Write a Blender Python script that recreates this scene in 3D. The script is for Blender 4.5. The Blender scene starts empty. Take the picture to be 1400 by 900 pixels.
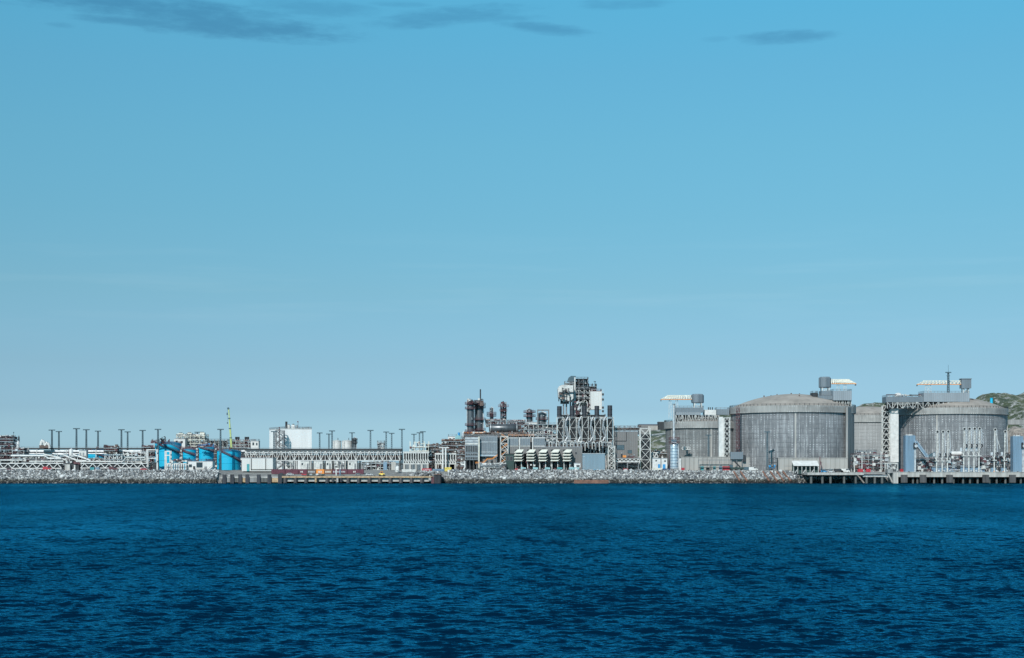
import bpy, math, random
import numpy as np
from mathutils import Vector, noise
R = random.Random(11)
SC = bpy.context.scene
COL = SC.collection
PI = math.pi
# ---------------------------------------------------------------- camera constants
FOC, CAM_H, HOR = 1980.0, 13.0, 632.4      # focal length and horizon row measured on the photo
def X(px, Y): return (px - 700.0) * Y / FOC
def Z(py, Y): return CAM_H + (HOR - py) * Y / FOC
def S(px, Y): return px * Y / FOC
GZ = 8.0                                    # height of the plant's ground above the sea

# ---------------------------------------------------------------- materials
def mat(name, col, rough=0.6, var=0.12, scale=0.25, metal=0.0, streak=0.0, dirt=None, bump=0.0):
    m = bpy.data.materials.new(name); m.use_nodes = True
    nt = m.node_tree; N = nt.nodes; L = nt.links
    b = N['Principled BSDF']
    b.inputs['Roughness'].default_value = rough
    b.inputs['Metallic'].default_value = metal
    geo = N.new('ShaderNodeNewGeometry')
    mp = N.new('ShaderNodeMapping')
    mp.inputs['Scale'].default_value = (1, 1, 1.0 if not streak else 0.08)
    L.new(geo.outputs['Position'], mp.inputs['Vector'])
    nz = N.new('ShaderNodeTexNoise'); nz.inputs['Scale'].default_value = scale
    nz.inputs['Detail'].default_value = 5; nz.inputs['Roughness'].default_value = 0.65
    L.new(mp.outputs[0], nz.inputs['Vector'])
    cr = N.new('ShaderNodeValToRGB')
    d = dirt if dirt else tuple(c * (1 - var * 1.6) for c in col)
    cr.color_ramp.elements[0].position = 0.28; cr.color_ramp.elements[1].position = 0.62
    cr.color_ramp.elements[0].color = (*d, 1)
    cr.color_ramp.elements[1].color = (*[min(1, c * (1 + var * .35)) for c in col], 1)
    L.new(nz.outputs['Fac'], cr.inputs['Fac']); L.new(cr.outputs[0], b.inputs['Base Color'])
    if bump:
        bp = N.new('ShaderNodeBump'); bp.inputs['Strength'].default_value = bump
        L.new(nz.outputs['Fac'], bp.inputs['Height']); L.new(bp.outputs[0], b.inputs['Normal'])
    return m

def mat_cladding(name, col, pitch=1.2, rough=0.55, axis='X', contrast=0.75):
    """profiled metal sheet: thin darker joints every `pitch` metres along one axis plus grime"""
    m = mat(name, col, rough, 0.10, 0.15, streak=1)
    nt = m.node_tree; N = nt.nodes; L = nt.links; b = N['Principled BSDF']
    src = b.inputs['Base Color'].links[0].from_socket
    geo = N.new('ShaderNodeNewGeometry'); sx = N.new('ShaderNodeSeparateXYZ')
    L.new(geo.outputs['Position'], sx.inputs[0])
    if axis == 'X':
        ad = N.new('ShaderNodeMath'); ad.operation = 'ADD'
        L.new(sx.outputs['X'], ad.inputs[0]); L.new(sx.outputs['Y'], ad.inputs[1]); v = ad.outputs[0]
    else: v = sx.outputs['Z']
    dv = N.new('ShaderNodeMath'); dv.operation = 'DIVIDE'; dv.inputs[1].default_value = pitch
    fr = N.new('ShaderNodeMath'); fr.operation = 'FRACT'
    lt = N.new('ShaderNodeMath'); lt.operation = 'LESS_THAN'; lt.inputs[1].default_value = 0.16
    L.new(v, dv.inputs[0]); L.new(dv.outputs[0], fr.inputs[0]); L.new(fr.outputs[0], lt.inputs[0])
    mx = N.new('ShaderNodeMix'); mx.data_type = 'RGBA'; mx.blend_type = 'MULTIPLY'
    mx.inputs['B'].default_value = (contrast, contrast, contrast, 1)
    L.new(lt.outputs[0], mx.inputs['Factor']); L.new(src, mx.inputs['A']); L.new(mx.outputs['Result'], b.inputs['Base Color'])
    return m

def mat_tank_concrete(name, base, light, dark, amount=0.5, panel=4.6, lift=3.0):
    """slip-formed concrete: UV in metres (u round the wall, v up), pour joints, run-off streaks, lime marks"""
    m = bpy.data.materials.new(name); m.use_nodes = True
    nt = m.node_tree; N = nt.nodes; L = nt.links; b = N['Principled BSDF']
    b.inputs['Roughness'].default_value = 0.85
    uv = N.new('ShaderNodeUVMap'); sp = N.new('ShaderNodeSeparateXYZ'); L.new(uv.outputs[0], sp.inputs[0])
    def noise_(su, sv, det, ro=.6):
        mp = N.new('ShaderNodeMapping'); mp.inputs['Scale'].default_value = (su, sv, 1)
        L.new(uv.outputs[0], mp.inputs['Vector'])
        n = N.new('ShaderNodeTexNoise'); n.inputs['Scale'].default_value = 1; n.inputs['Detail'].default_value = det
        n.inputs['Roughness'].default_value = ro
        L.new(mp.outputs[0], n.inputs['Vector']); return n.outputs['Fac']
    def ramp(v, p0, p1, c0, c1):
        r = N.new('ShaderNodeValToRGB'); r.color_ramp.elements[0].position = p0; r.color_ramp.elements[1].position = p1
        r.color_ramp.elements[0].color = (*c0, 1); r.color_ramp.elements[1].color = (*c1, 1); L.new(v, r.inputs[0]); return r.outputs[0]
    def mix(f, a, bb, mode='MIX'):
        x = N.new('ShaderNodeMix'); x.data_type = 'RGBA'; x.blend_type = mode
        for s, v in (('Factor', f), ('A', a), ('B', bb)):
            if hasattr(v, 'links'): L.new(v, x.inputs[s])
            elif isinstance(v, (int, float)): x.inputs[s].default_value = v
            else: x.inputs[s].default_value = (*v, 1)
        return x.outputs['Result']
    def math_(op, a, bb=None):
        x = N.new('ShaderNodeMath'); x.operation = op
        for k, v in enumerate((a, bb)):
            if v is None: continue
            if hasattr(v, 'links'): L.new(v, x.inputs[k])
            else: x.inputs[k].default_value = v
        return x.outputs[0]
    def gray(v, p0, p1): return ramp(v, p0, p1, (0, 0, 0), (1, 1, 1))
    c = ramp(noise_(.05, .05, 4), .3, .7, dark, base)
    # broad vertical bands, one per pour
    c = mix(math_('MULTIPLY', gray(noise_(.30, .05, 3), .5, .66), amount * .34), c, light)
    # narrow run-off streaks, broken up along their height
    st = math_('MULTIPLY', gray(noise_(1.7, .035, 3, .7), .52, .64), gray(noise_(.6, .22, 4), .38, .6))
    c = mix(math_('MULTIPLY', st, amount*.72), c, light)
    sd = gray(noise_(1.1, .03, 3, .7), .55, .68)
    c = mix(math_('MULTIPLY', sd, amount * .6), c, tuple(v * .55 for v in dark))
    # pale spots at the form-tie rows
    uu = math_('FRACT', math_('DIVIDE', sp.outputs[0], panel / 2)); vv = math_('FRACT', math_('DIVIDE', sp.outputs[1], lift / 2))
    tie = math_('MULTIPLY', math_('MULTIPLY', math_('LESS_THAN', uu, .3), math_('LESS_THAN', vv, .42)), gray(noise_(.12, .09, 3), .45, .62))
    c = mix(math_('MULTIPLY', tie, amount * .95), c, tuple(min(1, v * 1.25) for v in light))
    # lift joints and panel joints
    jv = math_('LESS_THAN', math_('FRACT', math_('DIVIDE', sp.outputs[1], lift)), .11)
    ju = math_('LESS_THAN', math_('FRACT', math_('DIVIDE', sp.outputs[0], panel)), .09)
    c = mix(math_('MULTIPLY', jv, math_('MULTIPLY', gray(noise_(.2, .2, 2), .35, .6), .85)), c, tuple(v * .7 for v in dark))
    c = mix(math_('MULTIPLY', ju, math_('MULTIPLY', gray(noise_(.13, .3, 2), .35, .65), .5)), c, light)
    L.new(c, b.inputs['Base Color'])
    return m

M = dict(
    white=mat('white_paint', (.58, .57, .55), .5, .16, .4),
    white2=mat('weathered_white_paint', (.53, .525, .50), .55, .30, .8),
    cream=mat('cream_paint', (.64, .62, .54), .55, .2, .6),
    galv=mat('galvanised_steel', (.31, .33, .345), .42, .3, 1.1, .4),
    grey=mat('grey_paint', (.17, .178, .188), .55, .3, .7),
    shadeback=mat('shade_backing', (.014, .016, .019), .8, .4, .9),  # near black, stands in for deep shade behind open steelwork
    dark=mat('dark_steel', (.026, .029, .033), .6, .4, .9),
    black=mat('black_stack_paint', (.030, .032, .040), .55, .3, .5, streak=1),
    mastc=mat('mast_paint', (.055, .10, .125), .6, .25, .5),
    maroon=mat('red_oxide_paint', (.105, .036, .045), .65, .35, .9),
    brown=mat('brown_steel', (.115, .078, .066), .7, .35, .9),
    insul=mat('pipe_insulation', (.52, .53, .54), .38, .3, .6, .25),
    vessel=mat('dark_vessel_cladding', (.105, .112, .12), .34, .3, .3, .45, streak=1),
    steelclad=mat('bright_vessel_cladding', (.55, .60, .64), .33, .25, .7, .55),
    conc=mat('pale_concrete', (.40, .385, .36), .85, .3, .35, streak=1),
    concg=mat('grey_concrete', (.26, .26, .255), .85, .3, .35, streak=1),
    concw=mat('wet_concrete', (.10, .105, .10), .7, .4, .6, streak=1),
    timber=mat('timber_fender', (.42, .29, .17), .85, .4, .7),
    pile=mat('dark_pile_steel', (.035, .037, .045), .75, .5, .6, streak=1),
    rubber=mat('fender_panel', (.075, .072, .072), .7, .4, .6, streak=1),
    bluetank=mat('blue_tank_paint', (.002, .37, .57), .6, .10, .18, streak=1),
    blueroof=mat('blue_roof_paint', (.012, .23, .38), .5, .2, .3),
    tower=mat('blue_grey_gangway_paint', (.15, .232, .31), .5, .2, .4, streak=1),
    orange=mat('orange_paint', (.72, .26, .05), .5, .2, .8),
    yellow=mat('yellow_paint', (.78, .60, .12), .5, .15, .8),
    crane=mat('crane_lime_paint', (.40, .47, .17), .5, .12, .8),
    red=mat('red_paint', (.38, .03, .045), .5, .2, .8),
    blue=mat('blue_paint', (.04, .25, .50), .5, .2, .8),
    navy=mat('navy_paint', (.02, .05, .14), .5, .25, .8),
    teal=mat('teal_paint', (.05, .26, .28), .5, .2, .8),
    paleteal=mat('pale_teal_paint', (.22, .40, .42), .5, .2, .8),
    green=mat('green_paint', (.02, .045, .04), .6, .2, .8),
    wine=mat('wine_container_paint', (.10, .022, .04), .6, .3, .5),
    glass=mat('window_glass', (.03, .045, .055), .08, .3, .4),
    rust=mat('rusty_steel', (.20, .10, .07), .8, .4, .5),
    roofing=mat('roof_felt', (.30, .31, .33), .7, .2, .3),
    tyre=mat('tyre_rubber', (.02, .02, .02), .9, .2, 1),
    letter=mat('lettering_paint', (.04, .05, .05), .7, .1, 1),
)
M['bluegrey'] = mat_cladding('blue_grey_cladding', (.15, .18, .205), 1.1)
M['greyclad'] = mat_cladding('grey_brown_cladding', (.165, .16, .158), 1.5)
M['whiteclad'] = mat_cladding('white_cladding', (.56, .55, .53), 1.6, contrast=.93)
M['blockclad'] = mat_cladding('sun_lifted_white_cladding', (.79, .785, .77), 1.6, contrast=.97)  # same white cladding, lightened to make up for weaker sun on the turned block
M['shed'] = mat_cladding('blue_shed_cladding', (.165, .24, .29), .9, contrast=.85)
M['facade'] = mat_cladding('facade_panel', (.24, .27, .295), 1.3)
M['cont'] = mat_cladding('rolled_steel_sheet', (.45, .46, .46), .6)
M['tank_a'] = mat_tank_concrete('streaked_tank_concrete', (.165, .172, .181), (.46, .47, .48), (.10, .106, .114), .85)
M['tank_b'] = mat_tank_concrete('weathered_dark_tank_concrete', (.16, .165, .165), (.36, .37, .37), (.10, .105, .108), .8)
M['tank_c'] = mat_tank_concrete('plain_tank_concrete', (.27, .265, .26), (.43, .43, .43), (.19, .19, .19), .5)
M['ring'] = mat_tank_concrete('ring_beam_concrete', (.325, .32, .305), (.43, .425, .41), (.16, .157, .153), .75, 3.0, 9.0)
M['dome'] = mat('dome_roof_concrete', (.30, .265, .235), .85, .22, .12)
M['block'] = mat_cladding('block_wall_concrete', (.33, .315, .295), 2.95, .85, contrast=.78)

# ---------------------------------------------------------------- mesh builder
class MB:
    def __init__(s): s.v = []; s.f = []; s.sm = []; s.uv = {}
    def add(s, vs, fs, smooth=False):
        o = len(s.v); s.v += vs
        for f in fs: s.f.append([i + o for i in f]); s.sm.append(smooth)
        return s
    def box(s, x0, x1, y0, y1, z0, z1):
        x0, x1 = sorted((x0, x1)); y0, y1 = sorted((y0, y1)); z0, z1 = sorted((z0, z1))
        return s.add([(x0,y0,z0),(x1,y0,z0),(x1,y1,z0),(x0,y1,z0),(x0,y0,z1),(x1,y0,z1),(x1,y1,z1),(x0,y1,z1)],
                     [(0,3,2,1),(4,5,6,7),(0,1,5,4),(1,2,6,5),(2,3,7,6),(3,0,4,7)])
    def bar(s, a, b, w, h=None):
        a = Vector(a); b = Vector(b); d = b - a
        if d.length < 1e-6: return s
        d.normalize(); up = Vector((0,0,1)) if abs(d.z) < .95 else Vector((0,1,0))
        u = d.cross(up).normalized(); t = u.cross(d); h = h or w
        u *= w/2; t *= h/2
        vs = [tuple(p + i*u + j*t) for p in (a, b) for i, j in ((-1,-1),(1,-1),(1,1),(-1,1))]
        return s.add(vs, [(3,2,1,0),(4,5,6,7),(0,1,5,4),(1,2,6,5),(2,3,7,6),(3,0,4,7)])
    def tube(s, a, b, r, n=8, r2=None):
        a = Vector(a); b = Vector(b); d = b - a
        if d.length < 1e-6: return s
        d.normalize(); up = Vector((0,0,1)) if abs(d.z) < .95 else Vector((0,1,0))
        u = d.cross(up).normalized(); t = u.cross(d); r2 = r if r2 is None else r2
        o = len(s.v)
        for p, q in ((a, r), (b, r2)):
            for k in range(n):
                c = 2*PI*k/n; s.v.append(tuple(p + u*(q*math.cos(c)) + t*(q*math.sin(c))))
        for k in range(n):
            s.f.append([o+k, o+(k+1)%n, o+n+(k+1)%n, o+n+k]); s.sm.append(True)
        s.f.append([o+k for k in range(n)][::-1]); s.sm.append(False)
        s.f.append([o+n+k for k in range(n)]); s.sm.append(False)
        return s
    def path(s, pts, r, n=8):
        for a, b in zip(pts, pts[1:]): s.tube(a, b, r, n)
        return s
    def lathe(s, cx, cy, prof, n=24, a0=0.0, a1=2*PI, smooth=True, ru=None):
        full = abs(a1 - a0 - 2*PI) < 1e-6; m = n if full else n + 1; o = len(s.v)
        ru = ru or max(p[0] for p in prof)
        for (r, z) in prof:
            for k in range(m):
                a = a0 + (a1-a0)*k/n
                s.v.append((cx + r*math.cos(a), cy + r*math.sin(a), z))
        acc = 0; L = [0]
        for p, q in zip(prof, prof[1:]): acc += math.hypot(p[0]-q[0], p[1]-q[1]); L.append(acc)
        for j in range(len(prof)-1):
            for k in range(n):
                k2 = (k+1) % m
                f = [o+j*m+k, o+j*m+k2, o+(j+1)*m+k2, o+(j+1)*m+k]
                s.uv[len(s.f)] = [((a0+(a1-a0)*kk/n)*ru, L[jj]) for kk, jj in ((k,j),(k+1,j),(k+1,j+1),(k,j+1))]
                s.f.append(f); s.sm.append(smooth)
        return s
    def prism(s, pts, y0, y1):
        """outline in x-z, extruded along y"""
        n = len(pts); o = len(s.v)
        s.v += [(x, y0, z) for x, z in pts] + [(x, y1, z) for x, z in pts]
        s.f.append([o+k for k in range(n)]); s.f.append([o+n+k for k in range(n)][::-1]); s.sm += [False, False]
        for k in range(n): s.f.append([o+k, o+(k+1)%n, o+n+(k+1)%n, o+n+k][::-1]); s.sm.append(False)
        return s
    def rail(s, pts, h=1.2, step=3.0, w=.14):
        for a, b in zip(pts, pts[1:]):
            a = Vector(a); b = Vector(b); L = (b-a).length; n = max(1, int(L/step))
            for k in range(n+1):
                p = a.lerp(b, k/n); s.bar(p, p + Vector((0,0,h)), w)
            for t in (h, h*.5): s.bar(a + Vector((0,0,t)), b + Vector((0,0,t)), w*.9)
        return s
    def build(s, name, m, parent=None):
        base = WL[parent.name] if parent else Vector((0,0,0))
        me = bpy.data.meshes.new(name)
        me.from_pydata([(x-base.x, y-base.y, z-base.z) for x, y, z in s.v], [], s.f)
        me.polygons.foreach_set('use_smooth', s.sm)
        if s.uv:
            u = me.uv_layers.new(name='UVMap')
            for i, cs in s.uv.items():
                for k, li in enumerate(me.polygons[i].loop_indices): u.data[li].uv = cs[k]
        me.materials.append(M[m] if isinstance(m, str) else m)
        if any(s.sm):
            try: me.set_sharp_from_angle(angle=math.radians(45))
            except Exception: pass
        o = bpy.data.objects.new(name, me); COL.objects.link(o)
        if parent: o.parent = parent
        WL[o.name] = base.copy()
        return o
WL = {}
GROUPS = {}
def tag(o, label, cat, group=None, kind=None):
    if label: o['label'] = label
    if cat: o['category'] = cat
    if group: o['group'] = group
    if kind: o['kind'] = kind
    return o
def thing(name, label, cat, loc, group=None):
    o = bpy.data.objects.new(name, None); COL.objects.link(o); o.location = loc
    o.empty_display_size = .5
    WL[o.name] = Vector(loc); return tag(o, label, cat, group)
def one(name, mb, m, label, cat, group=None, kind=None):
    o = mb.build(name, m); return tag(o, label, cat, group, kind)
def copy_tree(o, parent=None):
    c = o.copy(); COL.objects.link(c)
    if parent: c.parent = parent
    for ch in list(o.children): copy_tree(ch, c)
    return c
# ---------------------------------------------------------------- camera, light, sky
cam = bpy.data.cameras.new('camera'); co = bpy.data.objects.new('camera', cam); COL.objects.link(co)
cam.sensor_fit = 'HORIZONTAL'; cam.sensor_width = 36; cam.lens = 36 * FOC / 1400
co.location = (0, 0, CAM_H); co.rotation_euler = (PI/2, 0, 0)
cam.shift_y = (HOR - 450) / 1400; cam.clip_start = 1; cam.clip_end = 60000
SC.camera = co
SUN_AZ, SUN_EL = math.radians(20), math.radians(38)       # azimuth measured left of straight behind the camera
sd = Vector((-math.sin(SUN_AZ)*math.cos(SUN_EL), -math.cos(SUN_AZ)*math.cos(SUN_EL), math.sin(SUN_EL)))
sl = bpy.data.lights.new('sun', 'SUN'); sl.energy = 4.6; sl.angle = math.radians(.5); sl.color = (1, .975, .94)
so = bpy.data.objects.new('sun', sl); COL.objects.link(so); so.rotation_euler = sd.to_track_quat('Z', 'Y').to_euler()
SC.view_settings.view_transform = 'Standard'; SC.view_settings.look = 'None'
SC.view_settings.exposure = 0; SC.view_settings.gamma = 1; SC.view_settings.use_curve_mapping = False

w = bpy.data.worlds.new('World'); SC.world = w; w.use_nodes = True
nt = w.node_tree; N = nt.nodes; L = nt.links
bg = N['Background']; bg.inputs['Strength'].default_value = SKY_STRENGTH = .10
sky = N.new('ShaderNodeTexSky'); sky.sky_type = 'NISHITA'; sky.sun_disc = False
sky.sun_elevation = SUN_EL; sky.sun_rotation = math.atan2(sd.x, sd.y) % (2*PI)
sky.altitude = 0; sky.air_density = 1.0; sky.dust_density = .6; sky.ozone_density = 2.0
def vmix(f, a, b, mode='MIX'):
    x = N.new('ShaderNodeMix'); x.data_type = 'RGBA'; x.blend_type = mode
    for s, v in (('Factor', f), ('A', a), ('B', b)):
        if hasattr(v, 'links'): L.new(v, x.inputs[s])
        elif isinstance(v, (int, float)): x.inputs[s].default_value = v
        else: x.inputs[s].default_value = (*v, 1)
    return x.outputs['Result']
def vm(op, a, b=None, c=None):
    x = N.new('ShaderNodeMath'); x.operation = op
    for k, v in enumerate((a, b, c)):
        if v is None: continue
        if hasattr(v, 'links'): L.new(v, x.inputs[k])
        else: x.inputs[k].default_value = v
    return x.outputs[0]
tc = N.new('ShaderNodeTexCoord'); sp = N.new('ShaderNodeSeparateXYZ'); L.new(tc.outputs['Generated'], sp.inputs[0])
el = vm('ARCTAN2', sp.outputs['Z'], vm('SQRT', vm('ADD', vm('POWER', sp.outputs['X'], 2), vm('POWER', sp.outputs['Y'], 2))))
az = vm('ARCTAN2', sp.outputs['X'], sp.outputs['Y'])
# tint of the air by elevation, applied to the sky texture
tr = N.new('ShaderNodeValToRGB'); L.new(vm('DIVIDE', el, math.radians(24)), tr.inputs[0])
e = tr.color_ramp.elements
SKY_TINT = [(0.0, (.582, .951, 1.484)), (.027, (.582, .951, 1.484)), (.087, (.474, .733, 1.103)), (.16, (.486, .716, .933)), (.279, (.516, .812, .882)), (.397, (.525, .943, .956)), (.513, (.559, 1.09, 1.059)), (.627, (.569, 1.219, 1.182)), (.737, (.545, 1.392, 1.34)), (1.0, (.50, 1.40, 1.36))]
while len(e) < len(SKY_TINT): e.new(.5)
for q, (p, c) in zip(e, SKY_TINT): q.position = p; q.color = (*c, 1)
col = vmix(1.0, sky.outputs[0], tr.outputs[0], 'MULTIPLY')
# cloud streaks: long soft patches fixed to directions of the sky
cv = N.new('ShaderNodeCombineXYZ'); L.new(az, cv.inputs[0]); L.new(el, cv.inputs[1])
def cnoise(sx, sy, det=5, off=0, rough=.55):
    mp = N.new('ShaderNodeMapping'); mp.inputs['Scale'].default_value = (sx, sy, 1); mp.inputs['Location'].default_value = (off, off*.7, 0)
    L.new(cv.outputs[0], mp.inputs[0]); n = N.new('ShaderNodeTexNoise'); n.inputs['Scale'].default_value = 1
    n.inputs['Detail'].default_value = det; n.inputs['Roughness'].default_value = rough; L.new(mp.outputs[0], n.inputs[0]); return n.outputs['Fac']
n1 = cnoise(22, 110, 7, 3.1, .62); n2 = cnoise(70, 300, 6, 7.7, .62)
wob = vm('ADD', vm('MULTIPLY', vm('SUBTRACT', n1, .5), 2.4), vm('MULTIPLY', vm('SUBTRACT', n2, .5), 1.5))
def patch(px, py, hw, hh, tilt=0.0):
    a0 = math.atan((px-700)/FOC); e0 = math.atan((HOR-py)/FOC*math.cos(a0))
    u = vm('DIVIDE', vm('SUBTRACT', az, a0), hw/FOC)
    v = vm('DIVIDE', vm('SUBTRACT', vm('SUBTRACT', el, e0), vm('MULTIPLY', vm('SUBTRACT', az, a0), tilt)), hh/FOC)
    d = vm('ADD', vm('POWER', u, 2), vm('POWER', v, 2))
    d = vm('SUBTRACT', vm('SUBTRACT', 1.25, d), wob)
    mr = N.new('ShaderNodeMapRange'); mr.interpolation_type = 'SMOOTHSTEP'; mr.inputs['From Min'].default_value = -.15; mr.inputs['From Max'].default_value = 1.5
    L.new(d, mr.inputs['Value']); return mr.outputs[0]
dens = None
for p, k in (((325, 37, 165, 17, -.02), 1), ((150, 4, 290, 17, -.03), 1), ((195, 30, 100, 7), .8), ((430, 12, 90, 12), .5), ((620, 22, 120, 12, .10), .7), ((690, 24, 60, 6), .5), ((748, 39, 72, 8, -.1), .75),
             ((852, 6, 60, 8), .5), ((1075, 51, 70, 9), .75), ((85, 35, 20, 4), .4), ((545, 6, 44, 4), .4), ((980, 54, 22, 4), .25)):
    q = vm('MULTIPLY', patch(*p), k); dens = q if dens is None else vm('MAXIMUM', dens, q)
col = vmix(vm('MULTIPLY', dens, .68), col, vmix(1, col, (.50, .55, .64), 'MULTIPLY'))
# faint pale cirrus low down
ci = vm('MULTIPLY', cnoise(5, 70, 5, 1.3), 1)
mr = N.new('ShaderNodeMapRange'); mr.inputs['From Min'].default_value = .50; mr.inputs['From Max'].default_value = .74; L.new(ci, mr.inputs['Value'])
band = N.new('ShaderNodeMapRange'); band.inputs['From Min'].default_value = math.radians(9.5); band.inputs['From Max'].default_value = math.radians(7.6); L.new(el, band.inputs['Value'])
band2 = N.new('ShaderNodeMapRange'); band2.inputs['From Min'].default_value = math.radians(4.5); band2.inputs['From Max'].default_value = math.radians(6.4); L.new(el, band2.inputs['Value'])
cf = vm('MULTIPLY', vm('MULTIPLY', mr.outputs[0], band.outputs[0]), band2.outputs[0])
col = vmix(vm('MULTIPLY', cf, .30), col, vmix(1, col, (1.5, 1.18, 1.1), 'MULTIPLY'))
L.new(col, bg.inputs['Color'])

# ---------------------------------------------------------------- sea
def sea():
    rng = np.random.default_rng(5)
    rows = [58.0]
    while rows[-1] < 912: rows.append(rows[-1] + .17 + .00000095*rows[-1]**2.35)
    Yr = np.array(rows); nc = 900
    t = np.linspace(-1, 1, nc)
    Xg = t[None, :]*(Yr[:, None]*.42 + 45); Yg = np.repeat(Yr[:, None], nc, 1)
    Zg = np.zeros_like(Xg)
    dY = np.gradient(Yr)[:, None]; dX = (Yr[:, None]*.84+90)/nc
    amp_mod = None
    for k in range(140):
        lam = 10 ** rng.uniform(math.log10(.45), math.log10(5.0))
        th = rng.normal(0, .42) + math.radians(-78)
        kx, ky = 2*PI/lam*math.cos(th), 2*PI/lam*math.sin(th)
        a = .0096 * lam ** .55 * rng.uniform(.5, 1.4)
        samp = np.maximum(abs(ky)*dY, abs(kx)*dX)          # radians per cell: fade what the mesh cannot carry
        fade = np.clip((1.5 - samp)/.9, 0, 1)
        ph = rng.uniform(0, 2*PI)
        g = kx*Xg + ky*Yg + ph
        # slow wave groups break up the long crests
        gl = lam*rng.uniform(4, 8); ga = rng.uniform(0, PI)
        grp = .55 + .45*np.sin(2*PI/gl*(math.cos(ga)*Xg + math.sin(ga)*Yg) + rng.uniform(0, 6))
        Zg += a*fade*grp*np.sin(g)
    # peak the crests a little
    Zg = Zg + .35*np.clip(Zg, 0, None)**2/ .35
    # plain water runs on far beyond the frame on both sides and behind the camera
    edge = np.clip((1-np.abs(t))/.04, 0, 1)[None, :]; Zg = Zg*edge
    z0 = np.zeros((len(Yr), 1)); Xg = np.hstack([z0-9000, Xg, z0+9000]); Yg = np.hstack([Yg[:, :1], Yg, Yg[:, :1]]); Zg = np.hstack([z0, Zg, z0])
    nc += 2
    Xg = np.vstack([Xg[:1], Xg]); Yg = np.vstack([Yg[:1]*0-4000, Yg]); Zg = np.vstack([Zg[:1]*0, Zg])
    nr = len(Yr)+1; V = np.stack([Xg, Yg, Zg], -1).reshape(-1, 3)
    i = np.arange((nr-1)*(nc-1)); r = i//(nc-1); c = i % (nc-1); q = r*nc + c
    Fq = np.stack([q, q+1, q+nc+1, q+nc], -1)
    me = bpy.data.meshes.new('water'); me.vertices.add(len(V)); me.vertices.foreach_set('co', V.ravel())
    me.loops.add(Fq.size); me.loops.foreach_set('vertex_index', Fq.ravel())
    me.polygons.add(len(Fq)); me.polygons.foreach_set('loop_start', np.arange(len(Fq))*4); me.polygons.foreach_set('loop_total', np.full(len(Fq), 4))
    me.polygons.foreach_set('use_smooth', np.ones(len(Fq), bool)); me.update(); me.validate()
    m = bpy.data.materials.new('sea_water'); m.use_nodes = True
    nt = m.node_tree; N = nt.nodes; L = nt.links; b = N['Principled BSDF']
    b.inputs['Base Color'].default_value = (.0008, .022, .055, 1); b.inputs['Roughness'].default_value = .07; b.inputs['IOR'].default_value = 1.333
    b.inputs['Specular Tint'].default_value = (.12, .72, 1.0, 1)
    geo = N.new('ShaderNodeNewGeometry')
    def nz(scale, sx, sy, det, rough=.6):
        mp = N.new('ShaderNodeMapping'); mp.inputs['Scale'].default_value = (sx, sy, 1); L.new(geo.outputs['Position'], mp.inputs[0])
        n = N.new('ShaderNodeTexNoise'); n.inputs['Scale'].default_value = scale; n.inputs['Detail'].default_value = det; n.inputs['Roughness'].default_value = rough
        L.new(mp.outputs[0], n.inputs[0]); return n.outputs['Fac']
    gust = nz(.010, 1.3, .5, 5); gr = N.new('ShaderNodeMapRange'); gr.inputs['From Min'].default_value = .35; gr.inputs['From Max'].default_value = .65
    gr.inputs['To Min'].default_value = .45; gr.inputs['To Max'].default_value = 1.25; L.new(gust, gr.inputs['Value'])
    def slope(scale, sx, sy, det, rough, amp):
        """random wave slopes, straight into the normal: a bump map would flatten out with distance"""
        mp = N.new('ShaderNodeMapping'); mp.inputs['Scale'].default_value = (sx, sy, 1); mp.inputs['Rotation'].default_value = (0, 0, .25); L.new(geo.outputs['Position'], mp.inputs[0])
        n = N.new('ShaderNodeTexNoise'); n.inputs['Scale'].default_value = scale; n.inputs['Detail'].default_value = det; n.inputs['Roughness'].default_value = rough
        L.new(mp.outputs[0], n.inputs[0])
        v = N.new('ShaderNodeVectorMath'); v.operation = 'SUBTRACT'; v.inputs[1].default_value = (.5, .5, .5); L.new(n.outputs['Color'], v.inputs[0])
        q = N.new('ShaderNodeVectorMath'); q.operation = 'MULTIPLY'; q.inputs[1].default_value = amp; L.new(v.outputs[0], q.inputs[0]); return q.outputs[0]
    def add(a, c):
        q = N.new('ShaderNodeVectorMath'); q.operation = 'ADD'; L.new(a, q.inputs[0]); L.new(c, q.inputs[1]); return q.outputs[0]
    sl_ = add(slope(.5, .6, 1.8, 4, .65, (.8, 2.0, 0)), slope(2.1, .42, 1.6, 4, .75, (1.2, 3.0, 0)))
    sl_ = add(sl_, slope(.05, 1.7, .6, 7, .88, (.4, 2.2, 0)))
    gs = N.new('ShaderNodeVectorMath'); gs.operation = 'SCALE'; L.new(sl_, gs.inputs[0]); L.new(gr.outputs[0], gs.inputs['Scale'])
    nn = N.new('ShaderNodeVectorMath'); nn.operation = 'NORMALIZE'; L.new(add(geo.outputs['Normal'], gs.outputs[0]), nn.inputs[0])
    # deep water scatters dark blue; the polarised sky reflection on top is capped, as on a rough sea seen at a flat angle
    N.remove(b); out = N['Material Output']
    df = N.new('ShaderNodeBsdfDiffuse'); df.inputs['Color'].default_value = (.0003, .0105, .028, 1); L.new(nn.outputs[0], df.inputs['Normal'])
    gl = N.new('ShaderNodeBsdfGlossy'); gl.inputs['Color'].default_value = (.05, .56, .84, 1); gl.inputs['Roughness'].default_value = .22; L.new(nn.outputs[0], gl.inputs['Normal'])
    fr = N.new('ShaderNodeFresnel'); fr.inputs['IOR'].default_value = 1.333; L.new(nn.outputs[0], fr.inputs['Normal'])
    mr = N.new('ShaderNodeMapRange'); mr.inputs['From Min'].default_value = .06; mr.inputs['From Max'].default_value = .95
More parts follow.
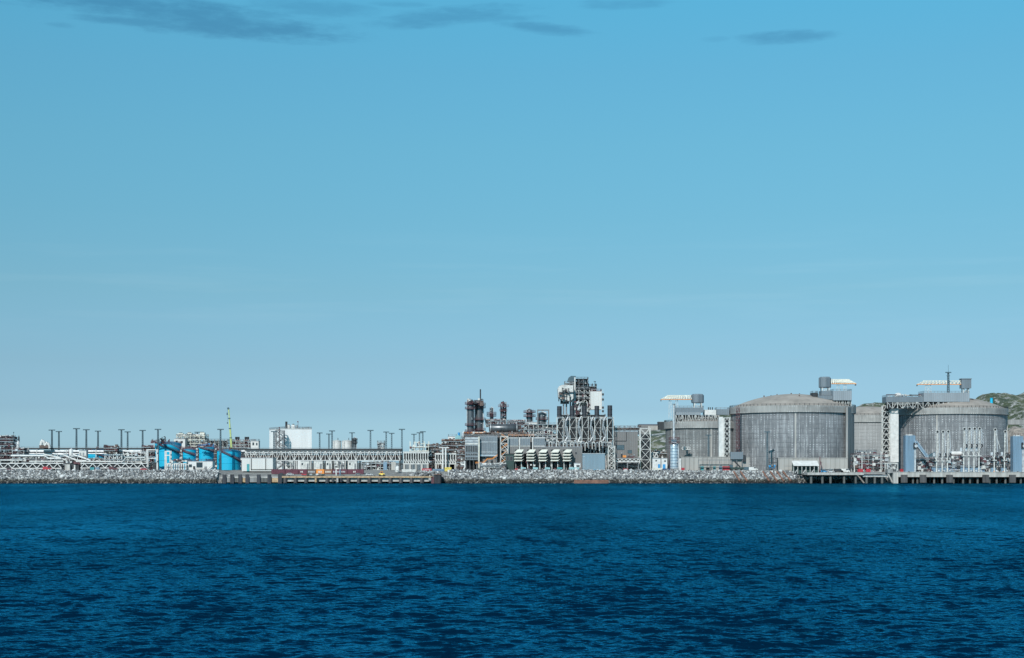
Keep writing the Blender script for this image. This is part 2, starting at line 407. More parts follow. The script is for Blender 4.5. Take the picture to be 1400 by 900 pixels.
    mr.inputs['To Min'].default_value = .0; mr.inputs['To Max'].default_value = 1.0; L.new(fr.outputs[0], mr.inputs['Value'])
    pw = N.new('ShaderNodeMath'); pw.operation = 'POWER'; pw.inputs[1].default_value = 1.75; L.new(mr.outputs[0], pw.inputs[0])
    mx = N.new('ShaderNodeMixShader'); L.new(pw.outputs[0], mx.inputs[0]); L.new(df.outputs[0], mx.inputs[1]); L.new(gl.outputs[0], mx.inputs[2]); L.new(mx.outputs[0], out.inputs['Surface'])
    me.materials.append(m)
    o = bpy.data.objects.new('water', me); COL.objects.link(o); o['kind'] = 'structure'; WL[o.name] = Vector((0,0,0))
sea()

# ---------------------------------------------------------------- ground, hills
QX0, QX1 = X(304, 905), X(603, 905)            # the small quay
JX0 = X(1105, 905)                             # the loading jetty, running out of the picture on the right
def shore(x):
    """distance of the top of the bank"""
    if x > JX0 - 6: return 921.0 + min(1, (x - JX0 + 6)/12)*3
    if QX0 < x < QX1: return 917.0
    return 915.5
def ground_h(x, y):
    e = shore(x); h = GZ
    if QX0 - 4 < x < QX1 + 4:
        t = min(1, max(0, (y - 915)/34)); h = 4.1 + (GZ - 4.1)*t
    if x > JX0 - 6: h = 7.0
    xb_ = X(925, 915)
    if y < 921 and not (QX0 - 4 < x < QX1 + 4) and x <= JX0 - 6:      # the crest lies a little lower than the yard behind it
        dip = .45 + .85*min(1, max(0, (x - xb_)/12)); h -= dip*min(1, (921 - y)/5.5)
    if y < e:
        h = h - (e - y)*.66
    return max(h, -4)
def gridmesh(name, xs, ys, fn, m):
    V = [(x, y, fn(x, y)) for y in ys for x in xs]; nx = len(xs); F = []
    for j in range(len(ys)-1):
        for i in range(nx-1):
            a = j*nx+i; F.append((a, a+1, a+nx+1, a+nx))
    me = bpy.data.meshes.new(name); me.from_pydata(V, [], F); me.materials.append(m)
    me.polygons.foreach_set('use_smooth', [True]*len(F))
    o = bpy.data.objects.new(name, me); COL.objects.link(o); o['kind'] = 'structure'; WL[o.name] = Vector((0,0,0)); return o
gm = mat('gravel_ground', (.20, .195, .185), .95, .3, .3, dirt=(.10, .10, .095))
xs = [-9000, -4000, -1500, -700] + [x*7.0 for x in range(-72, 73)] + [700, 1500, 4000, 9000]
ys = [896, 900, 904, 908, 911, 914, 915.5, 917, 919, 921, 924, 930, 940, 952, 965, 1000, 1100, 1300, 2000, 5000, 16000]
gridmesh('ground', xs, ys, ground_h, gm)

def hill_mat():
    m = bpy.data.materials.new('hill_heath_and_rock'); m.use_nodes = True
    nt = m.node_tree; N = nt.nodes; L = nt.links; b = N['Principled BSDF']; b.inputs['Roughness'].default_value = .95
    geo = N.new('ShaderNodeNewGeometry')
    def nz(scale, det, rough=.6, sz=1):
        mp = N.new('ShaderNodeMapping'); mp.inputs['Scale'].default_value = (1, .6, sz); L.new(geo.outputs['Position'], mp.inputs[0])
        n = N.new('ShaderNodeTexNoise'); n.inputs['Scale'].default_value = scale; n.inputs['Detail'].default_value = det; n.inputs['Roughness'].default_value = rough
        L.new(mp.outputs[0], n.inputs[0]); return n.outputs['Fac']
    r = N.new('ShaderNodeValToRGB'); L.new(nz(.05, 6, .7), r.inputs[0]); e = r.color_ramp.elements
    e[0].position = .32; e[0].color = (.020, .034, .020, 1); e[1].position = .68; e[1].color = (.12, .12, .06, 1)
    x = e.new(.5); x.color = (.052, .068, .034, 1)
    rk = N.new('ShaderNodeValToRGB'); L.new(nz(.11, 9, .8, 1.8), rk.inputs[0]); q = rk.color_ramp.elements
    q[0].position = .515; q[0].color = (0, 0, 0, 1); q[1].position = .585; q[1].color = (1, 1, 1, 1)
    mx = N.new('ShaderNodeMix'); mx.data_type = 'RGBA'; mx.inputs['B'].default_value = (.33, .32, .31, 1)
    L.new(rk.outputs[0], mx.inputs['Factor']); L.new(r.outputs[0], mx.inputs['A']); L.new(mx.outputs['Result'], b.inputs['Base Color'])
    bp = N.new('ShaderNodeBump'); bp.inputs['Distance'].default_value = 4; bp.inputs['Strength'].default_value = .8; L.new(nz(.06, 7, .7), bp.inputs['Height']); L.new(bp.outputs[0], b.inputs['Normal'])
    return m
HM = hill_mat()
def fb(x, y, s, o=0): return noise.fractal(Vector((x*s, y*s, o)), 1.0, 2.0, 5)
def hill(name, pxs, Y0, Y1, Yr, prof, rough, seed, nx=110, ny=46):
    """a ridge at distance Yr whose crest passes through the (px, py) points"""
    x0, x1 = X(pxs[0], Yr), X(pxs[1], Yr)
    xs = [x0 + (x1-x0)*i/(nx-1) for i in range(nx)]; ys = [Y0 + (Y1-Y0)*j/(ny-1) for j in range(ny)]
    P = [(X(p, Yr), Z(q, Yr)) for p, q in prof]
    def crest(x):
        if x <= P[0][0]: return P[0][1]
        for (a, za), (b, zb) in zip(P, P[1:]):
            if x <= b: t = (x-a)/(b-a); t = t*t*(3-2*t); return za + (zb-za)*t
        return P[-1][1]
    def fn(x, y):
        t = (y - Y0)/(Yr - Y0) if y < Yr else max(0, 1 - (y-Yr)/(Y1-Yr)*.9)
        t = max(0, min(1, t)); s = t**.7
        edge = min(1, (x-x0)/ (0.12*(x1-x0)) , (x1-x)/(0.12*(x1-x0))); edge = max(0, edge)**.5
        h = GZ - 1 + (crest(x) - GZ + 1)*s*edge
        return h + rough*(fb(x, y, .012, seed)*t + .55*fb(x, y, .045, seed+4)*t)*edge
    return gridmesh(name, xs, ys, fn, HM)
hill('hill', (1290, 1700), 1290, 2050, 1720, [(1290, 556), (1322, 543), (1340, 539.5), (1366, 539), (1383, 543), (1402, 539.5), (1440, 538), (1520, 545), (1700, 590)], 5.5, 2.3, 240, 90)
hill('hill', (1080, 1320), 1700, 2500, 2150, [(1080, 575), (1150, 560), (1172, 555), (1188, 551), (1214, 552), (1260, 556), (1320, 570)], 6, 9.1)
hill('hill', (820, 1010), 1150, 1560, 1380, [(820, 612), (870, 596), (893, 590), (915, 590), (950, 600), (1010, 620)], 6, 5.7, 70, 30)
hill('hill', (930, 1080), 1900, 2500, 2200, [(930, 580), (960, 572), (985, 561), (1005, 560), (1040, 575), (1080, 590)], 4, 12.2, 60, 26)
# rocky cut bank below the hill road at the right edge
hill('rock_bank', (1360, 1560), 1085, 1290, 1170, [(1360, 605), (1372, 590), (1386, 586), (1420, 584), (1480, 588), (1560, 600)], 5, 15.5, 60, 30)
bpy.data.objects['rock_bank'].data.materials[0] = mat('brown_rock_bank', (.27, .23, .20), .95, .4, .35, dirt=(.09, .08, .07), bump=.6)
rd = MB()
for k in range(14):
    x0, x1 = X(1366 + k*14, 1285), X(1366 + (k+1)*14, 1285)
    rd.box(x0, x1, 1284, 1294, Z(576, 1285) - 3, Z(574 - k*.15, 1285))
rd.build('hill_road', 'concg')['kind'] = 'structure'

# ---------------------------------------------------------------- rubble bank (uncountable)
def rubble():
    rng = np.random.default_rng(3)
    phi = (1+5**.5)/2
    iv = np.array([(-1,phi,0),(1,phi,0),(-1,-phi,0),(1,-phi,0),(0,-1,phi),(0,1,phi),(0,-1,-phi),(0,1,-phi),(phi,0,-1),(phi,0,1),(-phi,0,-1),(-phi,0,1)])/math.hypot(1,phi)
    ifc = np.array([(0,11,5),(0,5,1),(0,1,7),(0,7,10),(0,10,11),(1,5,9),(5,11,4),(11,10,2),(10,7,6),(7,1,8),(3,9,4),(3,4,2),(3,2,6),(3,6,8),(3,8,9),(4,9,5),(2,4,11),(6,2,10),(8,6,7),(9,8,1)])
    Vs, Fs = [], []; n = 0
    def put(x, y, z, r):
        nonlocal n
        sc = rng.uniform(.55, 1.3, 3)*r; q = iv*rng.uniform(.72, 1.2, (12, 1))*sc
        a, b, c = rng.uniform(0, 6.28, 3)
        Rz = np.array([[math.cos(a), -math.sin(a), 0], [math.sin(a), math.cos(a), 0], [0, 0, 1]]); Rx = np.array([[1, 0, 0], [0, math.cos(b), -math.sin(b)], [0, math.sin(b), math.cos(b)]])
        Vs.append(q @ Rz.T @ Rx.T + (x, y, z)); Fs.append(ifc + n*12); n += 1
    xr = X(1132, 905)
    for k in range(30000):
        x = rng.uniform(-385, xr + 18)
        if k > 29000: x = rng.uniform(xr, 400)
        inq = QX0 + 4 < x < QX1 - 3
        e = shore(x)
        y = e - 13.5*rng.uniform(0, 1) + (1.5 if not inq else -2.5)
        if inq and rng.uniform() < .6: continue
        if x > xr and rng.uniform() < .3: continue
        r = .26 + .50*rng.uniform()**2.0
        if rng.uniform() < .02: r = 1.15
        z = ground_h(x, y) + r*.28
        if not inq and x < xr and y > e - 2: z += .35*rng.uniform()
        put(x, y, z, r)
    for k in range(420):               # the loose heap behind the right end of the small quay
        x = X(rng.uniform(560, 602), 914); put(x, 914 + rng.uniform(-1, 3), 4.2 + 3.2*rng.uniform()*min(1, (x-X(556, 914))/9), .5 + .5*rng.uniform())
    V = np.concatenate(Vs); Fq = np.concatenate(Fs)
    me = bpy.data.meshes.new('rubble_bank'); me.from_pydata(V.tolist(), [], Fq.tolist())
    m = bpy.data.materials.new('blasted_granite'); m.use_nodes = True; nt = m.node_tree; N = nt.nodes; L = nt.links; b = N['Principled BSDF']; b.inputs['Roughness'].default_value = .9
    geo = N.new('ShaderNodeNewGeometry'); r = N.new('ShaderNodeValToRGB'); L.new(geo.outputs['Random Per Island'], r.inputs[0]); e = r.color_ramp.elements
    e[0].color = (.05, .053, .058, 1); e[1].color = (.56, .555, .54, 1); x = e.new(.55); x.color = (.20, .205, .21, 1)
    sp = N.new('ShaderNodeSeparateXYZ'); L.new(geo.outputs['Position'], sp.inputs[0])
    nz = N.new('ShaderNodeTexNoise'); nz.inputs['Scale'].default_value = .4; L.new(geo.outputs['Position'], nz.inputs[0])
    def mm(op, a, bb):
        q = N.new('ShaderNodeMath'); q.operation = op
        for k, v in enumerate((a, bb)):
            if hasattr(v, 'links'): L.new(v, q.inputs[k])
            else: q.inputs[k].default_value = v
        return q.outputs[0]
    hz = mm('ADD', sp.outputs['Z'], mm('MULTIPLY', mm('SUBTRACT', nz.outputs[0], .5), 1.6))
    tide = N.new('ShaderNodeValToRGB'); L.new(mm('DIVIDE', hz, 5.0), tide.inputs[0]); t = tide.color_ramp.elements      # weed and tide stain on the lowest rocks
    t[0].position = .10; t[0].color = (.05, .055, .065, 1); t[1].position = .62; t[1].color = (1, 1, 1, 1)
    y2 = t.new(.30); y2.color = (.16, .155, .12, 1); y3 = t.new(.46); y3.color = (.30, .29, .255, 1)
    mx = N.new('ShaderNodeMix'); mx.data_type = 'RGBA'; mx.blend_type = 'MULTIPLY'; mx.inputs['Factor'].default_value = 1
    L.new(r.outputs[0], mx.inputs['A']); L.new(tide.outputs[0], mx.inputs['B']); L.new(mx.outputs['Result'], b.inputs['Base Color'])
    me.materials.append(m); o = bpy.data.objects.new('rubble_bank', me); COL.objects.link(o)
    tag(o, 'grey blasted rock rubble sloping down to the sea below the plant', 'rubble', kind='stuff'); WL[o.name] = Vector((0,0,0))
rubble()
# ================================================================= generators
def base(px, Y, z=None): return (X(px, Y), Y, ground_h(X(px, Y), Y) if z is None else z)

def pbox(mb, x0, x1, y0, y1, Y, d):
    """box whose front face (at distance Y) covers the picture rectangle, going d metres back"""
    return mb.box(X(x0, Y), X(x1, Y), Y, Y + d, Z(y1, Y), Z(y0, Y))

def lattice_tower(name, label, cat, x0, x1, y0, Y, d, levels, w=.55, pat='z', m='white2', zb=None, group=None, floors='galv', y1=None):
    """square lattice tower: four columns, a girder ring per level, bracing panels"""
    xa, xb = X(x0, Y), X(x1, Y); zt = Z(y0, Y); zg = zb if zb is not None else (Z(y1, Y) if y1 else ground_h((xa+xb)/2, Y))
    t = thing(name, label, cat, ((xa+xb)/2, Y + d/2, zg), group)
    for x in (xa + w/2, xb - w/2):
        for y in (Y + w/2, Y + d - w/2):
            MB().box(x-w/2, x+w/2, y-w/2, y+w/2, zg, zt).build('column', m, t)
    b = .66*w
    for k in range(levels):
        z0 = zg + (zt-zg)*k/levels; z1 = zg + (zt-zg)*(k+1)/levels
        g = MB()
        for y in (Y + w/2, Y + d - w/2): g.bar((xa+w, y, z1-b/2), (xb-w, y, z1-b/2), b)
        for x in (xa + w/2, xb - w/2): g.bar((x, Y+w, z1-b/2), (x, Y+d-w, z1-b/2), b)
        g.build('girder', m, t)
        g = MB()
        for y in (Y + w/2, Y + d - w/2):
            A, B, C_, D = (xa+w, y, z0), (xb-w, y, z1-b), (xb-w, y, z0), (xa+w, y, z1-b)
            if pat == 'x': g.bar(A, B, b*.9).bar(C_, D, b*.8)
            elif pat == 'k': md = ((xa+xb)/2, y, z1-b); g.bar(A, md, b*.9).bar(C_, md, b*.9)
            elif k % 2 == 0: g.bar(A, B, b)
            else: g.bar(C_, D, b)
        for x in (xa + w/2, xb - w/2): g.bar((x, Y+w, z0), (x, Y+d-w, z1-b), b*.9)
        g.build('brace', m, t)
        if pat == 'k': MB().box(xa+w*1.1, xb-w*1.1, Y+d-w*1.4, Y+d-w*1.1, z0+.1, z1-b*1.7).build('shade_panel', 'dark', t)  # dark sheet put in for the shaded inside of the tower
        if floors and k < levels and (k % 2 == 1 or levels < 4):
            MB().box(xa+w*.5, xb-w*.5, Y+w*.6, Y+d-w*.6, z1-b*1.6, z1-b*1.2).build('landing', floors, t)
    return t

def stair_tower(name, label, x0, x1, y0, Y, d, levels, m='white2', rm='white', zb=None, group=None):
    t = lattice_tower(name, label, 'stair tower', x0, x1, y0, Y, d, levels, .5, 'none', m, zb, group, None)
    xa, xb = X(x0, Y) + .6, X(x1, Y) - .6; zg = WL[t.name].z; zt = Z(y0, Y)
    for k in range(levels):
        z0 = zg + (zt-zg)*k/levels; z1 = zg + (zt-zg)*(k+1)/levels; zm = (z0+z1)/2
        for a, b_, za, zc, yy in ((xa, xb, z0, zm, Y + d*.3), (xb, xa, zm, z1, Y + d*.68)):
            f = MB(); f.bar((a, yy, za+.3), (b_, yy, zc+.3), d*.26, .32); f.build('flight', m, t)
            f = MB(); f.bar((a, yy - d*.14, za+1.5), (b_, yy - d*.14, zc+1.5), .2); f.bar((a, yy - d*.14, za+.9), (b_, yy - d*.14, zc+.9), .14)
            f.build('handrail', rm, t)
    return t

def truss(name, label, cat, x0, x1, y0, y1, Y, d, bays, pat='w', w=.5, m='white', deck=None, posts=True, legs=(), group=None, legm=None, shade_core=False):
    """box truss carried on legs: chords, posts, diagonals; deck = material of a floor on top"""
    xa, xb = X(x0, Y), X(x1, Y); zt = Z(y0, Y); zb = Z(y1, Y)
    t = thing(name, label, cat, ((xa+xb)/2, Y + d/2, zb), group)
    for nm, z in (('top_chord', zt-w/2), ('bottom_chord', zb+w/2)):
        for y in (Y+w/2, Y+d-w/2): MB().box(xa, xb, y-w/2, y+w/2, z-w/2, z+w/2).build(nm, m, t)
    st = (xb-xa)/bays
    for k in range(bays):
        a = xa + st*k; b = a + st
        for y in (Y+w/2, Y+d-w/2):
            g = MB(); lo, hi = zb+w*.8, zt-w*.8
            if pat == 'w': g.bar((a+.1, y, lo), ((a+b)/2, y, hi), w*.8).bar(((a+b)/2, y, hi), (b-.1, y, lo), w*.8)
            elif pat == 'n' : g.bar((a+.1, y, lo), (b-.1, y, hi), w*.75) if k % 2 else g.bar((a+.1, y, hi), (b-.1, y, lo), w*.75)
            else: g.bar((a+.1, y, lo), (b-.1, y, hi), w*.7).bar((a+.1, y, hi), (b-.1, y, lo), w*.7)
            g.build('diagonal', m, t)
            if y > Y+d/2 and shade_core: break
    if posts:
        for k in range(bays+1):
            x = xa + w/2 + (xb-xa-w)*k/bays
            for y in (Y+w/2, Y+d-w/2): MB().box(x-w*.36, x+w*.36, y-w*.36, y+w*.36, zb+w, zt-w).build('post', m, t)
    if shade_core: MB().box(xa+.3, xb-.3, Y+w*2.2, Y+d-w*1.6, zb+w*1.1, zt-w*1.1).build('shade_box', 'dark', t)  # dark box standing in for the shade between truss members
    if deck: MB().box(xa-.2, xb+.2, Y-.3, Y+d+.3, zt+.004, zt+.35).build('deck', deck, t)
    for lx in legs:
        x = X(lx, Y); zg = ground_h(x, Y)
        for y in (Y+w, Y+d-w): MB().box(x-w*.55, x+w*.55, y-w*.55, y+w*.55, zg-.3, zb).build('leg', legm or m, t)
    return t

def column_vessel(name, label, px, y0, y1, hw, Y, m='vessel', plats=(), stack=None, pm='maroon', zb=None, cat='process column', side=1, pr=1.5):
    x = X(px, Y); r = S(hw, Y); zt = Z(y0, Y); zg = Z(y1, Y)
    t = thing(name, label, cat, (x, Y, zg))
    prof = [(r*1.03, zg), (r*1.03, zg+.5), (r, zg+.51), (r, zt-r*.55)] + [(r*math.cos(a), zt-r*.55+r*.55*math.sin(a)) for a in (.35, .7, 1.05, 1.35)] + [(.02, zt)]
    MB().lathe(x, Y, prof, 28).build('shell', m, t)
    nz_ = MB()
    for k in range(3):
        a = -PI/2 + R.uniform(-1.2, 1.2); z = zg + (zt-zg)*R.uniform(.15, .85)
        nz_.tube((x+math.cos(a)*r*.9, Y+math.sin(a)*r*.9, z), (x+math.cos(a)*(r+.7), Y+math.sin(a)*(r+.7), z), .28, 8)
    nz_.build('nozzle', 'insul', t)
    pp = MB(); a = PI*(0 if side > 0 else 1) - side*.5
    qx, qy = x+math.cos(a)*(r+.35), Y+math.sin(a)*(r+.35)
    pp.path([(qx, qy, zg), (qx, qy, zt-r*.3), (x, Y, zt+.5), (x, Y, zt-.2)], max(.22, r*.13), 8)
    pp.build('overhead_pipe', 'insul', t)
    ld = MB(); lx = x - side*(r+.4)
    for dx in (-.3, .3): ld.bar((lx, Y-.5+dx, zg), (lx, Y-.5+dx, zt), .12)
    for k in range(int((zt-zg)/1.2)): ld.bar((lx, Y-.8, zg+k*1.2), (lx, Y-.2, zg+k*1.2), .1)
    ld.build('ladder', pm, t)
    for py in plats:
        z = Z(py, Y); g = MB(); ro = r + pr
        g.lathe(x, Y, [(r+.02, z), (ro, z), (ro, z-.3), (r+.02, z-.3)], 20, smooth=False)
        p = g.build('platform', pm, t)
        g = MB()
        for k in range(16):
            c = 2*PI*k/16; c2 = 2*PI*(k+1)/16
            A = Vector((x+ro*.97*math.cos(c), Y+ro*.97*math.sin(c), z)); B = Vector((x+ro*.97*math.cos(c2), Y+ro*.97*math.sin(c2), z))
            g.bar(A, A+Vector((0,0,1.2)), .13)
            for h in (1.2, .6): g.bar(A+Vector((0,0,h)), B+Vector((0,0,h)), .12)
        g.build('railing', pm, p)
    if stack:
        g = MB(); g.tube((x + r*.3, Y, zt-.4), (x + r*.3, Y, Z(stack, Y)), S(.9, Y), 10); g.build('vent_stack', 'dark', t)
    return t

def drum(name, label, x0, x1, yc, hr, Y, m='vessel', cat='drum', zb=None, group=None):
    xa, xb = X(x0, Y), X(x1, Y); z = Z(yc, Y); r = S(hr, Y)
    t = thing(name, label, cat, ((xa+xb)/2, Y, zb if zb is not None else z-r*1.5), group)
    mb = MB(); h = r*.22
    pr = [(.02, xa)] + [(r*math.sin(a), xa+h-h*math.cos(a)) for a in (.4, .8, 1.2)] + [(r, xa+h), (r, xb-h)] + [(r*math.sin(a), xb-h+h*math.cos(a)) for a in (1.2, .8, .4)] + [(.02, xb)]
    n = 24; o = 0
    for (q, xx) in pr:
        for k in range(n): c = 2*PI*k/n; mb.v.append((xx, Y+q*math.cos(c), z+q*math.sin(c)))
    for j in range(len(pr)-1):
        for k in range(n): mb.f.append([j*n+k, j*n+(k+1)%n, (j+1)*n+(k+1)%n, (j+1)*n+k]); mb.sm.append(True)
    mb.build('shell', m, t)
    for xx in (xa+h+.3, xb-h-.6):
        g = MB(); n = 24
        for u in (xx, xx+.3):
            for k in range(n): c = 2*PI*k/n; g.v.append((u, Y+r*1.07*math.cos(c), z+r*1.07*math.sin(c)))
        g.f += [[k, (k+1)%n, n+(k+1)%n, n+k] for k in range(n)] + [list(range(n))[::-1], list(range(n, 2*n))]; g.sm += [True]*n + [False]*2
        g.build('end_ring', 'insul', t)
    zg = WL[t.name].z
    for f in (.22, .78):
        xx = xa+(xb-xa)*f
        MB().prism([(xx-.5, zg), (xx+.5, zg), (xx+.5, z-r*.55), (xx-.5, z-r*.55)], Y-r*.8, Y+r*.8).build('saddle', 'grey', t)
    g = MB()
    for f in (.3, .5, .68): g.tube((xa+(xb-xa)*f, Y, z+r*.9), (xa+(xb-xa)*f, Y, z+r+.9), .3, 8)
    g.build('nozzle', 'insul', t)
    return t

def clutter(t, x0, x1, Y0, Y1, z0, z1, n, mats, seed, rmin=.10, rmax=.34, long=.45, name='pipework'):
    """runs of piping, valves and small fittings inside a box, one part per kind of finish"""
    q = random.Random(seed); W, D, H = x1-x0, Y1-Y0, z1-z0
    for i, m in enumerate(mats):
        mb = MB()
        for k in range(max(1, n//len(mats))):
            p = Vector((q.uniform(x0, x1), q.uniform(Y0, Y1), q.uniform(z0, z1))); r = q.uniform(rmin, rmax)
            pts = [tuple(p)]
            for s in range(q.choice((1, 2, 2, 3))):
                ax = q.choice('xxzzzy')
                if ax == 'x': p = Vector((min(x1, max(x0, p.x + q.choice((-1, 1))*q.uniform(.15, long)*W)), p.y, p.z))
                elif ax == 'z': p = Vector((p.x, p.y, min(z1, max(z0, p.z + q.choice((-1, 1))*q.uniform(.2, long+.2)*H))))
                else: p = Vector((p.x, min(Y1, max(Y0, p.y + q.choice((-1, 1))*q.uniform(.2, long)*D)), p.z))
                pts.append(tuple(p))
            mb.path(pts, r, 6)
            if q.random() < .5:
                a = Vector(pts[-1]); s = r*q.uniform(1.6, 2.6); mb.box(a.x-s, a.x+s, a.y-s, a.y+s, a.z-s*.8, a.z+s)
        mb.build(name if i < 4 else 'fitting', m, t)

def module(name, label, x0, x1, y0, y1, Y, d, floors, bays, mats, n, seed, cat='process module', frame='white2', rail='maroon', zb=None, w=.45, top=True, brace=True, deckm='galv', equip=True, group=None, back=True, rm=.34):
    """open steel frame with decks, railings and packed pipework; floors = picture rows of the decks, top one first"""
    xa, xb = X(x0, Y), X(x1, Y); zg = zb if zb is not None else (Z(y1, Y) if y1 else ground_h((xa+xb)/2, Y)); zt = Z(y0, Y)
    t = thing(name, label, cat, ((xa+xb)/2, Y+d/2, zg), group)
    for k in range(bays+1):
        x = xa + w/2 + (xb-xa-w)*k/bays
        for y in (Y+w/2, Y+d-w/2): MB().box(x-w/2, x+w/2, y-w/2, y+w/2, zg, zt).build('column', frame, t)
    zs = sorted([Z(f, Y) for f in floors]); q = random.Random(seed)
    for i, z in enumerate(zs):
        dk = MB().box(xa-.25, xb+.25, Y-.3, Y+d+.3, z-.38, z).build('deck', deckm, t)
        if rail: MB().rail([(xa-.1, Y+d+.1, z), (xa-.1, Y-.15, z), (xb+.1, Y-.15, z), (xb+.1, Y+d+.1, z)], 1.2, 2.2, .15).build('railing', rail, dk)
    lv = [zg] + zs
    for i in range(len(lv)):
        z0 = lv[i] + .05; z1 = (lv[i+1]-.45) if i+1 < len(lv) else zt
        if z1 - z0 < .8: continue
        if i+1 == len(lv) and not top: continue
        clutter(t, xa+.4, xb-.4, Y+.3, Y+d*.45, z0, z1, n, mats, seed*31+i, .10, rm)
        q2 = random.Random(seed*7+i); u = xa+.6                     # near-black boxes put in as the deep shade inside the frame
        while back and u < xb-2:
            L_ = q2.uniform(1.5, 5.5); e2 = min(xb-.6, u+L_)
            if q2.random() < .72: MB().box(u, e2, Y+d*.45, Y+d*.8, z0, z0+(z1-z0)*q2.uniform(.45, .95)).build('shade_bank', 'shadeback', t)
            u = e2+q2.uniform(.2, 1.5)
        if equip:
            for k in range(max(1, int((xb-xa)/7))):
                x = q.uniform(xa+1.2, xb-1.2); h = min(z1-z0, q.uniform(1.5, 3.6)); r = q.uniform(.5, 1.1); y = q.uniform(Y+1.3, Y+d*.6)
                e_ = MB()
                if q.random() < .5: e_.lathe(x, y, [(r, z0), (r, z0+h-.3), (r*.7, z0+h-.05), (.02, z0+h)], 12)
                else: e_.box(x-r, x+r, y-r*.8, y+r*.8, z0, z0+h*.7)
                e_.build('equipment', q.choice(mats), t)
        if brace and i+1 < len(lv):
            for k in range(bays):
                if q.random() < .6:
                    a = xa+(xb-xa)*k/bays+w; b = xa+(xb-xa)*(k+1)/bays-w
                    if q.random() < .5: a, b = b, a
                    MB().bar((a, Y+w/2, z0), (b, Y+w/2, z1), w*.55).build('brace', frame, t)
    return t

def building(name, label, x0, x1, y0, y1, Y, d, m, cat='building', roofm='roofing', windows=(), doors=(), trim=None, zb=None, winm='glass', framem='grey', roofrail=None, group=None):
    xa, xb = X(x0, Y), X(x1, Y); zt = Z(y0, Y); zg = zb if zb is not None else (Z(y1, Y) if y1 else ground_h((xa+xb)/2, Y+d/2) )
    t = thing(name, label, cat, ((xa+xb)/2, Y+d/2, zg), group)
    MB().box(xa, xb, Y, Y+d, zg, zt).build('wall', m, t)
    rf = MB().box(xa-.15, xb+.15, Y-.15, Y+d+.15, zt+.003, zt+.35).build('roof', trim or roofm, t)
    if roofrail: MB().rail([(xa+.2, Y+d-.3, zt+.35), (xa+.2, Y+.2, zt+.35), (xb-.2, Y+.2, zt+.35), (xb-.2, Y+d-.3, zt+.35)], 1.2, 2.2, .16).build('railing', roofrail, rf)
    for (a, b, c, e_) in windows:
        A, B, z0, z1 = X(a, Y), X(b, Y), Z(e_, Y), Z(c, Y)
        wn = MB().box(A, B, Y-.12, Y+.02, z0, z1).build('window', framem, t)
        MB().box(A+.15, B-.15, Y-.17, Y-.121, z0+.15, z1-.15).build('pane', winm, wn)
    for (a, b, c, dm) in doors:
        A, B = X(a, Y), X(b, Y); MB().box(A, B, Y-.14, Y+.02, zg+.02, Z(c, Y)).build('door', dm, t)
    return t

def container(name, label, x0, x1, Y, m, zb=None, h=2.6, d=2.44, group=None, marks=None, doors=True):
    xa, xb = X(x0, Y), X(x1, Y); zg = ground_h((xa+xb)/2, Y+1) + .03 if zb is None else zb
    t = thing(name, label, 'container', ((xa+xb)/2, Y+d/2, zg), group)
    b = MB(); n = max(4, int((xb-xa)/.55)); pts = []
    for k in range(n):                                  # corrugated long sides
        u0 = xa+.12+(xb-xa-.24)*k/n; u1 = xa+.12+(xb-xa-.24)*(k+1)/n; off = .0 if k % 2 else .10
        b.box(u0, u1, Y+.06+off, Y+d-.06-off, zg+.22, zg+h-.14)
    b.build('body', m, t)
    f = MB()
    for z in (zg, zg+h-.14):
        hh = .22 if z == zg else .14
        f.box(xa, xb, Y, Y+.15, z, z+hh).box(xa, xb, Y+d-.15, Y+d, z, z+hh)
    for x in (xa, xb-.13):
        for y in (Y, Y+d-.13): f.box(x, x+.125, y+.002, y+.128, zg+.22, zg+h-.14)
    f.build('frame', m, t)
    MB().box(xa+.1, xb-.1, Y+.1, Y+d-.1, zg+h-.139, zg+h-.03).build('roof', m, t)
    for k, (a, bb, mm_) in enumerate(marks or ()):      # painted letter-like marks on the near side, too small to read in the photo
        g = MB(); u = a
        while u < bb:
            x = X(u, Y); g.box(x, x+S(1.1, Y), Y-.02, Y+.05, zg+.85, zg+1.9); u += 1.9
        g.build('lettering', mm_, t)
    return t

def car(name, label, px, Y, m, cat='car', yaw=False, van=False, zb=None, group=None):
    x = X(px, Y); zg = ground_h(x, Y) + .02 if zb is None else zb; L_ = 4.5 if not van else 5.6; h = 1.5 if not van else 2.3; d = 1.85
    t = thing(name, label, cat, (x, Y, zg), group); a, b = x-L_/2, x+L_/2
    if van: body = [(a, zg+.35), (b, zg+.35), (b, zg+1.1), (b-.9, zg+1.35), (b-1.5, zg+h), (a+.1, zg+h), (a, zg+h-.3)]; gl = [(b-1.05, zg+1.4), (b-1.55, zg+h-.12), (b-2.4, zg+h-.12), (b-2.4, zg+1.4)]
    else: body = [(a, zg+.3), (b, zg+.3), (b, zg+.75), (b-1.2, zg+.92), (b-1.9, zg+h), (a+1.0, zg+h), (a+.3, zg+1.0), (a, zg+.9)]; gl = [(b-1.3, zg+.98), (b-1.95, zg+h-.1), (a+1.1, zg+h-.1), (a+.55, zg+.98)]
    MB().prism(body[::-1], Y, Y+d).build('body', m, t)
    MB().prism(gl, Y-.02, Y+d+.02).build('window', 'glass', t)
    for wx in (a+.85, b-.85):
        for yy in (Y-.03, Y+d-.19): MB().tube((wx, yy, zg+.33), (wx, yy+.22, zg+.33), .33, 12).build('wheel', 'tyre', t)
    for yy in (Y+.1, Y+d-.4): MB().box(b-.02, b+.03, yy, yy+.3, zg+.6, zg+.75).build('headlight', 'insul', t)
    return t

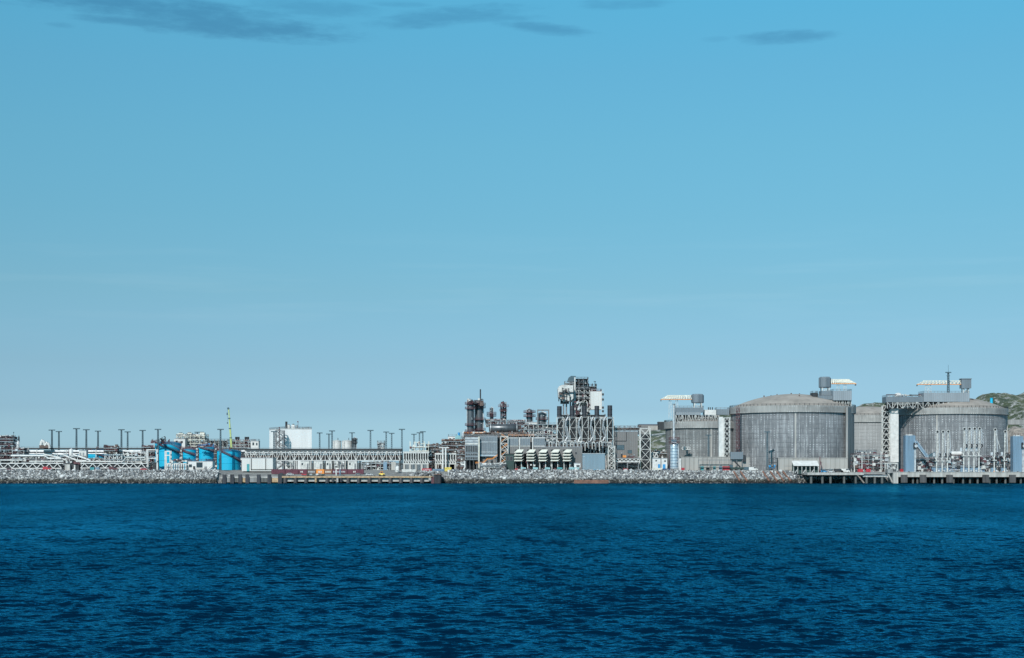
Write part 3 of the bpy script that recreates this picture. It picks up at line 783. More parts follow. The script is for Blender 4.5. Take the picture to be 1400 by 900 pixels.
# ================================================================= floodlight masts
def mast_proto(x, Y, zg, H_, label, cross=4.2, wb=1.0, group='floodlight masts behind the pipe rack'):
    t = thing('floodlight_mast', label, 'light mast', (x, Y, zg), group)
    lt = MB()
    for sx in (-1, 1):
        for sy in (-1, 1): lt.bar((x+sx*wb/2, Y+sy*wb/2, zg), (x+sx*wb*.3, Y+sy*wb*.3, zg+H_-.5), .30)
    n = int(H_/1.5)
    for k in range(n):
        f0 = k/n; f1 = (k+1)/n; w0 = wb*(.5-.2*f0); w1 = wb*(.5-.2*f1); s = 1 if k % 2 else -1
        for yy in (-1, 1): lt.bar((x-s*w0, Y+yy*w0, zg+(H_-.5)*f0), (x+s*w1, Y+yy*w1, zg+(H_-.5)*f1), .2)
        for xx in (-1, 1): lt.bar((x+xx*w0, Y-s*w0, zg+(H_-.5)*f0), (x+xx*w1, Y+s*w1, zg+(H_-.5)*f1), .2)
    lt.build('lattice', 'mastc', t)
    MB().box(x-cross/2, x+cross/2, Y-.55, Y+.55, zg+H_-.6, zg+H_).build('crossbar', 'mastc', t)
    for k in range(4):
        u = x - cross/2 + .35 + (cross-.7)*k/3
        MB().prism([(u-.32, zg+H_-.75), (u+.32, zg+H_-.75), (u+.28, zg+H_-.12), (u-.28, zg+H_-.12)], Y-.95, Y-.551).build('floodlight', 'mastc', t)
    return t
PROTO_H = 28.0
def place_masts(items, group):
    """items: (px, row of the head, distance, label)"""
    global MAST
    for px, py, Y, lab in items:
        x = X(px, Y); zg = ground_h(x, Y); s = (Z(py, Y) - zg)/PROTO_H
        if MAST is None: o = MAST = mast_proto(x, Y, zg, PROTO_H, lab, group=group)
        else: o = copy_tree(MAST)
        o.location = (x, Y, zg); o.scale = (max(.9, min(1.1, s)), max(.9, min(1.1, s)), s); o['label'] = lab; o['group'] = group
MAST = None
G_M = 'floodlight masts of the plant'
place_masts([
 (71, 587.5, 985, 'leftmost dark floodlight mast, beside the two white pipe vents'),
 (80.5, 589.5, 1010, 'shorter dark floodlight mast just right of the leftmost mast'),
 (104.5, 585.5, 975, 'tall dark floodlight mast above white tank, first of three'),
 (118, 587, 990, 'dark floodlight mast above left end of small blue tank'),
 (134, 589, 1012, 'slim dark floodlight mast above middle of small blue tank'),
 (166, 587, 985, 'dark floodlight mast of a close pair, the taller one, right of small blue tank'),
 (174.5, 590, 1020, 'dark floodlight mast of a close pair, the shorter one, right of small blue tank'),
 (195, 588, 990, 'dark floodlight mast standing alone left of the big blue tanks'),
 (216, 586.5, 958, 'dark floodlight mast in front of the leftmost big blue tank'),
 (301.5, 586.5, 936, 'dark floodlight mast in front of the rightmost blue tank, left of crane boom'),
 (270, 590.5, 1085, 'dark floodlight mast head rising behind the cream module roof'),
 (374.5, 589.5, 968, 'dark floodlight mast in front of left face of the big white block'),
 (437, 591.5, 1000, 'dark floodlight mast standing alone right of the big white block'),
 (449.7, 593, 1025, 'shorter dark floodlight mast next to left white twin tank'),
 (454, 588.7, 980, 'taller dark floodlight mast in front of left white twin tank'),
 (481.3, 591.3, 1030, 'dark floodlight mast behind the slim dark column by the white tanks'),
 (506.5, 588, 985, 'dark floodlight mast left of the small boxy vent unit on the rack'),
 (528, 590.2, 1010, 'dark floodlight mast right behind the small boxy vent unit'),
 (535.5, 592, 1025, 'dark floodlight mast, shorter of the pair right of the vent unit'),
 (549.5, 586.5, 970, 'tallest dark floodlight mast at right end of the dark-topped rack'),
 (566, 593.3, 1035, 'low dark floodlight mast with a hook arm left of process area'),
 (573.5, 591.3, 1025, 'dark floodlight mast, left one of a touching pair by the process area'),
 (578, 589.8, 1010, 'dark floodlight mast, right one of a touching pair by the process area'),
], G_M)
place_masts([
 (968.5, 594.5, 941, 'thin dark floodlight mast in front of the left concrete tank'),
 (985, 592, 944, 'thin dark floodlight mast in front of the white pipe duct'),
 (1049, 590, 925, 'thin dark floodlight mast in front of the big domed tank'),
], G_M)

# ================================================================= LNG tanks
def big_tank(name, label, pc, half, ytop, yring, ybot, Y, apex, wall, buttress=(), dome=True, railm='dark'):
    x = X(pc, Y); r = S(half, Y); zg = GZ - .3
    zt, zr = Z(ytop, Y), Z(yring, Y)
    t = thing(name, label, 'storage tank', (x, Y, zg))
    ri = r - 1.1
    MB().lathe(x, Y, [(ri, zg), (ri, zr)], 128).build('wall', wall, t)
    MB().lathe(x, Y, [(ri-.02, zr+.001), (r, zr+.001), (r, zt), (r-1.4, zt+.002)], 128).build('ring_beam', 'ring', t)
    za = Z(apex, Y); rr = r - 1.4; hh = za - zt; Rs = (rr*rr + hh*hh)/(2*hh); prof = []
    for k in range(15):
        q = rr*(1-k/14); prof.append((max(q, .02), zt + hh - Rs + math.sqrt(Rs*Rs - q*q)))
    dm = MB().lathe(x, Y, prof, 96).build('dome_roof', 'dome', t)
    g = MB(); n = 84
    for k in range(n):
        c = 2*PI*k/n; c2 = 2*PI*(k+1)/n
        A = Vector((x+(r-.3)*math.cos(c), Y+(r-.3)*math.sin(c), zt)); B = Vector((x+(r-.3)*math.cos(c2), Y+(r-.3)*math.sin(c2), zt))
        g.bar(A, A+Vector((0,0,1.25)), .26)
        for h in (1.25, .65): g.bar(A+Vector((0,0,h)), B+Vector((0,0,h)), .14)
    g.build('railing', railm, t)
    q = random.Random(pc)
    for k in range(9):
        c = q.uniform(0, 2*PI); d_ = q.uniform(0, .5)*r; bx_, by = x+d_*math.cos(c), Y+d_*math.sin(c); bz = zt+hh-Rs+math.sqrt(Rs*Rs-d_*d_)
        MB().tube((bx_, by, bz-.2), (bx_, by, bz+q.uniform(.5, 1.1)), q.uniform(.25, .5), 8).build('roof_nozzle', 'brown', dm)
    for ang, wd, pj, mm_ in buttress:                      # ang: degrees right of straight toward the camera
        a = math.radians(ang); nx, ny = math.sin(a), -math.cos(a); tx, ty = math.cos(a), math.sin(a); b = MB(); vs = []
        for (u, v) in ((-wd/2, -1), (wd/2, -1), (wd/2, pj), (-wd/2, pj)):
            vs.append((x+nx*(ri+v)+tx*u, Y+ny*(ri+v)+ty*u))
        b.add([(p[0], p[1], zg) for p in vs] + [(p[0], p[1], zt+.3) for p in vs], [(0,3,2,1),(4,5,6,7),(0,1,5,4),(1,2,6,5),(2,3,7,6),(3,0,4,7)])
        b.build('buttress', mm_, t)
    return t
TANK_B = big_tank('concrete_storage_tank', 'huge grey concrete tank with a wide bare domed roof, largest of the tanks', 1083, 85, 557.5, 566.5, 645, 975, 539, 'tank_a', ((-8, .9, .12, 'conc'),))
t = TANK_B; n_ = Vector((.899, -.438, 0)); v_ = Vector((.438, .899, 0)); p0 = Vector((X(1159.2, 942), 942, 0)); zt_ = Z(556.6, 942); b = MB(); vs = []
for q in (p0, p0+v_*16.5, p0+v_*16.5-n_*6, p0-n_*1.3): vs.append(q)
b.add([(q.x, q.y, GZ-.3) for q in vs] + [(q.x, q.y, zt_) for q in vs], [(0,1,2,3)[::-1],(4,5,6,7),(0,1,5,4),(1,2,6,5),(2,3,7,6),(3,0,4,7)]); b.build('buttress', 'concg', t)  # darker concrete colour helps this side look shaded
TANK_A = big_tank('concrete_storage_tank', 'smaller dark streaked concrete tank behind the slim silver column', 959, 51, 577.5, 586.5, 645, 985, 572, 'tank_b', ((-62, 1.0, .2, 'conc'), (8, 1.0, .2, 'conc')))
TANK_C = big_tank('concrete_storage_tank', 'pale concrete tank set far back between the two big tanks', 1186, 66, 569.5, 579, 645, 1250, 556, 'tank_c')
TANK_D = big_tank('concrete_storage_tank', 'big grey concrete tank at the right behind the loading arms', 1299, 75.5, 560, 568.5, 645, 1030, 543, 'tank_a', ((74, 1.6, .6, 'conc'), (-30, .9, .1, 'conc')))

# narrow red ladder cage on the big tank
def ladder_cage(label, px, y0, y1, Y, m):
    t = thing('ladder_cage', label, 'ladder', (X(px, Y), Y, Z(y1, Y)))
    x = X(px, Y); z0, z1 = Z(y1, Y), Z(y0, Y); n = 14
    for dx in (-.9, .9): MB().box(x+dx-.12, x+dx+.12, Y-.12, Y+.12, z0, z1).build('rail', m, t)
    for k in range(n):
        z = z0+(z1-z0)*k/n; zz = z0+(z1-z0)*(k+1)/n; g = MB(); s = 1 if k % 2 else -1
        g.bar((x-s*.8, Y, z), (x+s*.8, Y, zz), .5, .22); g.box(x-1.5, x+1.1, Y-.8, Y+.2, zz-.1, zz+.1); g.rail([(x-1.5, Y-.75, zz), (x+1.1, Y-.75, zz)], 1.1, 1.2, .14)
        g.build('ladder_stage', m, t)
    return t
def tank_front(tank_px, half, Yc, px):
    r = S(half, Yc) - 1.1; dx = X(px, Yc) - X(tank_px, Yc); return Yc - math.sqrt(max(1, r*r - dx*dx))
ladder_cage('dark red caged stair ladder climbing left side of the huge domed tank', 1009, 559, 618, 952.5, 'maroon')
tt = thing('junction_house', 'dark blue-grey boxed platform hanging low on left flank of the domed tank', 'platform', (X(1009, 928), 930, GZ))
MB().box(X(999, 926), X(1016, 926), 926, 931, Z(628, 926), Z(618, 926)).build('cabin', 'bluegrey', tt)
MB().box(X(1016, 926)+.01, X(1019.5, 926), 926.3, 930.6, Z(631.5, 926), Z(622, 926)).build('side_hood', 'dark', tt)
for px in (1000.5, 1007.5, 1015): MB().box(X(px, 926)-.2, X(px, 926)+.2, 926.5, 926.9, GZ-.2, Z(628, 926)-.01).build('leg', 'grey', tt)

# ---- roof platforms and roof cranes
def roof_platform(label, parts, px, Y, zb):
    """parts: list of (part name, material, list of boxes(x0,x1,y0,y1,Y,d))"""
    t = thing('roof_platform', label, 'roof platform', (X(px, Y), Y, zb))
    return t
def roof_crane(label, cab, legs_to, jib, jy, Y, supports, dirn, trestle=None, hexcab=True):
    """pedestal crane: cab house on legs, a long horizontal lattice jib resting on thin supports"""
    x0, x1, y0, y1 = cab; xa, xb = X(x0, Y), X(x1, Y); zt, zb = Z(y0, Y), Z(y1, Y); zl = Z(legs_to, Y); xc = (xa+xb)/2; d = xb-xa
    t = thing('roof_crane', label, 'crane', (xc, Y+d/2, zl))
    c = MB()
    if hexcab:
        rr = d/2; c.lathe(xc, Y+d/2, [(.02, zb), (rr*.93, zb), (rr, zb+.6), (rr, zt-.9), (rr*.8, zt), (.02, zt+.15)], 8, smooth=False)
    else: c.box(xa, xb, Y, Y+d*.8, zb, zt-.5).box(xa-.3, xb+.3, Y-.3, Y+d*.8+.3, zt-.497, zt)
    c.build('cab_house', 'bluegrey', t)
    for sx in (.22, .78):
        for sy in (.2, .7): MB().box(xa+d*sx-.3, xa+d*sx+.3, Y+d*sy-.3, Y+d*sy+.3, zl, zb-.01).build('leg', 'white2', t)
    g = MB(); g.bar((xa+d*.2, Y+d*.2, zl), (xa+d*.8, Y+d*.2, zb), .3).bar((xa+d*.8, Y+d*.2, zl), (xa+d*.2, Y+d*.2, zb), .3); g.build('brace', 'white2', t)
    j0, j1 = X(jib[0], Y), X(jib[1], Y); ztop, zbot = Z(jy[0], Y), Z(jy[1], Y); tip = 2.2
    if dirn < 0: tops = (j0+tip*2, j1); bots = (j0, j1)
    else: tops = (j0, j1-tip*2); bots = (j0, j1)
    for y in (Y+d*.3, Y+d*.6):
        MB().bar((bots[0], y, zbot), (bots[1], y, zbot), .42).build('boom_chord', 'orange' if y < Y+d*.5 else 'cream', t)
    MB().bar((tops[0], Y+d*.45, ztop), (tops[1], Y+d*.45, ztop), .45).build('boom_chord', 'cream', t)
    n = 12; g = MB()
    for k in range(n):
        u0 = bots[0]+(bots[1]-bots[0])*k/n; u1 = bots[0]+(bots[1]-bots[0])*(k+1)/n; v = tops[0]+(tops[1]-tops[0])*(k+.5)/n
        for y in (Y+d*.3, Y+d*.6):
            g.bar((u0, y, zbot), (v, Y+d*.45, ztop), .42).bar((v, Y+d*.45, ztop), (u1, y, zbot), .42)
        g.bar((u0, Y+d*.3, zbot), (u0, Y+d*.6, zbot), .3)
    g.build('boom_lacing', 'cream', t)
    MB().box(bots[0] if dirn < 0 else bots[1]-.5, bots[0]+.5 if dirn < 0 else bots[1], Y+d*.3, Y+d*.6, zbot-1.2, zbot-.25).build('hook_block', 'grey', t)
    if trestle:
        for (px, yb) in trestle:
            x = X(px, Y); zz = Z(yb, Y); g = MB()
            for dx in (-.9, .9): g.bar((x+dx, Y+d*.45, zz), (x+dx*.7, Y+d*.45, zbot-.25), .2)
            m_ = max(2, int((zbot-zz)/2.5))
            for k in range(m_):
                za = zz+(zbot-zz)*k/m_; zc = zz+(zbot-zz)*(k+1)/m_; s = 1 if k % 2 else -1; g.bar((x-s*.9, Y+d*.45, za), (x+s*.8, Y+d*.45, zc), .16)
            g.build('boom_rest', 'white2', t)
    return t
roof_crane('white and orange boom crane with drum-shaped cab on the left smaller tank', (946, 963.5, 538.5, 551), 560, (904, 946), (540.5, 546), 975, None, -1, [(917, 572), (926, 557)])
roof_crane('lattice boom crane with cab on right edge of the huge domed tank, boom pointing right', (1121, 1138, 515, 530), 536, (1138, 1172), (518.5, 524.5), 962, None, 1, [(1147.5, 535), (1157, 535)])
roof_crane('long cream boom crane with square cab on the right tank beside a mast', (1315, 1328, 517.5, 531), 537, (1255, 1315.5), (520.5, 525.5), 1012, None, -1, [(1268, 537), (1273, 537)], hexcab=False)

def enclosure(t, x0, x1, y0, y1, Y, d, m='bluegrey', rail='grey', name='clad_house'):
    e_ = pbox(MB(), x0, x1, y0, y1, Y, d).build(name, m, t); z = Z(y0, Y)
    if rail: MB().rail([(X(x0, Y)+.1, Y+d-.1, z), (X(x0, Y)+.1, Y+.1, z), (X(x1, Y)-.1, Y+.1, z), (X(x1, Y)-.1, Y+d-.1, z)], 1.1, 2.4, .16).build('railing', rail, e_)
    return e_
def under_truss(t, x0, x1, y0, y1, Y, d, bays, m='white2', seed=1, n=26, mats=('white2', 'dark', 'dark', 'galv')):
    xa, xb, zt, zb = X(x0, Y), X(x1, Y), Z(y0, Y), Z(y1, Y); w = .34
    for k in range(bays+1):
        x = xa+w/2+(xb-xa-w)*k/bays; g = MB()
        for y in (Y+w/2, Y+d-w/2): g.box(x-w/2, x+w/2, y-w/2, y+w/2, zb, zt-.01)
        g.build('post', m, t)
    for k in range(bays):
        a = xa+(xb-xa)*k/bays+w; b = xa+(xb-xa)*(k+1)/bays-w
        MB().bar((a, Y+w/2, zb if k % 2 else zt), (b, Y+w/2, zt if k % 2 else zb), w*.8).build('brace', m, t)
    pbox(MB(), x0+.4, x1-.4, y0+.3, y1-.1, Y+d*.35, d*.6).build('shade_panel', 'shadeback', t)  # near-black panel painted in as the shade under the platform
    clutter(t, xa, xb, Y+.3, Y+d*.3, zb, zt-.2, n, mats, seed, .12, .3)
# left tank
t = thing('roof_platform', 'blue-grey pump platform on top of the left smaller tank', 'roof platform', (X(950, 972), 972, Z(578, 972)))
enclosure(t, 923, 962, 557.3, 563.6, 970, 9); enclosure(t, 924, 958, 563.7, 567.6, 969, 9, 'facade', None)
under_truss(t, 923.5, 983, 567.8, 577.5, 967, 9, 13, seed=4, n=44); enclosure(t, 963, 979, 560.5, 567.4, 973, 8, 'white', None, 'white_house')
enclosure(t, 979.3, 997, 559.5, 567.3, 974, 8)
for px in (968.5, 971, 974): MB().tube((X(px, 976), 976, Z(560.6, 976)), (X(px, 976), 976, Z(557, 976)), .35, 8).build('roof_vent', 'dark', t)
# domed tank
t = thing('roof_platform', 'blue-grey pump platform perched on right rim of the huge domed tank', 'roof platform', (X(1140, 956), 956, Z(557, 956)))
enclosure(t, 1139, 1164.5, 534.5, 547.5, 950, 12, 'facade'); enclosure(t, 1118.5, 1138.8, 541, 546.5, 953, 10); enclosure(t, 1111, 1118.3, 537, 543, 955, 8, 'dark')
enclosure(t, 1123, 1138.5, 534.5, 540.8, 957, 8, 'bluegrey', None); under_truss(t, 1136, 1164, 547.8, 557, 951, 10, 7, seed=9, n=30, mats=('dark', 'dark', 'galv'))
g = MB(); g.bar((X(1117, 954), 954, Z(546.8, 954)), (X(1134, 954), 954, Z(556, 954)), .5).bar((X(1112, 954), 954, Z(545, 954)), (X(1128, 954), 954, Z(556, 954)), .4); g.build('brace', 'white2', t)
clutter(t, X(1101, 955), X(1132, 955), 954, 962, Z(556, 955), Z(551, 955), 30, ('white2', 'brown', 'dark'), 17, .12, .25)
# right tank
t = thing('roof_platform', 'long blue-grey clad pump platform across top of the right tank', 'roof platform', (X(1268, 1008), 1008, Z(560, 1008)))
enclosure(t, 1263, 1325.5, 537, 549.5, 1002, 14, 'facade'); enclosure(t, 1211.5, 1262.8, 542.5, 550, 1003, 11); under_truss(t, 1213, 1325, 550.3, 558.5, 1001.5, 11, 16, seed=13, n=60)
clutter(t, X(1213, 1004), X(1262, 1004), 1004, 1010, Z(542.4, 1004), Z(539.5, 1004), 26, ('maroon', 'white2', 'dark'), 23, .12, .25)
d_ = MB().lathe(X(1228, 1006), 1006, [(2.6, Z(542.4, 1006)), (2.6, Z(540, 1006)), (1.9, Z(538, 1006)), (.02, Z(537, 1006))], 16); d_.build('white_dome_hood', 'white', t)
MB().tube((X(1327, 1013), 1012.5, Z(549, 1013)), (X(1327, 1013), 1010.5, Z(549, 1013)), 1.9, 18).build('round_vent', 'dark', t)
m_ = mast_proto(X(1296.5, 1010), 1010, Z(537, 1010), Z(508.7, 1010)-Z(537, 1010), 'dark mast with crossarms standing on the roof of the right tank', 3.8, 1.3, None)
g = MB(); g.bar((X(1294, 1010), 1010, Z(514, 1010)), (X(1299, 1010), 1010, Z(514, 1010)), .35).tube((X(1296.5, 1010), 1010, Z(508.7, 1010)), (X(1296.5, 1010), 1010, Z(499, 1010)), .10, 6); g.build('aerial', 'mastc', m_)
one('cyan_post', MB().tube((X(1355.5, 1022), 1022, Z(556, 1022)), (X(1355.5, 1022), 1022, Z(544.8, 1022)), 1.0, 10).tube((X(1355.5, 1022), 1022, Z(544.8, 1022)), (X(1355.5, 1022), 1022, Z(544.2, 1022)), 1.2, 10), 'teal', 'bright cyan pipe post standing on right side of the far right dome', 'post')
bpy.data.objects['cyan_post'].data.materials[0] = M['bluetank']

# ---- white ducts and lattice towers between the tanks
lattice_tower('lattice_tower', 'white zigzag lattice tower against the left edge of the domed tank', 'lattice tower', 989.7, 998.3, 571, 936, 3, 8, .48, 'k', y1=626, floors=None)
one('pipe_duct', MB().box(X(983, 937), X(989.5, 937), 937, 940.5, Z(625.5, 937), Z(571.5, 937)).box(X(983, 937)+.3, X(989.5, 937)-.3, 937.3, 940.2, Z(571.5, 937), Z(570, 937)), 'white', 'tall plain white duct between the left tank and the domed tank', 'duct')
lattice_tower('lattice_tower', 'tall white zigzag lattice tower left of the right tank', 'lattice tower', 1206.5, 1217, 554.5, 1007, 3.2, 9, .5, 'k', y1=624, floors=None)
one('pipe_duct', MB().box(X(1217.3, 1006), X(1228.5, 1006), 1006, 1011, Z(632, 1006), Z(555, 1006)).box(X(1217.3, 1006)+.3, X(1228.5, 1006)-.3, 1006.3, 1010.7, Z(555, 1006), Z(553.6, 1006)), 'white', 'tallest plain white duct at the left edge of the right tank', 'duct')
# plinth and block walls in front of the tanks
one('block_wall', MB().box(X(931, 928), X(1025, 928), 928, 932, GZ-.4, Z(625.5, 928)).box(X(931, 928)-.2, X(1025, 928)+.2, 927.8, 932.2, Z(625.5, 928)+.003, Z(624.6, 928)), 'block', 'pale concrete block wall in front of the left smaller tank', 'wall')
one('block_wall', MB().box(X(1064, 921), X(1159, 921), 921.5, 927, GZ-1.4, Z(627, 921)).box(X(1064, 921)-.2, X(1159, 921)+.2, 921.3, 927.2, Z(627, 921)+.003, Z(626, 921)), 'block', 'pale concrete block wall at the foot of the huge domed tank', 'wall')
g = MB()
for k in range(16): g.box(X(931+k*5.9, 928)-.09, X(931+k*5.9, 928)+.09, 927.72, 928.01, GZ-.3, Z(626, 928))
g.build('wall_pier', 'concg', bpy.data.objects['block_wall'])
t = thing('portal_frame', 'thin dark portal frame in front of the pale block wall', 'frame', (X(980, 924), 924, GZ))
for px in (955, 970, 984, 998): MB().box(X(px, 924)-.16, X(px, 924)+.16, 924, 924.4, GZ-.2, Z(629.5, 924)).build('post', 'grey', t)
MB().box(X(954.5, 924), X(998.5, 924), 924, 924.4, Z(629.5, 924)+.003, Z(628.7, 924)).build('beam', 'grey', t)
t = thing('portal_frame', 'dark pipe frame in the gap between pale block wall and domed tank', 'frame', (X(1057, 922), 922, GZ))
for px in (1051.5, 1057, 1063): MB().box(X(px, 920)-.18, X(px, 920)+.18, 919.8, 920.2, GZ-1, Z(627, 920)).build('post', 'dark', t)
for py in (627, 633, 638): MB().box(X(1051, 920), X(1063.4, 920), 919.85, 920.15, Z(py, 920)+.01, Z(py-.8, 920)).build('beam', 'dark', t)
clutter(t, X(1052, 920), X(1063, 920), 920, 923, GZ, Z(636, 920), 14, ('dark', 'blue', 'white2'), 3)
# ================================================================= left shore: bridges, pipes, racks
truss('pipe_bridge', 'long white zigzag truss bridge above the rubble at the far left edge', 'truss bridge', -40, 84, 633.2, 641, 926, 4.5, 11, 'w', .5, 'white', None, False, (-30, -8, 21, 45, 66, 83), shade_core=True)
truss('pipe_bridge', 'white zigzag truss bridge above the rubble, ending at the big blue tanks', 'truss bridge', 110, 199, 633.2, 640.6, 926, 4.5, 8, 'w', .5, 'white', None, False, (112, 131, 152, 174, 197), shade_core=True)
t = thing('bridge_pier', 'pale concrete pier and dark plinth between the two white truss bridges', 'pier', (X(94, 928), 928, GZ))
pbox(MB(), 88.5, 95.5, 635, 643.5, 926, 4).build('pier', 'conc', t); pbox(MB(), 97, 108, 634, 643.5, 928, 4).build('plinth', 'dark', t); pbox(MB(), 101, 103, 636, 643, 927.2, .7).build('door', 'white2', t)
clutter(t, X(86, 930), X(110, 930), 927, 931, Z(637, 930), Z(632, 930), 16, ('white2', 'maroon', 'grey'), 5)

def pipe(label, pts, Y, r, m='insul', flange=True, group=None, Y2=None):
    """one run of pipe through picture points, with flanges along it"""
    P = [(X(a, Y + (Y2 or 0)*i), Y + (Y2 or 0)*i, Z(b, Y)) for i, (a, b) in enumerate(pts)]
    t = thing('pipe_run', label, 'pipe', P[0], group)
    MB().path(P, r, 10).build('pipe', m, t)
    if flange:
        L_ = 0; q = R.random()
        for a, b in zip(P, P[1:]):
            a = Vector(a); b = Vector(b); n = max(1, int((b-a).length/9))
            for k in range(n):
                p = a.lerp(b, (k+.5)/n); d = (b-a).normalized()*.14; MB().tube(p-d, p+d, r*1.22, 10).build('flange', 'galv', t)
                if abs((b-a).normalized().z) < .5:
                    zz = max(GZ, p.z-3.2); MB().box(p.x-.18, p.x+.18, p.y-.2, p.y+.2, zz, p.z-r*.9).build('support', 'white2', t)
    return t
pipe('thick white pipe with an elbow lying above the far left truss bridge', [(15, 623.3), (61, 623.3), (66, 627), (84, 627)], 934, .6, 'white')
pipe('white pipe sloping down behind the middle of the left truss bridge', [(60, 621.5), (79, 625.5), (92, 630)], 938, .6, 'white2')
pipe('white pipe dropping from the rack toward the gap between truss bridges', [(72, 620.5), (86, 622), (104, 629.5), (118, 630.5)], 941, .55, 'white')
pipe('low white pipe right above top chord of the far left bridge', [(-30, 629.5), (31, 629.5)], 933, .45, 'white2')
pipe('white pipe above the second truss bridge, bending up at its right end', [(104, 631.3), (168, 631.3), (172, 626), (198, 626)], 931, .42, 'white2')
pipe('pale slanting pipe in front of the small bright blue tank', [(100, 622), (112, 625.5), (124, 630)], 932, .6, 'white')
pipe('white pipe lying right above the middle of the left truss bridge', [(40, 631), (87, 631)], 931, .5, 'white2')

# long rack with a dark cable tray on top
def long_rack(label, x0, x1, yt, Y, d, seed, pipes, step=9.5):
    xa, xb = X(x0, Y), X(x1, Y); t = thing('pipe_rack', label, 'pipe rack', ((xa+xb)/2, Y+d/2, GZ))
    z = Z(yt, Y); MB().box(xa, xb, Y, Y+d, z-.95, z).build('cable_tray', 'dark', t)
    MB().rail([(xa, Y+.05, z), (xb, Y+.05, z)], .8, 4, .13).build('railing', 'galv', t)
    for k, (py, r, m, yy) in enumerate(pipes): MB().tube((xa, Y+yy, Z(py, Y)), (xb, Y+yy, Z(py, Y)), r, 10).build('pipe', m, t)
    n = int((xb-xa)/step)
    for k in range(n+1):
        x = xa+.3+(xb-xa-.6)*k/n; g = MB()
        for y in (Y+.3, Y+d-.3): g.box(x-.22, x+.22, y-.22, y+.22, GZ-.2, z-.951)
        g.box(x-.2, x+.2, Y+.53, Y+d-.53, Z(621.3, Y), Z(620.5, Y)); g.build('bent', 'white2', t)
    return t
long_rack('very long pipe rack with dark top tray, from the far left to the blue tanks', 29, 213, 612.6, 972, 5, 1, [(617.2, .75, 'insul', .9), (618.2, .85, 'white', 2.9), (620.3, .4, 'insul', .5)])
long_rack('stretch of dark-topped pipe rack hidden between blue tanks and white block', 286, 336, 613, 978, 5, 2, [(617.2, .75, 'insul', .9), (618.4, .8, 'white', 2.9)])

t = truss('pipe_rack', 'long white two-tier truss pipe rack below the big white block', 'pipe rack', 336, 547, 616.2, 630, 963, 8, 35, 'n', .46, 'white', None, True, (338, 374, 404, 426, 443, 456, 473, 491, 511, 530, 546), legm='concw')
xa, xb = X(335, 963), X(549, 963)
MB().box(xa, xb, 962.6, 971.3, Z(616.2, 963)+.004, Z(613.6, 963)).build('cable_tray', 'dark', t)
MB().rail([(xa, 962.8, Z(613.6, 963)), (xb, 962.8, Z(613.6, 963))], .7, 4, .13).build('railing', 'galv', t)
for py, r, m, yy in ((618.8, .85, 'insul', 1.5), (619.6, .55, 'white', 1.9), (624.5, .4, 'brown', 2.4)):
    MB().tube((xa, 963+yy, Z(py, 963)), (xb, 963+yy, Z(py, 963)), r, 10).build('pipe', m, t)
MB().box(xa, xb, 965.2, 969.8, Z(629.2, 963), Z(621.8, 963)).build('inner_shade', 'dark', t)  # dark box put in for the shaded voids of the rack

# pump houses under the rack
PH = [(390, 401, 'white pump house with sloping pipe, leftmost under the truss rack'), (411, 423, 'white pump house above the maroon containers under the rack'), (429, 441, 'white pump house above the orange container under the rack'),
      (445.5, 453.5, 'narrow white pump house above the right end of the orange container'), (457, 470, 'white pump house with tangled pipes above the grey-lettered container'), (476, 488, 'white pump house above the rightmost maroon container')]
for i, (a, b, lab) in enumerate(PH):
    t = building('pump_house', lab, a, b, 630.6, None, 956, 5, 'white2', 'pump house', windows=[(a+1.2, a+3.4, 633, 636)] if i % 2 else (), doors=[(b-3.5, b-1.3, 634, 'grey')], group='white pump houses under the truss rack')
    if i in (0, 4): clutter(t, X(a, 955), X(b, 955), 954.8, 955.9, GZ, Z(631, 955), 12, ('white', 'grey'), 40+i)
t = module('valve_station', 'grey valve station with blue-grey doors under right end of the truss rack', 494, 540, 631.4, None, 956, 5, [633.5], 7, ('white2', 'grey', 'maroon', 'dark', 'insul'), 40, 61, 'valve station', 'concg', None, brace=False)
pbox(MB(), 524, 529, 632, 643, 955.4, .4).build('door', 'tower', t); pbox(MB(), 535, 541, 632, 643, 955.4, .4).build('panel', 'conc', t)

# ================================================================= left process structures
module('process_structure', 'dark multi-deck process structure cut by the left picture edge', -14, 18, 595.5, 633, 958, 12, [600, 603.5, 609, 615, 622, 628], 4, ('dark', 'maroon', 'white2', 'dark', 'insul'), 44, 2, frame='dark')
module('process_structure', 'low tangle of white and black pipework right of the dark left-edge structure', 16.5, 33, 612, 633, 950, 9, [616, 621, 627], 2, ('white2', 'dark', 'insul', 'brown'), 30, 5, frame='white2')
t = column_vessel('storage_bullet', 'slim white vertical vessel beside the dark left-edge structure', 24.6, 603.8, 613, 1.6, 957, 'white', (), cat='vessel')
one('antenna', MB().tube((X(18.6, 957), 957, Z(605, 957)), (X(18.6, 957), 957, Z(592, 957)), .12, 6).box(X(18.6, 957)-.3, X(18.6, 957)+.3, 956.7, 957.3, Z(592, 957), Z(590.8, 957)), 'mastc', 'thin aerial pole rising from the dark left-edge structure', 'antenna')
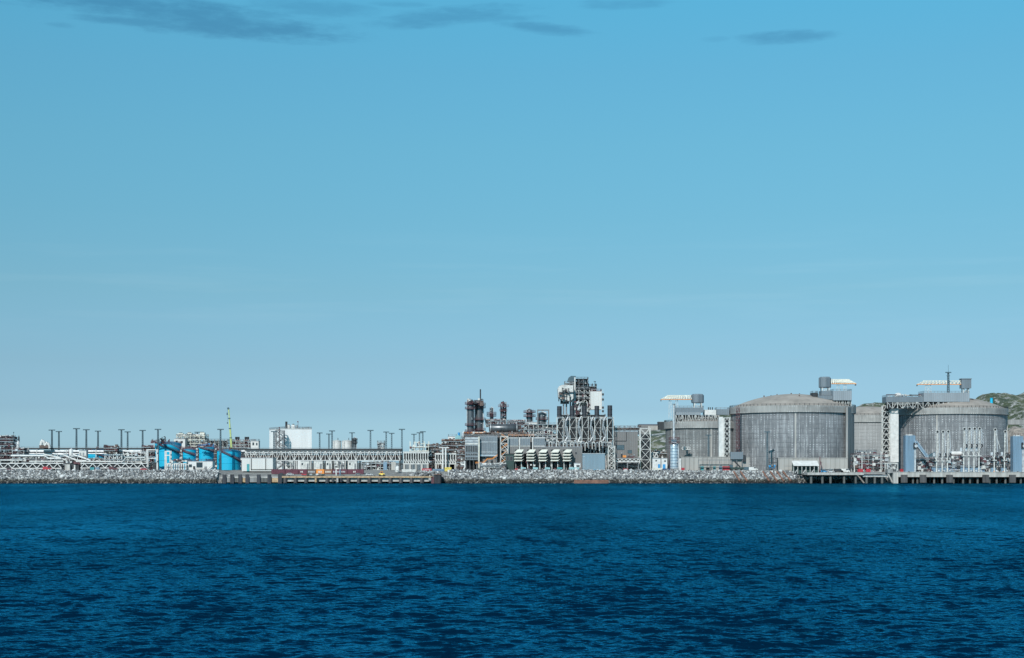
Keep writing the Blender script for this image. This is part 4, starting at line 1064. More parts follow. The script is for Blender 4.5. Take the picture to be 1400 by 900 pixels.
for px, y0, h, lab in ((57.8, 601.3, 3.2, 'taller white gooseneck vent of the pair above the long rack'), (64, 604.4, 3.6, 'lower white gooseneck vent of the pair above the long rack')):
    Y = 968; x = X(px, Y); t = thing('gooseneck_vent', lab, 'vent', (x, Y, Z(612.6, Y)), 'white gooseneck vents')
    z1 = Z(y0, Y); MB().path([(x-.9, Y, Z(609, Y)), (x-.3, Y, z1-.8), (x+.5, Y, z1-.6), (x+1.5, Y, z1-2.2), (x+1.9, Y, z1-4.2)], 1.0, 12).build('duct', 'white', t)
    MB().box(x-1.7, x+1.5, Y-.9, Y+.9, Z(612.6, Y), Z(608.6, Y)).build('fan_box', 'brown', t)
    MB().bar((x+1.9, Y, Z(612.6, Y)), (x+1.0, Y, z1-1.5), .3).build('stay', 'white2', t)
for px, lab in ((97, 'stubby white tank standing alone between rack and left truss bridge'),):
    column_vessel('small_tank', lab, px, 614, 623.5, 2.4, 960, 'white', (), cat='tank')
for a, b, lab in ((108, 118, 'white ribbed cabinet left of the small bright blue tank'),):
    building('switch_cabinet', lab, a, b, 616.5, 626, 962, 4, 'whiteclad', 'cabinet', windows=[(a+1, a+3, 619, 623), (a+5, a+7, 619, 623)], winm='galv')
module('pipe_module', 'white portal frame with dark bays right of the small bright blue tank', 143, 167, 621.2, 632.5, 938, 5, [622, 628], 4, ('dark', 'dark', 'maroon', 'white2'), 26, 7, 'pipe frame', 'white', None)
module('pipe_module', 'maroon valve platform on top of the rack right of the small blue tank', 142, 160, 609.5, 620, 966, 5, [612.5, 616], 3, ('maroon', 'dark', 'brown', 'white2'), 30, 8, 'valve platform', 'brown', 'maroon')
module('pipe_module', 'cluster of white valves and risers left of the big blue tanks', 168, 199, 618.5, 632.6, 940, 6, [624, 629], 5, ('white2', 'white', 'dark', 'maroon', 'insul'), 36, 9, 'valve station', 'white2', None)
module('pipe_module', 'tall dark pipe frame with maroon deck touching the leftmost big blue tank', 194, 211, 609.5, None, 944, 7, [611.5, 617, 624, 632], 2, ('dark', 'maroon', 'white2', 'brown'), 30, 12, 'pipe frame', 'dark', 'maroon')

# ================================================================= blue tanks
def blue_tank(label, x0, x1, yt, Y, stair, seed, ystair=None):
    pc = (x0+x1)/2; x = X(pc, Y); r = S((x1-x0)/2, Y); zg = GZ-.1; zt = Z(yt, Y)
    t = thing('blue_tank', label, 'storage tank', (x, Y, zg))
    MB().lathe(x, Y, [(r, zg), (r, zt)], 64).build('shell', 'bluetank', t)
    MB().lathe(x, Y, [(r+.12, zt-.35), (r+.12, zt+.004), (r*.6, zt+r*.11), (.02, zt+r*.16)], 48).build('roof', 'blueroof', t)
    for z in (zg+(zt-zg)*.36, zg+(zt-zg)*.70): MB().lathe(x, Y, [(r+.003, z), (r+.16, z), (r+.16, z+.22), (r+.003, z+.22)], 64, smooth=False).build('wind_girder', 'bluetank', t)
    g = MB(); n = 36
    for k in range(n):
        c, c2 = 2*PI*k/n, 2*PI*(k+1)/n; A = Vector((x+r*math.cos(c), Y+r*math.sin(c), zt)); B = Vector((x+r*math.cos(c2), Y+r*math.sin(c2), zt))
        g.bar(A, A+Vector((0,0,1.2)), .16)
        for h in (1.2, .6): g.bar(A+Vector((0,0,h)), B+Vector((0,0,h)), .16)
    g.build('railing', 'maroon', t)
    a0, a1, f0, f1 = stair; n = 40; g = MB(); h = MB(); w = 1.05
    for k in range(n):
        f = k/n; f2 = (k+1)/n; c = math.radians(a0+(a1-a0)*f); c2 = math.radians(a0+(a1-a0)*f2)
        z = zg+(zt-zg)*(f0+(f1-f0)*f); z2 = zg+(zt-zg)*(f0+(f1-f0)*f2)
        p = lambda cc, rr, zz: (x+math.sin(cc)*rr, Y-math.cos(cc)*rr, zz)
        g.add([p(c, r+.05, z), p(c, r+w, z), p(c2, r+w, z2), p(c2, r+.05, z2), p(c, r+.05, z-.35), p(c, r+w, z-.35), p(c2, r+w, z2-.35), p(c2, r+.05, z2-.35)],
              [(0,1,2,3),(7,6,5,4),(1,5,6,2),(0,3,7,4),(0,4,5,1),(3,2,6,7)])
        h.bar(p(c, r+w, z+1.1), p(c2, r+w, z2+1.1), .16); h.bar(p(c, r+w, z), p(c, r+w, z+1.1), .13); h.bar(p(c, r+w, z+.6), p(c2, r+w, z2+.6), .12)
    s_ = g.build('spiral_stair', 'maroon', t); h.build('handrail', 'maroon', s_)
    q = random.Random(seed)
    for k in range(3):
        d_ = q.uniform(.1, .7)*r; c = q.uniform(0, 6.28); MB().tube((x+d_*math.cos(c), Y+d_*math.sin(c), zt+r*.05), (x+d_*math.cos(c), Y+d_*math.sin(c), zt+r*.16+q.uniform(.8, 1.8)), .3, 8).build('roof_nozzle', 'maroon', t)
    return t
blue_tank('leftmost and tallest of the bright blue cylindrical tanks', 212.5, 248, 606.5, 975, (-38, 68, 1.0, .62), 1)
blue_tank('narrow bright blue tank, second of the blue row', 249.5, 268.5, 614.5, 976, (-60, 55, .98, .72), 2)
blue_tank('mid-sized bright blue tank, third of the blue row', 271, 294, 611, 978, (-40, 70, 1.0, .78), 3)
blue_tank('big bright blue tank in front, rightmost of the blue row beside the crane boom', 295.5, 329.5, 617, 958, (-25, 72, 1.02, .45), 4)
blue_tank('small bright blue tank far to the left among white pipes', 120.5, 151, 616.5, 1010, (-30, 60, 1.0, .6), 5)
# rooftop clutter linking the tanks
t = thing('tank_walkway', 'dark red walkway with pipes bridging across the tops of the blue tanks', 'walkway', (X(250, 968), 968, Z(614, 968)))
pts = [(207, 605.2), (224, 606.2), (235, 608), (246, 613.5), (268, 614.5), (274, 609.6), (292, 611), (304, 615.5)]
for i, ((a, ya), (b, yb)) in enumerate(zip(pts, pts[1:])):
    g = MB(); A = (X(a, 962), 962, Z(ya, 962)); B = (X(b, 962), 962, Z(yb, 962)); g.bar(A, B, 1.0, .35)
    s_ = g.build('walkway_span', 'maroon', t); MB().rail([(A[0], 961.3, A[2]+.2), (B[0], 961.3, B[2]+.2)], 1.2, 1.6, .16).build('railing', 'maroon', s_)
for px, yb in ((207.5, 643), (247.5, 643), (269.8, 643), (294.6, 643)):
    Y = 962; MB().box(X(px, Y)-.35, X(px, Y)+.35, Y-.3, Y+.3, GZ, Z(610 if px < 280 else 613, Y)).build('leg', 'dark', t)
clutter(t, X(206, 962), X(216, 962), 962, 966, Z(605, 962), Z(600, 962), 16, ('maroon', 'brown'), 4); clutter(t, X(219, 962), X(226, 962), 962, 966, Z(606, 962), Z(597.5, 962), 14, ('maroon', 'dark'), 6)
clutter(t, X(269, 964), X(293, 964), 964, 968, Z(611, 964), Z(606.5, 964), 24, ('maroon', 'white2', 'blue'), 8)
for i, (a, lab) in enumerate(((247.5, 'white pipe riser with loops between the first and second blue tanks'), (269.6, 'white pipe riser with loops between the second and third blue tanks'), (294.3, 'white pipe riser with loops left of the front blue tank'))):
    module('riser_stack', lab, a-1.5, a+1.6, 614, None, 953 if i < 2 else 945, 2, [620, 627, 634], 1, ('white2', 'maroon', 'dark'), 16, 70+i, 'pipe riser', 'brown', None, brace=False, w=.3, equip=False)

# frames and building below the blue tanks
def portal(label, x0, x1, y0, Y, d=3, m='white', w=.6, mid=None):
    t = thing('portal_frame', label, 'frame', (X((x0+x1)/2, Y), Y, GZ)); z = Z(y0, Y)
    for x in (X(x0, Y)+w/2, X(x1, Y)-w/2):
        for y in (Y, Y+d): MB().box(x-w/2, x+w/2, y, y+w, GZ-.2, z-w-.003).build('post', m, t)
    for y in (Y, Y+d): MB().box(X(x0, Y), X(x1, Y), y, y+w, z-w, z).build('beam', m, t)
    if mid: 
        for y in (Y,): MB().box(X(x0, Y)+w, X(x1, Y)-w, y, y+w, Z(mid, Y)-w, Z(mid, Y)).build('beam', m, t)
    return t
portal('bold white portal frame left of the leftmost big blue tank', 200, 214.5, 614.5, 936, mid=626)
portal('narrow tall white portal frame in front of the leftmost blue tank', 225, 233, 616.6, 933, mid=622)
t = thing('pipe_manifold', 'row of upright white pipes standing in front of the blue tanks', 'manifold', (X(241, 928), 928, GZ))
for k in range(9):
    px = 229.5 + k*3.1; x = X(px, 929); MB().path([(x, 929, GZ-.2), (x, 929, Z(635.2, 929)), (x, 931.5, Z(635.2, 929))], .5, 10).build('pipe', 'white', t)
    MB().tube((x, 929, Z(639, 929)), (x, 929, Z(638.2, 929)), .75, 10).build('flange', 'grey', t)
MB().box(X(226, 929), X(256, 929), 931, 932, Z(634.6, 929), Z(633.4, 929)).build('header', 'white2', t)
clutter(t, X(232, 931), X(255, 931), 930.2, 932, Z(633.5, 931), Z(629, 931), 22, ('maroon', 'white2', 'dark'), 5)
t = building('pump_building', 'low white flat-roofed building with dark windows in front of the blue tanks', 255, 290.5, 631.2, None, 931, 8, 'whiteclad', windows=[(268.5, 277, 632.2, 639.5), (258, 262.5, 635, 639)], doors=[(279.5, 283, 638, 'grey'), (264, 267, 637.5, 'dark')], roofrail='maroon')
MB().box(X(267, 930), X(279, 930), 930.2, 930.9, GZ, Z(640.5, 930)).build('plinth', 'conc', t)
g = MB(); g.bar((X(283, 929.5), 929.5, GZ+.3), (X(290, 929.5), 929.5, Z(636, 929.5)), 1.0, .25); st = g.build('outside_stair', 'white2', t)
one('bollard_post', MB().box(X(211, 924)-.9, X(211, 924)+.9, 924, 925.6, GZ-.3, Z(633.5, 924)).box(X(211, 924)-1.1, X(211, 924)+1.1, 923.8, 925.8, Z(633.5, 924)+.003, Z(632.6, 924)), 'dark', 'stout dark pier at the right end of the second white truss bridge', 'pier')

# cream and dark modules on the skyline behind
module('process_module', 'cream coloured equipment module on the skyline above the blue tanks', 241, 279.5, 593.5, None, 1075, 14, [596, 601, 606, 610], 6, ('cream', 'white2', 'dark', 'cream', 'insul'), 34, 15, frame='cream', rail='grey', deckm='cream')
t = building('equipment_house', 'white stepped equipment house left of the cream skyline module', 238, 253, 600.5, None, 1068, 8, 'whiteclad', windows=[(240, 243, 602.5, 605), (247, 250, 603, 606)])
for px, y0, lab in ((247, 592.5, 'cream air cooler on the left part of the cream module'), (259, 592, 'cream air cooler in the middle of the cream module'), (276.5, 591.5, 'cream air cooler at the right end of the cream module')):
    t = thing('air_cooler', lab, 'air cooler', (X(px, 1080), 1080, Z(596, 1080)), 'air coolers of the cream module')
    pbox(MB(), px-3, px+3, y0, 594.2, 1078, 4).build('casing', 'cream', t)
    for a in (-2.4, 2.4): pbox(MB(), px+a-.3, px+a+.3, 594.21, 596, 1078.2, 3.5).build('leg', 'dark', t)
    MB().lathe(X(px, 1080), 1080, [(1.2, Z(y0, 1080)), (1.3, Z(y0-1, 1080)), (1.1, Z(y0-1, 1080))], 14).build('fan_ring', 'grey', t)
module('process_module', 'long dark flat-roofed module behind the crane boom', 281, 311, 601, None, 1062, 12, [602.5, 606.5, 611], 5, ('dark', 'white2', 'insul', 'dark'), 34, 18, frame='white2', rail='dark', deckm='dark')
module('process_module', 'dark and white skyline module between crane boom and white block', 316, 346, 601.5, None, 1064, 12, [603, 607.5, 612], 5, ('dark', 'white2', 'maroon', 'insul'), 36, 19, frame='white2', rail='maroon')
for px, lab in ((324.5, 'dark fan unit on the skyline module, the left of two'), (337.5, 'dark fan unit on the skyline module, the right of two')):
    t = thing('fan_unit', lab, 'fan unit', (X(px, 1068), 1068, Z(603, 1068)), 'dark fan units on the skyline module')
    for a in (-1.6, 1.6): MB().lathe(X(px+a, 1068), 1068, [(.5, Z(601.6, 1068)), (.85, Z(599.8, 1068)), (.85, Z(597.6, 1068)), (.6, Z(597.4, 1068))], 12).build('fan_ring', 'dark', t)
    pbox(MB(), px-3, px+3, 601.6, 603, 1067, 3).build('frame', 'brown', t)
building('equipment_house', 'small white box house at right end of the dark skyline module', 343, 353.5, 603.5, None, 1060, 6, 'whiteclad', windows=[(345, 347.5, 605, 609), (350, 352, 605.5, 609)], roofrail='grey')

# mobile crane
Y = 1003; t = thing('mobile_crane', 'lime green telescopic crane boom rising steeply behind the blue tanks', 'crane', (X(318, Y), Y, GZ))
b0, b1 = Vector((X(318.2, Y), Y, GZ+3)), Vector((X(312.6, Y), Y, Z(559, Y)))
for k, (f0, f1, w_) in enumerate(((0, .50, 1.25), (.47, .66, 1.0), (.64, .84, .8), (.82, 1, .62))): MB().bar(b0.lerp(b1, f0), b0.lerp(b1, f1), w_, w_*1.2).build('boom_section', 'crane', t)
for f in (.485, .65, .83): 
    c = b0.lerp(b1, f); MB().box(c.x-.8, c.x+.7, Y-.8, Y+.8, c.z-.35, c.z+.35).build('boom_collar', 'mastc', t)
c = b1; MB().tube((c.x-.3, Y-.5, c.z+.2), (c.x-.3, Y+.5, c.z+.2), .75, 12).build('sheave', 'mastc', t)
g = MB(); g.bar((c.x-.7, Y-.3, c.z), (c.x-.7, Y-.3, Z(577.5, Y)), .09).box(c.x-1.1, c.x-.4, Y-.6, Y, Z(579.5, Y), Z(577.5, Y)); g.build('hook_block', 'mastc', t)
MB().box(c.x-1.35, c.x-.65, Y-.5, Y+.5, Z(567.5, Y), Z(564.5, Y)).build('boom_box', 'mastc', t)
MB().box(X(318, Y)-6, X(318, Y)+7, Y-1.4, Y+1.4, GZ+.9, GZ+2.2).build('carrier', 'crane', t); MB().box(X(318, Y)-3, X(318, Y)+2.4, Y-1.3, Y+1.3, GZ+2.201, GZ+4).build('superstructure', 'crane', t)
for k in range(4):
    for yy in (-1.5, 1.1): MB().tube((X(318, Y)-4.6+k*3.1, Y+yy, GZ+.65), (X(318, Y)-4.6+k*3.1, Y+yy+.4, GZ+.65), .65, 14).build('wheel', 'tyre', t)

# white two-panel building in front of the rack
t = building('white_hall', 'long low white hall with smooth walls below left end of the truss rack', 330.5, 373, 626.6, None, 936, 14, 'whiteclad', doors=[(337.5, 341, 634.5, 'teal')])
for px in (343.6, 363.3): MB().box(X(px, 936)-.22, X(px, 936)+.22, 935.8, 935.99, GZ, Z(627, 936)).build('downpipe', 'dark', t)
MB().box(X(344, 936), X(373, 936), 935.85, 935.995, GZ, Z(641.6, 936)).build('base_strip', 'concw', t)
module('pipe_module', 'dark pipe frame squeezed between the front blue tank and the white hall', 329.6, 333.4, 621, None, 944, 4, [627, 634], 1, ('dark', 'white2', 'maroon'), 18, 24, 'pipe frame', 'dark', 'maroon')

# big white block
Y = 1010; t = thing('white_block', 'big plain white windowless block standing high behind the truss rack', 'building', (X(388.6, Y), Y, GZ))
yw = math.radians(25); c0 = Vector((X(388.6, Y), Y, 0)); u_ = Vector((math.cos(yw), math.sin(yw), 0)); w_ = Vector((-math.sin(yw), math.cos(yw), 0)); zt = Z(586.6, Y)
W_ = next(k*.1 for k in range(100, 600) if 700 + FOC*(c0+u_*(k*.1)).x/(c0+u_*(k*.1)).y > 426.2); D_ = next(k*.1 for k in range(100, 900) if 700 + FOC*(c0+w_*(k*.1)).x/(c0+w_*(k*.1)).y < 368.3)
def slab(q0, q1, za, zb_):
    ps = [c0+u_*a+w_*b_ for a, b_ in ((q0[0], q0[1]), (q1[0], q0[1]), (q1[0], q1[1]), (q0[0], q1[1]))]
    return MB().add([(p.x, p.y, za) for p in ps] + [(p.x, p.y, zb_) for p in ps], [(0,3,2,1),(4,5,6,7),(0,1,5,4),(1,2,6,5),(2,3,7,6),(3,0,4,7)])
slab((0, 0), (W_, D_), GZ-.2, zt).build('wall', 'blockclad', t); rf = slab((-.15, -.15), (W_+.15, D_+.15), zt+.003, zt+.4).build('roof', 'white2', t)
ps = [c0+w_*D_, c0+u_*.2+w_*.2, c0+u_*(W_-.2)+w_*.2, c0+u_*(W_-.2)+w_*D_]
MB().rail([(p.x, p.y, zt+.4) for p in ps], 1.2, 2.0, .2).build('railing', 'grey', rf)
stair_tower('stair_tower', 'dark zigzag stair tower on the left side wall of the big white block', 375.8, 388, 588.5, 1002, 5, 6, 'grey', 'dark')
one('antenna', MB().tube((X(382, 1004), 1003.6, Z(612, 1004)), (X(382, 1004), 1003.6, Z(585, 1004)), .3, 8).box(X(382, 1004)-.4, X(382, 1004)+.4, 1003.2, 1004, Z(585, 1004), Z(584, 1004)), 'maroon', 'dark red pole on the stair tower of the big white block', 'pole')
for px, w_, y0, m, lab in ((391, 2.2, 576.5, 'dark', 'twin dark exhaust stub on the white block roof'), (394.5, 3.0, 581, 'white2', 'white fan housing beside the dark exhaust stub on the block roof'), (400.5, 4.5, 580.6, 'whiteclad', 'biggest white air unit on the white block roof'), (405.5, 2.6, 582, 'galv', 'grey metal unit at right end of the roof equipment row')):
    Y = 1016; t = thing('roof_unit', lab, 'roof unit', (X(px, Y), Y, Z(586.4, Y)+.1)); zb = Z(586.5, Y)+.36
    pbox(MB(), px-w_/2, px+w_/2, max(y0, 581), 586, Y, 3).build('casing', m, t)
    if y0 < 580:
        for a in (-.5, .9): MB().tube((X(px+a, Y), Y+1, Z(582, Y)), (X(px+a, Y), Y+1, Z(y0, Y)), .42, 10).build('exhaust', 'dark', t)
    else: MB().tube((X(px, Y), Y+1.5, Z(max(y0, 581), Y)), (X(px, Y), Y+1.5, Z(y0-1, Y)), S(w_*.3, Y), 12).build('fan', 'grey', t)
one('antenna', MB().tube((X(407.5, 1018), 1018, Z(586.5, 1018)), (X(407.5, 1018), 1018, Z(577.5, 1018)), .12, 6).box(X(407, 1018)-.3, X(407, 1018)+.5, 1017.7, 1018.3, Z(577.5, 1018), Z(576, 1018)), 'maroon', 'thin aerial with a red head on the white block roof', 'antenna')

# white twin tanks and dark column
for a, b, lab in ((454.3, 466.2, 'left one of the two white cylindrical tanks behind the rack'), (467.4, 482, 'right one of the two white cylindrical tanks, next to the dark column')):
    Y = 1004; x = X((a+b)/2, Y); r = S((b-a)/2, Y); zt = Z(602.8, Y); t = thing('white_tank', lab, 'storage tank', (x, Y, GZ))
    MB().lathe(x, Y, [(r, GZ), (r, zt)], 40).build('shell', 'white', t); MB().lathe(x, Y, [(r+.1, zt-.3), (r+.1, zt+.003), (.02, zt+.7)], 40).build('roof', 'white2', t)
    MB().tube((x+.3*r, Y, zt), (x+.3*r, Y, zt+2.0), .2, 8).build('vent', 'dark', t)
    g = MB()
    for dx in (-.3, .3): g.bar((x-.4*r+dx, Y-r*.94, GZ), (x-.4*r+dx, Y-r*.94, zt), .13)
    for k in range(22): g.bar((x-.4*r-.3, Y-r*.94, GZ+1+k), (x-.4*r+.3, Y-r*.94, GZ+1+k), .1)
    g.build('ladder', 'galv', t)
column_vessel('process_column', 'slim dark column right of the white twin tanks', 484.8, 598.5, 643, 2.4, 1001, 'vessel', (602, 606), pm='dark', pr=.8)
t = module('vent_unit', 'small boxy vent unit on top of the truss rack', 516, 525.5, 604, 613.6, 965, 4, [605, 609], 2, ('grey', 'white2', 'dark'), 20, 33, 'vent unit', 'grey', 'grey', w=.4)
MB().tube((X(520.5, 966), 966.5, Z(613.5, 966)), (X(520.5, 966), 966.5, Z(606, 966)), .7, 10).build('stub_pipe', 'white', t)

# ================================================================= pipe bents at the middle
def bents(label, x0, x1, y0, y1, Y, d, n, seed, cap='white2', piers=True, tall=()):
    xa, xb = X(x0, Y), X(x1, Y); zt, zp = Z(y0, Y), Z(y1, Y); zg = GZ-.3
    t = thing('pipe_bent_row', label, 'pipe rack', ((xa+xb)/2, Y+d/2, zg))
    for y in (Y, Y+d): MB().box(xa, xb, y, y+.7, zt-.9, zt).build('top_beam', cap, t)
    for k in range(n):
        x = xa+.5+(xb-xa-1)*k/(n-1)
        for y in (Y+.35, Y+d+.35): MB().box(x-.24, x+.24, y-.24, y+.24, zp, zt-.903).build('column', 'white2', t)
        b = MB().bar((x+.2, Y+.3, zp+2.6), (x+1.3, Y+.3, zp+.3), .36); b.build('strut', 'white', t)
    MB().box(xa, xb, Y+.1, Y+d+.6, zp-.7, zp-.003).build('sill_beam', 'white2', t)
    m_ = max(2, int((xb-xa)/4))
    for k in range(m_+1):
        x = xa+.7+(xb-xa-1.4)*k/m_; MB().box(x-.65, x+.65, Y+.2, Y+d, zg, zp-.703).build('pier', 'conc', t)
    MB().box(xa+.5, xb-.5, Y+1.3, Y+1.6, zp+.01, zt-1.2).build('shade_panel', 'dark', t)  # dark sheet that paints the shade between the columns
    for py, r, m in ((y0+3, .45, 'insul'), (y0+6, .4, 'white2'), (y0+9, .35, 'brown')): MB().tube((xa, Y+d*.5, Z(py, Y)), (xb, Y+d*.5, Z(py, Y)), r, 8).build('pipe', m, t)
    return t
bents('row of white columns with slanted struts under a white beam, left of the process area', 551, 586, 617.6, 633.5, 948, 5, 11, 1)
bents('row of white columns with slanted struts below the main process module', 594.5, 624, 619.5, 633.5, 944, 5, 9, 2)
t = thing('pipe_bent_row', 'two thick white risers with a flat cap in front of the process module', 'pipe riser', (X(607, 940), 940, GZ))
for a in (605.3, 609.2): MB().box(X(a, 940)-.45, X(a, 940)+.45, 940, 941.2, GZ, Z(612.8, 940)).build('riser', 'white', t)
MB().box(X(600, 940), X(614, 940), 939.8, 941.4, Z(612.8, 940)+.003, Z(611.6, 940)).build('cap_beam', 'white', t)
module('process_module', 'open cream skeleton frame with thin masts above the left column row', 560, 586, 603.5, 619.5, 955, 8, [611, 616.5], 4, ('cream', 'white2', 'maroon'), 9, 41, frame='cream', rail=None, deckm='cream', w=.26, back=False, equip=False)
module('process_module', 'thick tangle of dark pipework stepping up toward the twin columns', 583, 606, 607.5, None, 962, 10, [610, 615, 622, 630], 3, ('dark', 'white2', 'brown', 'maroon', 'insul'), 54, 42, frame='brown', rail='brown')
module('process_module', 'tall dark module with a rusty top railing left of the twin dark columns', 604, 636, 601.5, None, 952, 12, [603.5, 609, 615, 621, 628], 4, ('dark', 'brown', 'dark', 'white2', 'maroon', 'insul'), 90, 43, frame='brown', rail='brown')
MB().rail([(X(604, 951), 951.4, Z(603.4, 951)), (X(636, 951), 951.4, Z(603.4, 951))], 1.3, 2.4, .2).build('top_railing', 'rust', bpy.data.objects[[o.name for o in COL.objects if o.name.startswith('process_module')][-1]])
building('white_unit', 'white flat unit with dark louvres on top of the dark rusty-railed module', 612.5, 624, 597.2, 603.4, 958, 5, 'white', 'equipment unit', windows=[(614, 617, 599.2, 602), (619, 622, 599.2, 602)], winm='dark', roofrail='galv')
t = thing('blower', 'pale teal blower with a stub pipe left of the twin dark columns', 'blower', (X(628, 958), 958, Z(603.4, 958)))
MB().tube((X(626, 958), 957, Z(599, 958)), (X(626, 958), 961, Z(599, 958)), 1.9, 16).build('casing', 'paleteal', t); MB().tube((X(627.5, 958), 958, Z(601, 958)), (X(627.5, 958), 958, Z(591.5, 958)), .8, 10).build('stub_pipe', 'blue', t); pbox(MB(), 624, 631, 601.5, 603.4, 957, 4).build('skid', 'orange', t)
column_vessel('small_column', 'short bright silver column left of the twin dark columns', 633.5, 590.5, 603.4, 1.5, 957, 'insul', (599,), cat='vessel', pm='grey', pr=.6)
module('pipe_riser_frame', 'narrow dark pipe frame between column row and clad building', 624.5, 635, 617, None, 941, 6, [621, 626, 632, 637], 2, ('dark', 'white2', 'brown', 'insul', 'maroon'), 36, 44, 'pipe frame', 'brown', 'brown')
# ================================================================= middle: clad buildings, columns, power block
def grid_building(label, x0, x1, y0, y1, Y, d, cols, rows, m='facade', bands=(), under=None, frame='galv', glassm='bluegrey', legs=True):
    """clad block with a grid of glazed strips: mullions and transoms stand proud of the glass"""
    xa, xb = X(x0, Y), X(x1, Y); zt, zb = Z(y0, Y), Z(y1, Y); t = thing('clad_building', label, 'building', ((xa+xb)/2, Y+d/2, GZ if legs else zb))
    MB().box(xa, xb, Y, Y+d, zb, zt).build('wall', m, t); MB().box(xa-.2, xb+.2, Y-.2, Y+d+.2, zt+.003, zt+.4).build('roof', 'roofing', t)
    for (a, b, mm_) in bands: MB().box(xa+.02, xb-.02, Y-.22, Y-.001, Z(b, Y), Z(a, Y)).build('wall_band', mm_, t)
    for (a, b, nc) in rows:
        z1, z0 = Z(a, Y), Z(b, Y); wn = MB().box(xa+.3, xb-.3, Y-.06, Y-.002, z0, z1).build('window', glassm, t)
        for k in range(nc+1):
            x = xa+.3+(xb-xa-.6)*k/nc; MB().box(x-.13, x+.13, Y-.24, Y-.061, z0, z1).build('mullion', frame, wn)
        MB().box(xa+.3, xb-.3, Y-.3, Y-.241, z0-.12, z0+.12).build('transom', frame, wn)
    if legs:
        n = 4
        for k in range(n):
            x = xa+.6+(xb-xa-1.2)*k/(n-1)
            for y in (Y+.6, Y+d-1): MB().box(x-.35, x+.35, y-.35, y+.35, GZ-.2, zb).build('leg', 'dark', t)
        MB().box(xa+1.2, xb-.4, Y+d*.45, Y+d*.8, GZ-.1, zb-.01).build('undercroft_shade', 'shadeback', t)  # near-black box filling in the shade under the raised building
    return t
t = grid_building('light grey-blue banded clad building on legs below the twin dark columns', 635.8, 653.8, 598.2, 629.3, 936, 9, 6, [(609.5, 618.5, 7), (620.2, 623, 7), (625, 628.7, 7)], 'facade', [(598.4, 600.5, 'insul'), (602.4, 604, 'insul'), (606, 608, 'white2')], glassm='dark')
MB().box(X(654, 935.5), X(655.6, 935.5), 935.5, 937, GZ, Z(597, 935.5)).build('corner_pilaster', 'cream', t)
t = grid_building('blue-grey gridded clad building right of the light banded one', 656.2, 680, 597, 624.2, 939, 9, 5, [(598, 603.8, 6), (605.5, 617.5, 7), (619.3, 621.5, 7)], 'facade', [(604, 605, 'insul'), (617.8, 618.8, 'insul'), (622, 624, 'steelclad')], glassm='bluegrey')
t = thing('switch_room', 'purple-grey low room under the blue-grey gridded building', 'building', (X(668, 941), 943, GZ))
pbox(MB(), 658, 680, 624.4, 643.2, 941, 6).build('wall', 'greyclad', t); pbox(MB(), 672, 677, 633, 640, 940.8, .19).build('window', 'galv', t)
for i, (a, b, lab) in enumerate(((696.2, 709, 'grey grid-panel block with white frame right of the orange stair tower'), (711, 725, 'second grey grid-panel block with white frame, centre of three'), (729, 745, 'third grey grid-panel block, partly behind the cream louvre units'))):
    t = grid_building(lab, a, b, 598.4, 620.2, 941, 8, 4, [(599.6, 609, 5)], 'greyclad', [(598.5, 599.4, 'white'), (609.6, 610.6, 'white2')], legs=True)
    MB().box(X(a, 940.5)-.7, X(a, 940.5)-.05, 940.5, 941.5, GZ, Z(598, 940.5)).build('corner_pilaster', 'white', t)
t = stair_tower('stair_tower', 'white stair tower with orange handrails between two clad buildings', 684, 695, 596.5, 938, 4, 5, 'white2', 'orange')
MB().box(X(679.5, 942), X(695.5, 942), 942.1, 942.4, GZ, Z(598, 942)).build('shade_panel', 'dark', t)  # dark sheet added behind the flights to make the gap look shaded
t = thing('outside_stair', 'orange railed open stair sloping up in front of the clad buildings', 'stair', (X(665, 931), 931, GZ))
PT = [(650, 634.5), (661, 634.5), (666.5, 629.2), (673, 629.2), (680, 624.2)]
for (a, ya), (b, yb) in zip(PT, PT[1:]):
    A, B = (X(a, 930), 930, Z(ya, 930)), (X(b, 930), 930, Z(yb, 930)); f = MB().bar(A, B, 1.4, .3).build('flight', 'grey', t)
    g = MB(); 
    for yy in (-.75, .75):
        for h in (.6, 1.15): g.bar((A[0], 930+yy, A[2]+h), (B[0], 930+yy, B[2]+h), .24)
    g.build('handrail', 'orange', f)
for px, py in ((652, 635), (660, 635), (669.5, 630), (679, 625)): MB().box(X(px, 930)-.2, X(px, 930)+.2, 929.8, 930.2, GZ-.2, Z(py, 930)).build('post', 'grey', t)
MB().rail([(X(695, 939), 939.4, Z(596.8, 939)), (X(730, 939), 939.4, Z(596.8, 939))], 1.3, 2.5, .12).build('roof_railing', 'orange', bpy.data.objects['clad_building.002'])
t = thing('pipe_spool', 'white bent pipe standing under the light banded clad building', 'pipe', (X(635, 929), 929, GZ))
MB().path([(X(630, 929), 929, Z(635.5, 929)), (X(635.5, 929), 929, Z(635.5, 929)), (X(635.5, 929), 929, Z(631.6, 929)), (X(634.5, 929), 930, Z(631, 929))], .5, 10).build('pipe', 'white', t); MB().path([(X(635.5, 929), 929, Z(635.5, 929)), (X(635.8, 929), 929, Z(639, 929)), (X(633.5, 929), 929, GZ-.2)], .5, 10).build('pipe', 'white', t)
building('generator_hut', 'dark green-grey hut left of the cream louvre units', 691, 703, 621.3, None, 929, 5, 'green', windows=[(692.5, 695.5, 624, 630), (697, 701, 624, 630)], winm='dark', roofm='dark')
module('low_piping', 'low grey tangle of pipes between the rubble and the clad buildings', 656, 692, 633.5, None, 926, 5, [637], 4, ('grey', 'dark', 'white2', 'insul'), 50, 81, 'pipe cluster', 'grey', None, w=.3)

